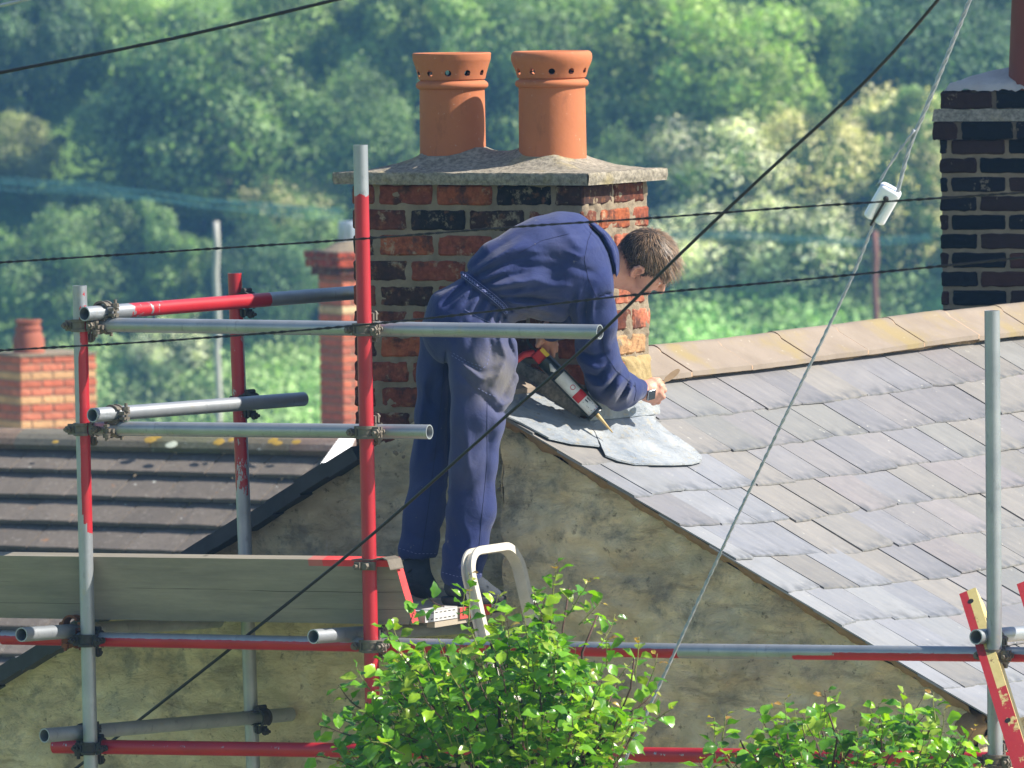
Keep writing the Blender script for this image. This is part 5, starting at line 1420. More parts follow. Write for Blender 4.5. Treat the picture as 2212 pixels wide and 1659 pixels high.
# leaf template: 5 x 3 grid folded along the midrib
LT = []
prof = [0, .30, .47, .50, .42, .24, .0]; nL = len(prof)
for i, w in enumerate(prof):
    x = i / (nL - 1)
    for j in (-1, -.5, 0, .5, 1): LT.append((x, j * w * .72, abs(j) * w * .22 - .22 * (x - .4) ** 2))
LT = np.array(LT); LF = np.array([(i * 5 + j, i * 5 + j + 1, (i + 1) * 5 + j + 1, (i + 1) * 5 + j) for i in range(nL - 1) for j in range(4)])
def inside(px, poly):
    x, y = px; c_ = False; n = len(poly)
    for i in range(n):
        x1, y1 = poly[i]; x2, y2 = poly[i - 1]
        if (y1 > y) != (y2 > y) and x < (x2 - x1) * (y - y1) / (y2 - y1) + x1: c_ = not c_
    return c_
def leafy(label, poly, Yc, depth, nspr, seed, sprigs_extra, trunk_px, name='plum_tree', dens=None):
    R = np.random.default_rng(seed); t = thing(name, label, 'tree', 'young leafy trees in front of the scaffold')
    V_, F_, C_ = [], [], []; nbv = 0; tw, gt = MB(), MB()
    def leaf(p, d, nr_, L, c_):
        nonlocal nbv
        d = d / np.linalg.norm(d); nr_ = nr_ - d * (nr_ @ d); nr_ /= np.linalg.norm(nr_) + 1e-9; s_ = np.cross(nr_, d)
        bend = R.uniform(-.25, .5); q = LT.copy(); q[:, 2] += -bend * q[:, 0] ** 2 * .5 + .03 * np.sin(q[:, 0] * 9 + R.uniform(0, 6)) * np.sign(q[:, 1]); q[:, 1] *= R.uniform(.8, 1.1) * (1 + .12 * np.sin(q[:, 0] * 14 + R.uniform(0, 6))); q[:, 2] += .05 * np.sin(q[:, 0] * 7 + q[:, 1] * 9 + R.uniform(0, 6))
        V_.append(p + (q[:, :1] * d + q[:, 1:2] * s_ + q[:, 2:] * nr_) * L); F_.append(LF + nbv); nbv += len(LT)
        k = R.uniform(.93, 1.07, (len(LT), 1)); C_.append(np.array(c_) * k)
    base_cols = [(.13, .31, .018), (.20, .41, .02), (.07, .19, .018), (.29, .48, .03), (.14, .33, .025), (.08, .22, .02), (.24, .35, .04)]
    def sprig(p, d, L, n, tipred=0.0, big=1.0):
        d = d / np.linalg.norm(d); q = [p]; dd = d.copy(); m_ = 6
        for k in range(m_): dd = dd + R.normal(size=3) * .10 + Z * .04; dd /= np.linalg.norm(dd); q.append(q[-1] + dd * L / m_)
        tw.mi = 1 if (R.random() < .5 or tipred > .5) else 0; tw.path(q, .002, 5, rs=[.0026 - .0018 * k / m_ for k in range(m_ + 1)])
        tw.mi = 0
        for k in range(n):
            f = (k + .6) / n; i = min(m_ - 1, int(f * m_)); pp_ = q[i] + (q[i + 1] - q[i]) * (f * m_ - i); ax_ = q[i + 1] - q[i]; ax_ /= np.linalg.norm(ax_)
            ang = k * 2.4 + R.uniform(-.4, .4); a1 = np.cross(ax_, Z + .01); a1 /= np.linalg.norm(a1); b1 = np.cross(ax_, a1); o_ = a1 * math.cos(ang) + b1 * math.sin(ang)
            ld = o_ * .9 + ax_ * R.uniform(.2, .8) - Z * R.uniform(0, .35); nn_ = Z * 1.0 + R.normal(size=3) * .45 + sun_dir * .35 - fw * .25
            tip = f > .72 and R.random() < tipred; Ls = R.uniform(.044, .070) * big * (.55 if tip else 1) * (.75 if f > .85 else 1)
            c_ = base_cols[R.integers(7)]; kk_ = R.uniform(.75, 1.2); c_ = tuple(v * kk_ for v in c_)
            if tip: c_ = [(.36, .20, .05), (.42, .30, .06), (.30, .33, .05)][R.integers(3)]
            pe_ = pp_ + ld / np.linalg.norm(ld) * .010; tw.path([pp_, pe_], .0009, 4); leaf(pe_, ld, nn_, Ls, c_)
        return q[-1]
    xs = [a for a, _ in poly]; ys = [b for _, b in poly]; x0, x1, y0, y1 = min(xs), max(xs), min(ys), max(ys); cx_ = trunk_px[0]
    k = 0; pts_ = []
    while k < nspr:
        x, y = R.uniform(x0, x1), R.uniform(y0, y1)
        if not inside((x, y), poly): continue
        if dens and R.random() > dens(x, y): continue
        Y = Yc + R.uniform(-depth, depth); p = pY(x, y, Y); out = np.array([(x - cx_) / 500, R.uniform(-.5, .3), R.uniform(.3, 1.0)])
        pts_.append(sprig(p, out, R.uniform(.08, .16), R.integers(5, 8), .12)); k += 1
    for x, y, dx, dy, L, n_, red in sprigs_extra:
        Y = Yc + R.uniform(-depth, depth) * .6; sprig(pY(x, y, Y), rt * dx - up * dy, L, n_, red, .85)
    o = npmesh('leaves', np.concatenate(V_), np.concatenate(F_), MAT_LEAF, t, True, {'Col': ('POINT', np.concatenate(C_))})
    # limbs and trunk
    tb_ = pY(*trunk_px, Yc)
    for x, y, r0 in [(a, b, r_) for a, b, r_ in LIMBS[seed]]:
        e_ = pY(x, y, Yc + R.uniform(-.15, .15)); s0 = pY(cx_ + (x - cx_) * .35, trunk_px[1] - 60, Yc); mid = (s0 + e_) / 2 + np.array([(x - cx_) * .00015, 0, -.04])
        tw.path([tb_, s0, s0 * .5 + mid * .5 + R.normal(size=3) * .02, mid, mid * .4 + e_ * .6 + R.normal(size=3) * .015, e_], .01, 8, rs=[.022, r0, r0 * .8, r0 * .6, r0 * .45, .003])
    tw.path([[tb_[0], tb_[1], -8.0], [tb_[0] + .05, tb_[1], -5.5], [tb_[0] - .04, tb_[1], -3.5], tb_], .05, 12, rs=[.07, .055, .045, .026])
    tw.build('trunk', [MAT_TWIG, MAT_GTWIG], t, True)
    set_origin(t, [tb_[0], tb_[1], -8.0]); return t
LIMBS = {31: [(1290, 1330, .010), (1185, 1480, .009), (1180, 1300, .009), (1060, 1390, .010), (900, 1450, .010), (860, 1560, .009), (800, 1620, .008), (1330, 1480, .010), (1400, 1520, .008), (1230, 1270, .006), (1370, 1420, .006), (1010, 1480, .009), (960, 1390, .007)],
         32: [(1600, 1600, .008), (1700, 1580, .008), (1790, 1540, .007), (1900, 1560, .008), (2010, 1570, .007), (1560, 1640, .008), (1850, 1600, .008)]}
polyA0 = [(712, 1600), (735, 1575), (760, 1560), (750, 1515), (800, 1495), (815, 1440), (850, 1425), (845, 1390), (880, 1365), (930, 1370), (990, 1395), (1030, 1360), (1060, 1330), (1110, 1320), (1150, 1330), (1180, 1290), (1215, 1300), (1245, 1330), (1240, 1380), (1270, 1410), (1285, 1450), (1330, 1490), (1390, 1500), (1425, 1520), (1425, 1570), (1400, 1600), (1390, 1650), (1380, 1760), (720, 1760)]
polyA = [(1080 + (x - 1085) * .80, 1320 + (y - 1320) * .95 + 62 + (18 if x < 1100 else 0)) for x, y in polyA0]
exA = [(1195, 1300, .1, -1, .12, 9, .5), (1225, 1330, .5, -.8, .14, 10, .9), (1250, 1350, .6, -.5, .10, 7, .6), (1155, 1310, -.1, -1, .05, 5, .3), (1000, 1330, .05, -1, .08, 4, .5), (1012, 1350, .0, -1, .16, 8, .8), (960, 1310, -.9, -.1, .06, 4, .1),
       (1060, 1330, .2, -.9, .07, 6, .8), (845, 1390, -.2, -1, .07, 5, .3), (885, 1350, .3, -.8, .05, 5, .1), (1310, 1440, .1, -1, .10, 6, .8), (1330, 1500, .1, -1, .12, 6, .6), (1372, 1460, .1, -1, .12, 7, .9), (1385, 1520, .4, -.9, .16, 8, .8), (1360, 1540, .7, -.3, .12, 8, .3),
       (1400, 1560, .6, -.3, .09, 6, .7), (760, 1590, -.9, -.3, .10, 7, .2), (780, 1530, -.9, -.3, .10, 7, .2), (800, 1490, -.7, -.6, .08, 6, .2), (870, 1400, -.4, -.8, .08, 6, .1), (1290, 1400, .6, -.6, .12, 7, .5)]
leafy('young plum tree with glossy green leaves hiding the ladder foot', polyA, -3.3, .40, 420, 31, exA, (1150, 1750))
polyB0 = [(1515, 1640), (1570, 1590), (1640, 1585), (1690, 1560), (1730, 1570), (1760, 1530), (1830, 1545), (1880, 1570), (1930, 1560), (1960, 1540), (2000, 1570), (2040, 1590), (2090, 1610), (2105, 1640), (2120, 1760), (1500, 1760)]
polyB = [(1810 + (x - 1810) * .90, y + 55) for x, y in polyB0]
exB = [(1545, 1640, -.2, -1, .13, 7, .8), (1560, 1600, .1, -1, .08, 6, .6), (1640, 1600, -.1, -1, .12, 6, .8), (1700, 1570, -.1, -1, .09, 6, .9), (1780, 1560, .1, -1, .10, 6, .5), (1800, 1540, -.1, -1, .05, 4, .6), (1875, 1590, .1, -1, .09, 6, .2), (1900, 1560, 0, -1, .06, 5, 0), (1950, 1560, .2, -1, .09, 5, 0),
       (1960, 1590, .5, -.6, .10, 6, .1), (2020, 1560, .0, -1, .09, 5, .9), (2030, 1600, .3, -.8, .10, 6, .7), (2080, 1630, .5, -.8, .10, 6, .5)]
leafy('low leafy tree top with yellow green shoots at the bottom right', polyB, -3.0, .3, 165, 32, exB, (1820, 1800))
# ================================================================ the man
def surface_nets(Fv, org, h):
    ins = Fv < 0; nx, ny, nz_ = Fv.shape
    cs = [(i, j, k) for i in (0, 1) for j in (0, 1) for k in (0, 1)]
    sl = lambda A_, c: A_[c[0]:nx - 1 + c[0], c[1]:ny - 1 + c[1], c[2]:nz_ - 1 + c[2]]
    cnt = sum(sl(ins, c).astype(np.int8) for c in cs); act = (cnt > 0) & (cnt < 8)
    idx = np.full(act.shape, -1, np.int64); ai = np.argwhere(act); idx[act] = np.arange(len(ai))
    vals = {c: Fv[ai[:, 0] + c[0], ai[:, 1] + c[1], ai[:, 2] + c[2]] for c in cs}
    acc = np.zeros((len(ai), 3)); num = np.zeros(len(ai))
    for a in cs:
        for ax in range(3):
            if a[ax] == 0:
                b = list(a); b[ax] = 1; b = tuple(b); fa, fb = vals[a], vals[b]; mk = (fa < 0) != (fb < 0)
                t = np.where(mk, fa / np.where(mk, fa - fb, 1), 0); p = np.array(a, float)[None] + np.zeros((len(ai), 3)); p[:, ax] = t
                acc += p * mk[:, None]; num += mk
    vs = org + (ai + acc / num[:, None]) * h; fs = []
    for ax in range(3):
        o1, o2 = [(1, 2), (2, 0), (0, 1)][ax]
        s0 = [slice(1, -1)] * 3; s0[ax] = slice(0, -1); s1 = list(s0); s1[ax] = slice(1, None)
        A_, B_ = ins[tuple(s0)], ins[tuple(s1)]; e = np.argwhere(A_ != B_); 
        if not len(e): continue
        fl = A_[tuple(e.T)]; e = e + [0 if q == ax else 1 for q in range(3)]
        def cell(d1, d2):
            q = e.copy(); q[:, o1] -= d1; q[:, o2] -= d2; return idx[tuple(q.T)]
        q = np.stack([cell(1, 1), cell(0, 1), cell(0, 0), cell(1, 0)], 1); q[~fl] = q[~fl][:, ::-1]; fs.append(q)
    return vs, np.concatenate(fs)
def P_(x, y, Y): return pY(x, y, Y)
class SDF:
    def __init__(s, lo, hi, h):
        s.h = h; s.lo = np.array(lo, float); n = np.ceil((np.array(hi) - s.lo) / h).astype(int); s.n = n
        s.F = np.full(tuple(n), 1.0, np.float32); s.ax = [s.lo[i] + np.arange(n[i]) * h for i in range(3)]
    def _sub(s, pts, R):
        pts = np.array(pts); a = np.floor((pts.min(0) - R - s.lo) / s.h).astype(int).clip(0, s.n); b = np.ceil((pts.max(0) + R - s.lo) / s.h).astype(int).clip(0, s.n)
        X, Y, Z_ = np.meshgrid(s.ax[0][a[0]:b[0]], s.ax[1][a[1]:b[1]], s.ax[2][a[2]:b[2]], indexing='ij')
        return (slice(a[0], b[0]), slice(a[1], b[1]), slice(a[2], b[2])), X, Y, Z_
    def _put(s, sub, d, k, cut=False):
        f = s.F[sub]
        if cut: d = -d; h_ = np.clip(.5 - .5 * (d - f) / max(k, 1e-6) * -1, 0, 1); s.F[sub] = f * (1 - h_) + d * h_ + k * h_ * (1 - h_); return
        h_ = np.clip(.5 + .5 * (f - d) / k, 0, 1); s.F[sub] = f * (1 - h_) + d * h_ - k * h_ * (1 - h_)
    def cap(s, a, b, ra, rb=None, k=.02, cut=False, sq=None):
        rb = ra if rb is None else rb; a, b = np.array(a, float), np.array(b, float); R = max(ra, rb) + 2.2 * k + .02
        sub, X, Y, Z_ = s._sub([a, b], R); ab = b - a; L2 = ab @ ab + 1e-12
        t = np.clip(((X - a[0]) * ab[0] + (Y - a[1]) * ab[1] + (Z_ - a[2]) * ab[2]) / L2, 0, 1)
        dx, dy, dz = X - a[0] - ab[0] * t, Y - a[1] - ab[1] * t, Z_ - a[2] - ab[2] * t
        if sq: dy = dy / sq
        s._put(sub, np.sqrt(dx**2 + dy**2 + dz**2) - (ra + (rb - ra) * t), k, cut)
    def ell(s, c, r, axes=None, k=.02, cut=False):
        c = np.array(c, float); r = np.array(r, float); axes = np.eye(3) if axes is None else np.array(axes)
        sub, X, Y, Z_ = s._sub([c], r.max() + 2.2 * k + .02); D = [X - c[0], Y - c[1], Z_ - c[2]]
        q = [(D[0] * ax[0] + D[1] * ax[1] + D[2] * ax[2]) for ax in axes]
        k0 = np.sqrt(sum((q[i] / r[i])**2 for i in range(3))); k1 = np.sqrt(sum((q[i] / r[i]**2)**2 for i in range(3))) + 1e-9
        s._put(sub, k0 * (k0 - 1) / k1, k, cut)
    def chain(s, pts, k=.02, sq=None):
        for (a, ra), (b, rb) in zip(pts, pts[1:]): s.cap(a, b, ra, rb, k, sq=sq)
    def mesh(s): return surface_nets(s.F, s.lo, s.h)
PX = mpp(-.3)     # metres per picture unit at the man

# ---- coveralls
S = SDF((-.95, -.75, -.62), (.42, .35, .82), .0058)
def C_(x, y, Y, r): return (P_(x, y, Y), r * mpp(Y))
YB = -.36
S.chain([C_(1045, 628, YB, 60), C_(1085, 600, YB + .01, 72), C_(1130, 588, YB + .03, 86), C_(1180, 572, YB + .06, 97)], .05)
S.chain([C_(1180, 572, YB + .06, 97), C_(1218, 562, YB + .10, 96), C_(1252, 572, YB + .13, 80)], .05)
S.chain([C_(1235, 575, YB + .02, 78), C_(1278, 612, YB + .02, 46)], .04)                   # near shoulder
S.chain([C_(1215, 545, YB + .22, 74), C_(1262, 560, YB + .28, 55)], .04)                   # far shoulder
S.chain([C_(1255, 545, YB + .14, 50), C_(1292, 555, YB + .16, 42)], .03)                   # base of the neck
S.chain([C_(1150, 640, YB + .06, 48), C_(1215, 645, YB + .06, 44)], .05)                   # loose front
S.chain([C_(1080, 640, YB, 50), C_(1120, 640, YB + .03, 46)], .04)
# pelvis and legs
S.chain([C_(1040, 640, YB, 58), C_(1005, 688, YB + .01, 84), C_(985, 720, YB + .02, 72)], .03)
S.chain([C_(1030, 700, YB, 74), C_(1035, 760, YB - .05, 72)], .05)
S.chain([C_(962, 720, YB + .13, 56), C_(957, 800, YB + .15, 53), C_(945, 900, YB + .17, 46), C_(933, 1000, YB + .18, 43), C_(918, 1100, YB + .18, 42), C_(904, 1185, YB + .17, 44)], .03)   # far leg
S.chain([C_(1028, 740, YB - .05, 72), C_(1035, 820, YB - .09, 70), C_(1028, 900, YB - .12, 62), C_(1018, 1000, YB - .12, 54), C_(1017, 1100, YB - .12, 52), C_(1004, 1190, YB - .12, 46), C_(998, 1238, YB - .12, 45)], .022)  # near leg
S.chain([C_(1080, 780, YB - .08, 38), C_(1078, 840, YB - .08, 34)], .03)                  # hip pocket
S.cap(*[C_(1100, 745, YB - .08, 20)[0], C_(1108, 815, YB - .08, 20)[0]], 17 * PX, 12 * PX, .02)
# near arm
sh = P_(1285, 618, YB + .04); el = P_(1318, 838, -.10); wr = P_(1378, 842, .12)
S.chain([(P_(1284, 622, YB + .04), 48 * PX), (P_(1284, 690, YB + .07), 45 * PX), (P_(1290, 760, YB + .15), 43 * PX), (P_(1312, 822, -.12), 46 * PX)], .03)
S.chain([(P_(1316, 824, -.11), 45 * PX), (P_(1345, 842, .0), 38 * PX), (P_(1377, 842, .12), 24 * PX)], .03)
S.cap(P_(1300, 800, YB + .16), P_(1335, 862, -.05), 36 * PX, 24 * PX, .03)
# far arm
S.chain([(P_(1262, 570, YB + .30), 44 * PX), (P_(1235, 680, YB + .34), 38 * PX), (P_(1205, 700, YB + .26), 32 * PX), (P_(1190, 716, YB + .20), 24 * PX)], .02)
# collar ring
NK = P_(1322, 570, YB + .17)
# trouser hems: hollow
S.cap(P_(904, 1203, YB + .17), P_(903, 1262, YB + .17), 36 * PX, 44 * PX, .004, cut=True)
# crease map: drawn as folds lying on the cloth
gx, gz = np.meshgrid(S.ax[0], S.ax[2], indexing='ij')
zc_ = 30.0 - .36
PXg = 1106 + F * ((gx - CAM[0]) * rt[0] + (-.36 - CAM[1]) * rt[1] + (gz - CAM[2]) * rt[2]) / ((gx - CAM[0]) * fw[0] + (-.36 - CAM[1]) * fw[1] + (gz - CAM[2]) * fw[2])
PYg = 829.5 - F * ((gx - CAM[0]) * up[0] + (-.36 - CAM[1]) * up[1] + (gz - CAM[2]) * up[2]) / ((gx - CAM[0]) * fw[0] + (-.36 - CAM[1]) * fw[1] + (gz - CAM[2]) * fw[2])
hm = np.zeros(gx.shape)
def fold(pts, w, amp, fade=True):
    """a ridge (amp>0) or valley along a polyline"""
    global hm
    pts = np.array(pts, float); n = len(pts) - 1; best = np.full(gx.shape, 1e9); tt = np.zeros(gx.shape)
    for i in range(n):
        a, b = pts[i], pts[i + 1]; ab = b - a; t = np.clip(((PXg - a[0]) * ab[0] + (PYg - a[1]) * ab[1]) / (ab @ ab), 0, 1)
        d = np.hypot(PXg - a[0] - ab[0] * t, PYg - a[1] - ab[1] * t); m_ = d < best; best = np.where(m_, d, best); tt = np.where(m_, (i + t) / n, tt)
    e = np.sin(np.pi * np.clip(tt * .9 + .08, 0, 1)) ** .7 if fade else 1
    hm += amp * e * np.exp(-(best / w) ** 1.5)
RF = np.random.default_rng(4)
# elastic waist: a band with gathers to both sides
band = [(997, 590), (1018, 606), (1042, 624), (1066, 643), (1085, 660), (1096, 676)]
fold(band, 5, .007, False); fold([(x + 9, y - 8) for x, y in band], 5, -.008, False); fold([(x - 8, y + 8) for x, y in band], 4, -.005, False)
for k in range(13):
    t = (k + .5) / 13; i = min(4, int(t * 5)); f = t * 5 - i; x = band[i][0] * (1 - f) + band[i + 1][0] * f; y = band[i][1] * (1 - f) + band[i + 1][1] * f
    L_ = RF.uniform(60, 150); ang = rad(-38 + 62 * t + RF.uniform(-4, 4)); x2, y2 = x + 10 + L_ * math.cos(ang), y - 8 + L_ * math.sin(ang)
    fold([(x + 8, y - 7), ((x + x2) / 2, (y + y2) / 2 - 6 + 8 * t), (x2, y2)], RF.uniform(5, 8), .0085 * (1 if k % 2 else -1) * RF.uniform(.7, 1.2))
    L_ = RF.uniform(30, 75); ang = rad(152 - 58 * t); x2, y2 = x - 6 + L_ * math.cos(ang), y + 6 + L_ * math.sin(ang)
    fold([(x - 6, y + 6), (x2, y2)], RF.uniform(3.5, 5.5), .006 * (1 if k % 2 else -1))
# broad drapes across the back
for pts, w, a in [([(1040, 575), (1110, 535), (1180, 520)], 14, .008), ([(1060, 600), (1130, 570), (1200, 575)], 11, -.010), ([(1075, 615), (1150, 600), (1230, 625)], 12, .009), ([(1085, 640), (1150, 640), (1235, 672)], 9, -.010), ([(1100, 652), (1170, 668), (1225, 690)], 9, .008),
                  ([(1100, 560), (1170, 545), (1225, 560)], 9, -.005), ([(1205, 478), (1240, 520), (1270, 560)], 16, .006), ([(1238, 640), (1228, 670), (1232, 706)], 6, -.009), ([(1252, 628), (1246, 665), (1250, 700)], 6, .008), ([(1268, 640), (1264, 672), (1262, 705)], 6, -.009), ([(1282, 628), (1279, 668), (1276, 700)], 5, .007),
                  ([(1290, 641), (1312, 633), (1336, 640)], 2.5, -.006), ([(1150, 690), (1200, 694), (1236, 706)], 5, .006), ([(1285, 700), (1270, 735), (1256, 760)], 8, .008), ([(1300, 715), (1296, 745), (1300, 770)], 6, -.010),
                  ([(1250, 760), (1280, 772), (1318, 764)], 7, -.010), ([(1258, 785), (1290, 800), (1330, 790)], 8, .009), ([(1268, 812), (1292, 818), (1306, 800), (1318, 785)], 6, -.011), ([(1280, 838), (1302, 838), (1322, 815)], 7, .011), ([(1300, 855), (1318, 838), (1338, 812)], 5, -.012), ([(1318, 870), (1334, 845), (1350, 822)], 6, .011), ([(1335, 876), (1350, 850), (1362, 828)], 4.5, -.010), ([(1352, 874), (1364, 850), (1372, 830)], 4, .006),
                  # trousers
                  ([(1000, 690), (1040, 712), (1085, 730)], 2, -.005), ([(950, 640), (935, 690), (925, 760)], 14, .006), ([(1030, 690), (1015, 740), (1000, 800)], 12, -.007), ([(985, 725), (1000, 770), (1040, 800), (1075, 790)], 7, -.008), ([(990, 740), (1006, 785), (1042, 812), (1080, 800)], 5, .007),
                  ([(965, 760), (970, 850), (966, 960), (968, 1100)], 7, -.012), ([(1095, 770), (1080, 800), (1060, 830)], 8, .010), ([(1118, 790), (1095, 830), (1075, 870)], 7, -.009), ([(1060, 840), (1085, 868), (1112, 860)], 6, .008), ([(1045, 855), (1075, 885), (1100, 885)], 5, -.008), ([(1050, 690), (1060, 740), (1065, 780)], 6, -.006), ([(1075, 700), (1085, 745), (1095, 770)], 6, .008), ([(1092, 700), (1100, 740), (1115, 775)], 4, -.008),
                  ([(1000, 870), (1010, 980), (1030, 1080)], 14, .005), ([(1060, 900), (1050, 1000), (1048, 1100)], 10, -.006), ([(940, 800), (925, 900), (915, 1000)], 12, -.007), ([(918, 820), (908, 920), (896, 1010)], 8, .007), ([(1045, 1000), (1020, 1040), (1000, 1060)], 10, -.004), ([(960, 960), (935, 1000), (905, 1020)], 10, -.006), ([(955, 1010), (930, 1050), (895, 1065)], 9, .005), ([(990, 1190), (1010, 1215), (1040, 1220)], 6, -.006), ([(985, 1215), (1005, 1235), (1035, 1232)], 4, .005), ([(880, 1150), (905, 1170), (935, 1165)], 7, -.005)]:
    fold(pts, w, a)
for k in range(26):      # minor creases running with the pull of the cloth
    x0_, y0_ = RF.uniform(1040, 1250), 0; y0_ = 560 + (x0_ - 1040) * -.25 + RF.uniform(-10, 120); a_ = rad(RF.uniform(-30, 28)); L_ = RF.uniform(25, 80)
    fold([(x0_, y0_), (x0_ + L_ * .5 * math.cos(a_), y0_ + L_ * .5 * math.sin(a_) + RF.uniform(-4, 4)), (x0_ + L_ * math.cos(a_), y0_ + L_ * math.sin(a_))], RF.uniform(3, 7), RF.uniform(-.0045, .0045))
for k in range(26):
    x0_, y0_ = RF.uniform(905, 1070), RF.uniform(740, 1180); a_ = rad(90 + RF.uniform(-50, 50)); L_ = RF.uniform(30, 90)
    fold([(x0_, y0_), (x0_ + L_ * .5 * math.cos(a_) + RF.uniform(-5, 5), y0_ + L_ * .5 * math.sin(a_)), (x0_ + L_ * math.cos(a_), y0_ + L_ * math.sin(a_))], RF.uniform(3.5, 8), RF.uniform(-.0045, .0045))
for k in range(22):      # ruffles of the elastic
    t = k / 21; i = min(4, int(t * 5)); f = t * 5 - i; x = band[i][0] * (1 - f) + band[i + 1][0] * f; y = band[i][1] * (1 - f) + band[i + 1][1] * f
    fold([(x - 5, y + 7), (x + 6, y - 6)], 1.6, -.005, False)
# collar: cut line and raised strip
fold([(1272, 487), (1296, 512), (1314, 545), (1324, 580), (1329, 620), (1331, 645)], 3.2, -.010, False)
fold([(1286, 488), (1312, 510), (1330, 550), (1336, 592)], 8, .006, False)
fold([(1262, 490), (1290, 520), (1308, 560)], 1.6, -.003)
# fine low-frequency rumple
hm += .0018 * np.sin(PXg / 21 + 1.7 * np.sin(PYg / 33)) * np.sin(PYg / 27 + 1.3 * np.sin(PXg / 25))
hm *= 1.75
S.F -= hm[:, None, :].astype(np.float32)
man = thing('person', 'man in navy boiler suit bending right over the lead flashing, watch on his wrist', 'person')
m = M('navy cotton', .82, spec=.12, sheen=.12)
pr = m.obj(); n1 = m.noise(6, 5, .6); n2 = m.noise(160, 3, .6)
c = m.mix(n1, (.013, .022, .082), (.025, .037, .130)); c = m.mix(m.ramp(m.noise(3.5, 4, .6, off=(2, 5, 2)), [(.45, 0.0), (.7, .45)]), c, (.06, .075, .17)); dirt = m.attr('dirt', 2)
dm = m.math('MULTIPLY', dirt, m.ramp(m.noise(11, 6, .7), [(.3, .35), (.6, 1.0)])); c = m.mix(dm, c, (.115, .107, .108))
c = m.mix(m.ramp(m.noise(38, 6, .7), [(.66, 0.0), (.71, .45)]), c, (.26, .24, .22)); m.color(c)
b0 = m.bump(n2, .12, .001); m.bump(m.noise(19, 6, .62, dist=.8), .45, .008, b0); MAT_NAVY = m.m
vs, fs = S.mesh()
qx = 1106 + F * ((vs - CAM) @ rt) / ((vs - CAM) @ fw); qy = 829.5 - F * ((vs - CAM) @ up) / ((vs - CAM) @ fw)
g = lambda cx, cy, sx, sy, a: a * np.exp(-((qx - cx) / sx) ** 2 - ((qy - cy) / sy) ** 2)
dirt = np.clip(g(1062, 800, 62, 80, 1.0) + g(1030, 1010, 40, 90, .12) + g(1150, 690, 60, 22, .9) + g(1100, 850, 30, 40, .5) + g(1325, 862, 34, 22, .65) + g(1205, 545, 30, 40, .18) + g(1010, 1000, 40, 90, .15), 0, 1)
cov = npmesh('coveralls', vs, fs, MAT_NAVY, man, True, {'dirt': ('POINT', dirt)})
md = cov.modifiers.new('s', 'SMOOTH'); md.factor = .4; md.iterations = 1
# seams and stitching lying on the cloth
from mathutils.bvhtree import BVHTree
dg = bpy.context.evaluated_depsgraph_get(); tree_ = BVHTree.FromObject(cov, dg)
def seam(mb, pts, r, off=.0004, dash=0):
    q = []
    for i in range(len(pts) - 1):
        n_ = max(2, int(math.hypot(pts[i + 1][0] - pts[i][0], pts[i + 1][1] - pts[i][1]) / 4))
        for k in range(n_): t = k / n_; q.append((pts[i][0] * (1 - t) + pts[i + 1][0] * t, pts[i][1] * (1 - t) + pts[i + 1][1] * t))
    q.append(pts[-1]); out = []
    for x, y in q:
        d_ = Vector(ray(x, y)).normalized(); hit = tree_.ray_cast(Vector(CAM), d_)
        if hit[0] is not None: out.append(np.array(hit[0]) + np.array(hit[1]) * off)
    if dash:
        for i in range(0, len(out) - 1, 2): mb.tube(out[i], out[i + 1], r, 5)
    elif len(out) > 2: mb.path(out, r, 6)
mbs, mbd = MB(), MB()
zig = []
for k in range(45):
    t = k / 44; i = min(4, int(t * 5)); f = t * 5 - i; zig.append((band[i][0] * (1 - f) + band[i + 1][0] * f + (2.2 if k % 2 else -2.2) * .8, band[i][1] * (1 - f) + band[i + 1][1] * f + (2.2 if k % 2 else -2.2) * -.6))
seam(mbs, zig, .0016); seam(mbs, [(x - 4, y + 3) for x, y in band], .0010); seam(mbs, [(x + 5, y - 4) for x, y in band], .0010)
seam(mbs, [(1004, 669), (1035, 686), (1066, 700)], .0009); seam(mbs, [(976, 768), (1008, 787), (1040, 798), (1052, 788), (1062, 740)], .0009, .0003, 1); seam(mbs, [(979, 763), (1010, 781), (1038, 791)], .0008, .0003, 1)
seam(mbs, [(1033, 839), (1052, 850), (1074, 858)], .0009, .0003, 1); seam(mbd, [(962, 760), (950, 900), (925, 1100), (912, 1190)], .0009); seam(mbd, [(1052, 870), (1052, 1000), (1040, 1120), (1030, 1230)], .0010)
seam(mbd, [(1288, 642), (1310, 635), (1334, 641)], .0014); seam(mbd, [(1288, 642), (1270, 600), (1262, 560), (1270, 520), (1280, 495)], .0009); seam(mbd, [(1120, 548), (1170, 520), (1230, 505)], .0008)
seam(mbd, [(1274, 489), (1297, 513), (1315, 546), (1325, 580), (1330, 620), (1331, 642)], .0022); seam(mbs, [(1304, 500), (1326, 532), (1334, 562)], .0007)
seam(mbd, [(1371, 826), (1374, 845), (1370, 866)], .0010); seam(mbs, [(862, 1184), (900, 1196), (942, 1196)], .0008, .0003, 1); seam(mbs, [(955, 1236), (990, 1246), (1040, 1240)], .0008, .0003, 1); seam(mbd, [(1300, 720), (1305, 760), (1330, 800), (1372, 835)], .0008)
mbs.build('stitching', simple('pale thread', (.16, .18, .34), .8, 0, .3, 60, 0), cov); mbd.build('seams', simple('dark seam cloth', (.010, .014, .05), .85, 0, .3, 60, 0), cov)  # stitching in pale thread, seams in a darker navy
mb = MB()

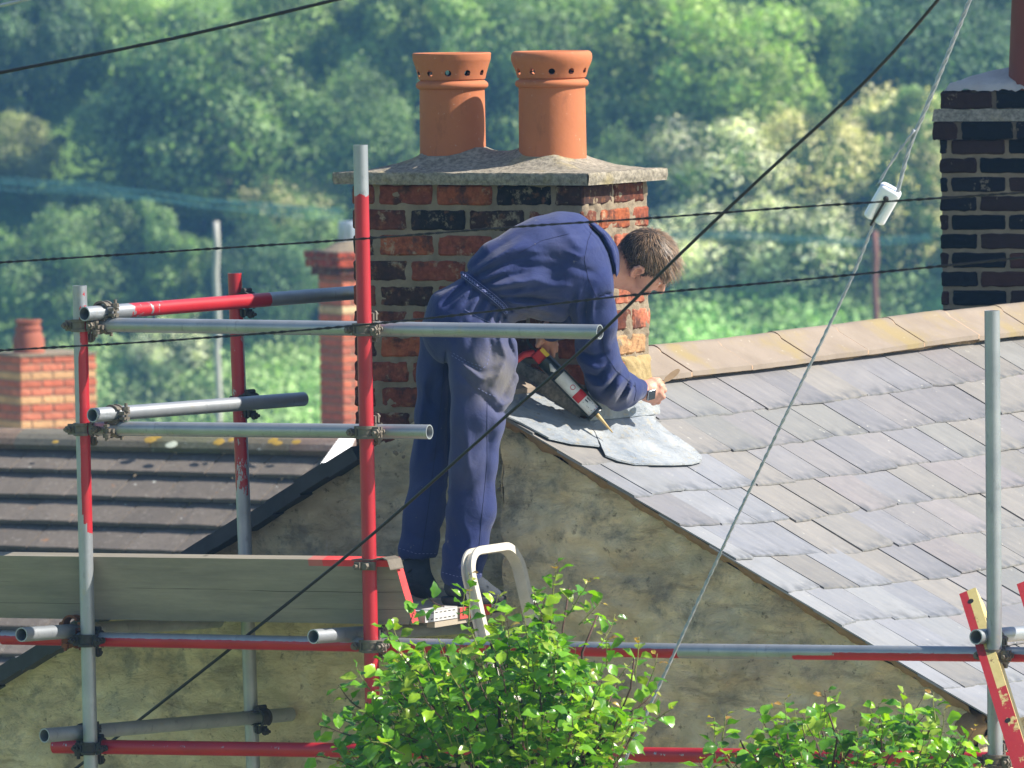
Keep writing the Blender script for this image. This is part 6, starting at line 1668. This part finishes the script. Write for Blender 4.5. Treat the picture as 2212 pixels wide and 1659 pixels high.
# ---- head
upH = np.array([.70, -.46, .52]); upH /= np.linalg.norm(upH)
frH = np.array([.56, .22, -.80]); frH -= upH * (frH @ upH); frH /= np.linalg.norm(frH)
sdH = np.cross(frH, upH)                      # towards the camera side
if sdH[1] > 0: sdH = -sdH
zx = lambda x, y: ((1480 + x / 7.54) / 1.1573, (540 + y / 7.54) / 1.1573)
YH = YB + .20
HC = P_(*zx(1050, 800), YH)
def hp(f, s, w): return HC + frH * f + sdH * s + upH * w
B = SDF(HC - .24, HC + .22, .0030)
axs = (frH, sdH, upH)
B.ell(hp(0, 0, .012), (.097, .075, .088), axs, .01)
B.ell(hp(-.020, 0, .0), (.080, .072, .078), axs, .02)
B.ell(hp(.040, 0, -.052), (.050, .060, .058), axs, .03)       # face mass
B.cap(hp(.060, 0, -.100), hp(.070, 0, -.112), .026, .020, .025)     # chin
B.cap(hp(.010, .050, -.085), hp(.062, .014, -.112), .016, .014, .02); B.cap(hp(.010, -.050, -.085), hp(.062, -.014, -.112), .016, .014, .02)
B.cap(hp(.082, .030, .005), hp(.092, .0, .002), .012, .013, .012); B.cap(hp(.082, -.030, .005), hp(.092, .0, .002), .012, .013, .012)   # brow
B.cap(hp(.094, 0, -.010), hp(.116, 0, -.045), .008, .012, .010); B.cap(hp(.100, .010, -.048), hp(.100, -.010, -.048), .008, .008, .008)
for s_ in (1, -1):
    B.ell(hp(.082, .031 * s_, -.016), (.012, .016, .011), axs, .006, cut=True); B.ell(hp(.076, .031 * s_, -.016), (.012, .013, .011), axs, .003)
    B.cap(hp(.070, .040 * s_, -.042), hp(.080, .030 * s_, -.040), .014, .012, .02)
B.cap(hp(.094, .018, -.076), hp(.094, -.018, -.076), .006, .006, .006); B.cap(hp(.092, .016, -.085), hp(.092, -.016, -.085), .007, .007, .006); B.cap(hp(.102, .024, -.0805), hp(.102, -.024, -.0805), .0022, .0022, .003, cut=True)
# ears
for s_ in (1, -1):
    ec = hp(-.004, .072 * s_, -.022)
    E = lambda f, w, o=0: ec + frH * f + upH * w + sdH * s_ * o
    pts = [E(.008, -.004, .0), E(.012, .014, .006), E(.004, .028, .012), E(-.010, .026, .016), E(-.016, .010, .016), E(-.012, -.010, .012), E(-.002, -.026, .006), E(.008, -.022, .002)]
    for a_, b_ in zip(pts, pts[1:]): B.cap(a_, b_, .0055, .0055, .004)
    B.ell(E(-.001, .003, .004), (.012, .006, .020), axs, .004); B.ell(E(.001, .0, .012), (.008, .006, .011), axs, .003, cut=True)
# neck
NB_ = P_(1300, 575, YB + .18)
B.chain([(hp(-.035, 0, -.045), .058), (hp(-.020, 0, -.095), .056), (NB_, .062)], .025); B.chain([(hp(.015, 0, -.085), .045), (NB_ - Z * .02, .05)], .02)
hv, hf = B.mesh()
skin_v, skin_f = [hv], [hf]; nv = len(hv)
def add_sdf(G):
    global nv
    v_, f_ = G.mesh(); skin_v.append(v_); skin_f.append(f_ + nv); nv += len(v_)
# ---- near hand, fist round the trowel handle
z2 = lambda x, y: ((1280 + x / 4.61) / 1.1573, (820 + y / 4.61) / 1.1573)
def h2(x, y, Y): return P_(*z2(x, y), Y)
c0 = h2(1650, 730, .17); G = SDF(c0 - .10, c0 + .09, .0020)
G.chain([(h2(1440, 745, .12), .026), (h2(1530, 720, .14), .0255), (h2(1580, 715, .15), .028)], .012)     # wrist
G.chain([(h2(1570, 700, .15), .030), (h2(1640, 655, .16), .022)], .015); G.chain([(h2(1580, 730, .15), .030), (h2(1650, 740, .16), .026)], .015); G.chain([(h2(1570, 760, .155), .027), (h2(1630, 810, .165), .020)], .015)
mcp = [h2(1668, 636, .155), h2(1706, 676, .145), h2(1700, 740, .143), h2(1668, 800, .150)]
pip = [h2(1728, 668, .172), h2(1748, 716, .158), h2(1736, 790, .155), h2(1684, 852, .162)]
dip = [h2(1722, 700, .202), h2(1712, 762, .190), h2(1672, 838, .182), h2(1628, 866, .184)]
tp = [h2(1690, 706, .214), h2(1670, 760, .206), h2(1630, 820, .200), h2(1596, 842, .196)]
for i, r in enumerate((.0105, .0105, .0098, .0086)):
    G.cap(h2(1610, 690 + 35 * i, .152), mcp[i], .015, r + .0018, .010); G.cap(mcp[i], pip[i], r + .0012, r, .0035); G.cap(pip[i], dip[i], r, r - .0008, .003); G.cap(dip[i], tp[i], r - .0008, r - .002, .003)
G.chain([(h2(1560, 660, .165), .018), (h2(1620, 618, .178), .0135), (h2(1680, 612, .190), .0115), (h2(1716, 636, .205), .0095)], .006)   # thumb
add_sdf(G)
# ---- far hand round the gun grip
c1 = h2(440, 180, -.12); G = SDF(c1 - .11, c1 + .10, .0024); Yg = -.135
G.chain([(P_(1190, 706, YB + .22), .027), (h2(400, 110, -.13), .028)], .01); G.ell(h2(400, 150, -.128), (.036, .022, .04), None, .015)
for i, (ax_, bx_, cx_, dY) in enumerate([((450, 140), (500, 190), (505, 262), 0), ((425, 150), (468, 230), (472, 322), -.004), ((395, 160), (430, 245), (438, 318), .012), ((360, 165), (392, 240), (402, 300), .022)]):
    G.chain([(h2(*ax_, Yg + dY), .0105), (h2(*bx_, Yg + dY - .004), .0098), (h2(*cx_, Yg + dY + .006), .0078)], .004)
G.chain([(h2(380, 120, Yg - .012), .015), (h2(330, 150, Yg - .03), .012), (h2(300, 200, Yg - .035), .010)], .006)
add_sdf(G)
# ---- unseen limbs inside the clothes, joining the shown skin into one body
G = SDF((-.80, -.62, -.62), (.36, .20, .68), .011)
def cc(x, y, Y, r): return (P_(x, y, Y), r)
G.chain([cc(1050, 640, YB, .07), cc(1130, 595, YB + .03, .10), cc(1220, 570, YB + .10, .11), cc(1290, 572, YB + .17, .055)], .03)
G.chain([cc(1040, 660, YB, .075), cc(990, 710, YB + .01, .085)], .03)
G.chain([cc(955, 730, YB + .15, .040), cc(936, 950, YB + .18, .034), cc(904, 1200, YB + .17, .032), cc(900, 1228, YB + .17, .032)], .008); G.chain([cc(1036, 750, YB - .06, .055), cc(1022, 1000, YB - .12, .042), cc(998, 1250, YB - .12, .035)], .008)
G.chain([cc(1284, 625, YB + .04, .045), cc(1300, 815, YB + .2, .038), cc(1378, 842, .11, .026), cc(1393, 844, .135, .025)], .02)
G.chain([cc(1250, 580, YB + .28, .045), cc(1215, 690, YB + .30, .036), cc(1190, 712, YB + .22, .026)], .02)
add_sdf(G)
m = M('skin', .5, spec=.35); m.b.inputs['Subsurface Weight'].default_value = .12; m.b.inputs['Subsurface Radius'].default_value = (.012, .004, .002); m.b.inputs['Subsurface Scale'].default_value = .6
c = m.mix(m.noise(22, 5, .6), (.52, .245, .17), (.66, .35, .255)); c = m.mix(m.ramp(m.noise(40, 5, .6, off=(3, 3, 3)), [(.55, 0.0), (.75, .5)]), c, (.50, .16, .12)); m.color(c); m.bump(m.noise(90, 5, .6), .35, .003); MAT_SKIN = m.m
body = npmesh('body', np.concatenate(skin_v), np.concatenate(skin_f), MAT_SKIN, man, True)
# ---- hair: a shell plus strands
m = M('brown hair', .45, spec=.45); c = m.mix(m.attr('Col'), (.032, .019, .012), (.30, .185, .105)); m.color(m.mix(m.attr('grey', 2), c, (.20, .17, .15)))
MAT_HAIR = m.m
m = M('hair base', .8, spec=.2); m.color(m.mix(m.noise(60, 4), (.022, .016, .013), (.055, .038, .027))); m.bump(m.noise(120, 4), .6, .004); MAT_HAIRB = m.m
def hair_ok(q):
    f, s, w = q @ frH, abs(q @ sdH), q @ upH
    if w > .030 - .0: return f < .086 - max(0, .060 - w) * .3
    lim = .045 if w > -.005 else .018
    if f > lim + .9 * max(0, w): return False
    if f < -.02: return w > -.068 + .0 * s
    if s > .04 and -.02 <= f < .012: return w > .004
    return w > -.045 if f >= .012 and f < .030 else w > -.002
HB = SDF(HC - .16, HC + .16, .0030)
HB.ell(hp(-.001, 0, .013), (.0995, .0785, .0925), axs, .004); HB.ell(hp(-.022, 0, .0), (.0835, .0755, .0815), axs, .01)
HB.ell(hp(-.040, 0, -.040), (.050, .056, .040), axs, .015)
X, Y_, Z_ = np.meshgrid(*HB.ax, indexing='ij'); q = np.stack([X - HC[0], Y_ - HC[1], Z_ - HC[2]], -1)
f_, s_, w_ = q @ frH, np.abs(q @ sdH), q @ upH
edge = np.maximum.reduce([f_ - (.086 - np.clip(.075 - w_, 0, 1) * .62), -(w_ + .072 - .0 * s_), np.minimum(f_ + .018, .004 - w_) ])
side_ = np.where((f_ > .010) & (f_ < .028) & (w_ > -.045) & (s_ > .045), -.01, 1.0)
edge = np.minimum(edge, side_)
HB.F = np.maximum(HB.F, edge.astype(np.float32) * .8)
hv2, hf2 = HB.mesh(); hb = npmesh('hair', hv2, hf2, MAT_HAIRB, man, True)
RH = np.random.default_rng(8); V_, F_, C2, G2_ = [], [], [], []; nb_ = 0
sel = hv2[RH.integers(0, len(hv2), 9000)]
whorl = hp(-.055, 0, .075)
for p in sel:
    q = p - HC; n_ = (q - upH * .005) ; n_ /= np.linalg.norm(n_)
    if not hair_ok(q * .985) or (q @ frH < .01 and q @ upH < -.045): continue
    away = p - whorl; away -= n_ * (away @ n_); away /= np.linalg.norm(away) + 1e-6
    f = q @ frH; w = q @ upH
    d = away * .8 + frH * .35 + n_ * .16 + RH.normal(size=3) * .16
    if w < .0: d = -upH * .7 + frH * .05 + n_ * .12 + RH.normal(size=3) * .12
    L = RH.uniform(.014, .030) * (1.25 if w > .03 else .6)
    if f > .05 and w > .02: L *= 1.5; d += n_ * .22 - Z * .10
    d /= np.linalg.norm(d); sd_ = np.cross(d, n_); sd_ /= np.linalg.norm(sd_) + 1e-9; wd = .00065
    a = p - n_ * .001; b = a + d * L * .5 + n_ * .0012; c_ = a + d * L - n_ * .003 + RH.normal(size=3) * .0015
    V_ += [a - sd_ * wd, a + sd_ * wd, b - sd_ * wd, b + sd_ * wd, c_ - sd_ * wd * .3, c_ + sd_ * wd * .3]
    F_ += [(nb_, nb_ + 1, nb_ + 3, nb_ + 2), (nb_ + 2, nb_ + 3, nb_ + 5, nb_ + 4)]; nb_ += 6
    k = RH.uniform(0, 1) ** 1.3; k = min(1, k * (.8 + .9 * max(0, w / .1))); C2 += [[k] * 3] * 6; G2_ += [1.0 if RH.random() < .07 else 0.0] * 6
npmesh('hair_strands', np.array(V_), np.array(F_), MAT_HAIR, hb, False, {'Col': ('POINT', np.array(C2)), 'grey': ('POINT', np.array(G2_))})
MAT_EYE = simple('eye white', (.7, .68, .64), .2, 0, .05, 10, 0); MAT_BROWC = MAT_HAIRB
mb = MB()
for s2 in (1, -1):
    for k in range(34):
        p = hp(.094 + .003 - abs(k - 10) * .0003, s2 * (.014 + k * .0009), .004 + RH.normal() * .0015); mb.tube(p, p + sdH * s2 * .006 - upH * .001, .0006, 4)
mb.build('eyebrows', MAT_HAIRB, man)
mb = MB()
for s2 in (1, -1):
    for i in range(6):
        pass
    c_ = hp(.0775, .031 * s2, -.016); mb.lathe([(.0001, .0118), (.006, .010), (.010, .006), (.0118, 0), (.010, -.006), (.0001, -.0118)], 16, o=c_)
mb.build('eyes', MAT_EYE, man, True)
# ---- watch
MAT_STRAP = simple('black watch strap', (.02, .02, .022), .6, 0, .2, 50, .2); MAT_WATCH = simple('watch case', (.35, .37, .40), .25, .8, .1, 50, 0); MAT_GLASS = simple('watch glass', (.03, .04, .05), .08, 0, .1, 50, 0, .6)
wa, wb = h2(1500, 728, .134), h2(1560, 712, .148); wd_ = (wb - wa) / np.linalg.norm(wb - wa); wc = (wa + wb) / 2
e1 = np.cross(wd_, fw); e1 /= np.linalg.norm(e1); e1 = e1 if e1[2] > 0 else -e1; e2 = np.cross(wd_, e1); e2 = e2 if e2 @ fw < 0 else -e2
mb = MB(); vs_ = []; n = 36
for k in range(n):
    t = 2 * math.pi * k / n; o_ = e1 * math.cos(t) + e2 * math.sin(t)
    rr_ = .0305 + (.0007 if k % 2 else 0)
    for a_, r in ((-.010, .027), (-.010, rr_), (.010, rr_), (.010, .027)): vs_.append(wc + wd_ * a_ + o_ * r)
mb.add(vs_, [(k * 4 + j, k * 4 + (j + 1) % 4, ((k + 1) % n) * 4 + (j + 1) % 4, ((k + 1) % n) * 4 + j) for k in range(n) for j in range(4)])
wt = mb.build('wristwatch', MAT_STRAP, man)
nw = -e1 * .55 + e2 * .83; nw /= np.linalg.norm(nw); tw_ = np.cross(wd_, nw)
mb = MB(); mb.cbox(wc + nw * .0345, wd_ * .034, tw_ * .038, nw * .010); o = mb.build('case', MAT_WATCH, wt); bevel(o, .004, 3); auto_smooth(o, 40)
mb = MB(); mb.cbox(wc + nw * .0398, wd_ * .029, tw_ * .033, nw * .0016); o = mb.build('glass', MAT_GLASS, wt); bevel(o, .0007, 1)
# ---- shoes
MAT_SHOE = M('grey blue trainer', .8, spec=.2); m = MAT_SHOE
c = m.mix(m.noise(30, 5, .65), (.022, .028, .038), (.055, .064, .08)); m.color(c); m.bump(m.noise(60, 5), .5, .004); MAT_SHOE = m.m
MAT_SOLE = simple('dark worn sole', (.035, .035, .042), .85, 0, .45, 30, .7, bd=.005)
def shoe(build, sole, lo, hi):
    G = SDF(lo, hi, .0042); build(G); v_, f_ = G.mesh(); o = npmesh('shoe', v_, f_, MAT_SHOE, man, True)
    G = SDF(lo, hi, .0042); sole(G); v_, f_ = G.mesh(); s_ = npmesh('sole', v_, f_, MAT_SOLE, o, True); return o
Ya, Yb_ = YB - .12, YB + .17
def b1(G):
    G.chain([(P_(985, 1268, Ya), .040), (P_(1030, 1272, Ya), .036), (P_(1072, 1287, Ya + .01), .024)], .03, sq=1.15); G.chain([(P_(990, 1245, Ya), .038), (P_(1010, 1262, Ya), .040)], .02)
    for k in range(5): x = 1018 + k * 9; G.cap(P_(x, 1249 + k * 4.2, Ya - .030), P_(x - 4, 1246 + k * 4.2, Ya + .03), .005, .005, .003)
    G.F = np.maximum(G.F, (P_(1000, 1299, Ya)[2] - np.meshgrid(*G.ax, indexing='ij')[2]).astype(np.float32))
def s1(G):
    z0_ = P_(1000, 1305, Ya)[2]; G.chain([(P_(978, 1290, Ya), .040), (P_(1030, 1291, Ya), .038), (P_(1072, 1292, Ya + .01), .034)], .02)
    zz = np.meshgrid(*G.ax, indexing='ij')[2]; G.F = np.maximum(G.F, np.maximum(zz - (z0_ + .026), z0_ - zz).astype(np.float32))
q = P_(1020, 1270, Ya); o = shoe(b1, s1, q - .16, q + .17)
def b2(G):   # heel lifted, standing on the toes, seen from behind
    G.chain([(P_(893, 1222, Yb_), .037), (P_(905, 1250, Yb_ - .02), .038), (P_(928, 1275, Yb_ - .02), .034)], .03); G.chain([(P_(905, 1200, Yb_), .036), (P_(905, 1225, Yb_), .036)], .02)
def s2_(G):
    G.chain([(P_(886, 1236, Yb_ - .01), .026), (P_(902, 1266, Yb_ - .03), .030), (P_(928, 1284, Yb_ - .03), .028)], .02)
    for k in range(7): G.cap(P_(880 + k * 8, 1236 + k * 8, Yb_ - .055), P_(894 + k * 7, 1228 + k * 9, Yb_ - .04), .005, .005, .003)
q = P_(910, 1245, Yb_); o = shoe(b2, s2_, q - .13, q + .13)
set_origin(man, P_(960, 1302, YB))

# ================================================================ tools in his hands
MAT_STEELB = simple('worn trowel blade', (.17, .12, .075), .85, 0, .35, 25, .3, .15); MAT_WOOD = simple('wood handle', (.32, .17, .08), .6, 0, .3, 20, .2)
tr = thing('pointing_trowel', 'small muddy pointing trowel held in his fist', 'trowel')
a_, b_ = h2(1735, 632, .20), h2(1930, 478, .26); d = (b_ - a_) / np.linalg.norm(b_ - a_); sd_ = np.cross(d, fw); sd_ /= np.linalg.norm(sd_); nn_ = np.cross(sd_, d)
L = np.linalg.norm(b_ - a_); out = [(0, .004), (.16, .005), (.30, .0095), (.62, .0105), (.86, .0085), (.97, .004), (1, .0005)]
vs_ = []; 
for s_, w in out:
    for k, z in ((1, 1), (-1, 1), (-1, -1), (1, -1)): vs_.append(a_ + d * L * s_ + sd_ * w * k + nn_ * .0011 * z)
fs_ = [(i * 4 + j, i * 4 + (j + 1) % 4, (i + 1) * 4 + (j + 1) % 4, (i + 1) * 4 + j) for i in range(len(out) - 1) for j in range(4)]
mb = MB(); mb.add(vs_, fs_); mb.build('blade', MAT_STEELB, tr)
e_ = h2(1600, 740, .185); mb = MB(); mb.path([a_ + d * .004, a_ - d * .012, e_ + (a_ - e_) * .75, e_, e_ - (a_ - e_) * .25], .008, 12, rs=[.0045, .006, .0095, .0105, .009]); mb.build('handle', MAT_WOOD, tr, True); set_origin(tr, a_)

gun = thing('sealant_gun', 'black sealant gun with red trigger holding a white cartridge, nozzle down', 'sealant gun')
Yq = -.165
def g2(x, y, Y=Yq): return h2(x, y, Y)
A0, A1 = g2(395, 395), g2(965, 985); ax_ = (A1 - A0) / np.linalg.norm(A1 - A0); LL = np.linalg.norm(A1 - A0)
pe_ = np.cross(ax_, fw); pe_ /= np.linalg.norm(pe_); pe_ = pe_ if pe_ @ rt > 0 else -pe_; to_ = -fw - ax_ * (-fw @ ax_); to_ /= np.linalg.norm(to_)
MAT_BLK = simple('black enamel', (.015, .02, .022), .35, 0, .3, 30, .1, .5); MAT_RED = simple('red plastic', (.50, .03, .035), .4, 0, .25, 20, .1); MAT_YEL = simple('yellow plastic', (.70, .48, .04), .4, 0, .15, 20, .1)
m = M('white cartridge', .4, spec=.4); m.color(m.mix(m.ramp(m.noise(14, 6, .7), [(.4, 0.0), (.7, .7)]), (.72, .71, .70), (.42, .38, .34))); MAT_CART = m.m
def ringpt(s, t, r): return A0 + ax_ * s + (pe_ * math.sin(t) + to_ * math.cos(t)) * r
def shell(mb, s0, s1, r0, r1, t0=0, t1=2 * math.pi, n=36, ns=6):
    vs_ = [ringpt(s0 + (s1 - s0) * i / ns, t0 + (t1 - t0) * k / n, r0 + (r1 - r0) * i / ns) for i in range(ns + 1) for k in range(n + 1)]
    mb.add(vs_, [(i * (n + 1) + k, i * (n + 1) + k + 1, (i + 1) * (n + 1) + k + 1, (i + 1) * (n + 1) + k) for i in range(ns) for k in range(n)])
RC_ = .0235
mb = MB(); shell(mb, .02, LL - .004, RC_, RC_); shell(mb, LL - .004, LL - .003, RC_, .001); shell(mb, .02, .021, .001, RC_)
cart = mb.build('cartridge', MAT_CART, gun, True); auto_smooth(cart, 40)
mb = MB(); s0 = LL * .60; shell(mb, s0, s0 + .030, RC_ + .0005, RC_ + .0005, -.95, 1.5); mb.build('red_band', MAT_RED, cart, True)
# printed marks on the tube: thick black letters running along it, a small red round mark, fine lines
mb = MB()
def stroke(pts, w):
    for (s_a, t_a), (s_b, t_b) in zip(pts, pts[1:]):
        a_, b_ = np.array([s_a, t_a * RC_]), np.array([s_b, t_b * RC_]); dd = b_ - a_; l_ = np.linalg.norm(dd); dd /= l_; nn2 = np.array([-dd[1], dd[0]]) * w / 2; a_ = a_ - dd * w / 2; b_ = b_ + dd * w / 2
        q_ = [a_ - nn2, a_ + nn2, b_ + nn2, b_ - nn2]; mb.add([ringpt(x_[0], x_[1] / RC_, RC_ + .0006) for x_ in q_], [(0, 1, 2, 3)])
lx = s0 + .038; T0, T1 = -.12, .74           # capitals F I X read along the tube, tops towards the upper right
for ch, dx in (('F', 0), ('I', .017), ('X', .025), ('Y', .036)):
    q0, q1, x = T0, T1, lx + dx
    L_ = {'F': [[(x, q0), (x, q1)], [(x, q1), (x + .012, q1)], [(x, (q0 + q1) / 2), (x + .009, (q0 + q1) / 2)]], 'I': [[(x + .001, q0), (x + .001, q1)]], 'X': [[(x, q0), (x + .013, q1)], [(x, q1), (x + .013, q0)]], 'Y': [[(x, q1), (x + .005, (q0 + q1) / 2)], [(x + .010, q1), (x + .005, (q0 + q1) / 2)], [(x + .005, (q0 + q1) / 2), (x + .005, q0)]]}[ch]
    if ch == 'Y': continue
    for l_ in L_: stroke(l_, .0040)
mb.build('printed_letters', MAT_BLK, cart)
mb = MB()
for k in range(14): a0_, a1_ = 2 * math.pi * k / 14, 2 * math.pi * (k + 1) / 14; stroke([(s0 - .022 + .008 * math.cos(a0_), .25 + .008 / RC_ * math.sin(a0_)), (s0 - .022 + .008 * math.cos(a1_), .25 + .008 / RC_ * math.sin(a1_))], .0022)
stroke([(LL - .020, -.6), (LL - .020, .9)], .0025); stroke([(LL - .014, .3), (LL - .014, .75)], .004)
mb.build('red_marks', MAT_RED, cart)
# cradle: ring, rails, end plate
mb = MB(); shell(mb, -.012, .062, .0275, .0275, -2.6, 2.6 , 36, 4); shell(mb, -.012, .062, .0262, .0262, -2.6, 2.6, 36, 4); shell(mb, -.012, -.0118, .001, .0275)
for t in (1.25, -1.35): mb.path([ringpt(.05, t, .0268), ringpt(LL - .004, t, .0268)], .0032, 8)
shell(mb, LL - .010, LL + .003, .0275, .0275); shell(mb, LL + .002, LL + .003, .0275, .009)
mb.path([ringpt(-.012, 0, .001), ringpt(-.085, 0, .001), ringpt(-.10, 1.57, .008)], .0045, 8)
o = mb.build('cradle', MAT_BLK, gun); auto_smooth(o, 40)
mb = MB(); mb.path([ringpt(.01, .2, .0282), ringpt(.03, -.1, .029), ringpt(.05, .15, .0282)], .007, 8, rs=[.003, .009, .003]); mb.build('smeared_label', MAT_CART, gun, True)
mb = MB(); mb.cbox(ringpt(-.030, 0, .002), ax_ * .040, pe_ * .046, to_ * .030); mb.path([ringpt(-.05, -1.57, .005), ringpt(-.070, -1.57, .035), ringpt(-.075, -1.57, .075), ringpt(-.06, -1.57, .10)], .012, 10); o = mb.build('grip', MAT_RED, gun); bevel(o, .004, 2); auto_smooth(o, 50)
mb = MB(); mb.cbox(ringpt(-.028, .9, .024), ax_ * .034, pe_ * .014, to_ * .014); mb.build('yellow_catch', MAT_YEL, gun)
mb = MB(); mb.path([ringpt(LL, 0, .002), ringpt(LL + .022, 0, .001), g2(1160, 1205, Yq)], .006, 12, rs=[.0085, .0062, .0022]); m = simple('ochre nozzle', (.50, .36, .17), .5, 0, .25, 30, .2); mb.build('nozzle', m, gun, True)
set_origin(gun, A0)
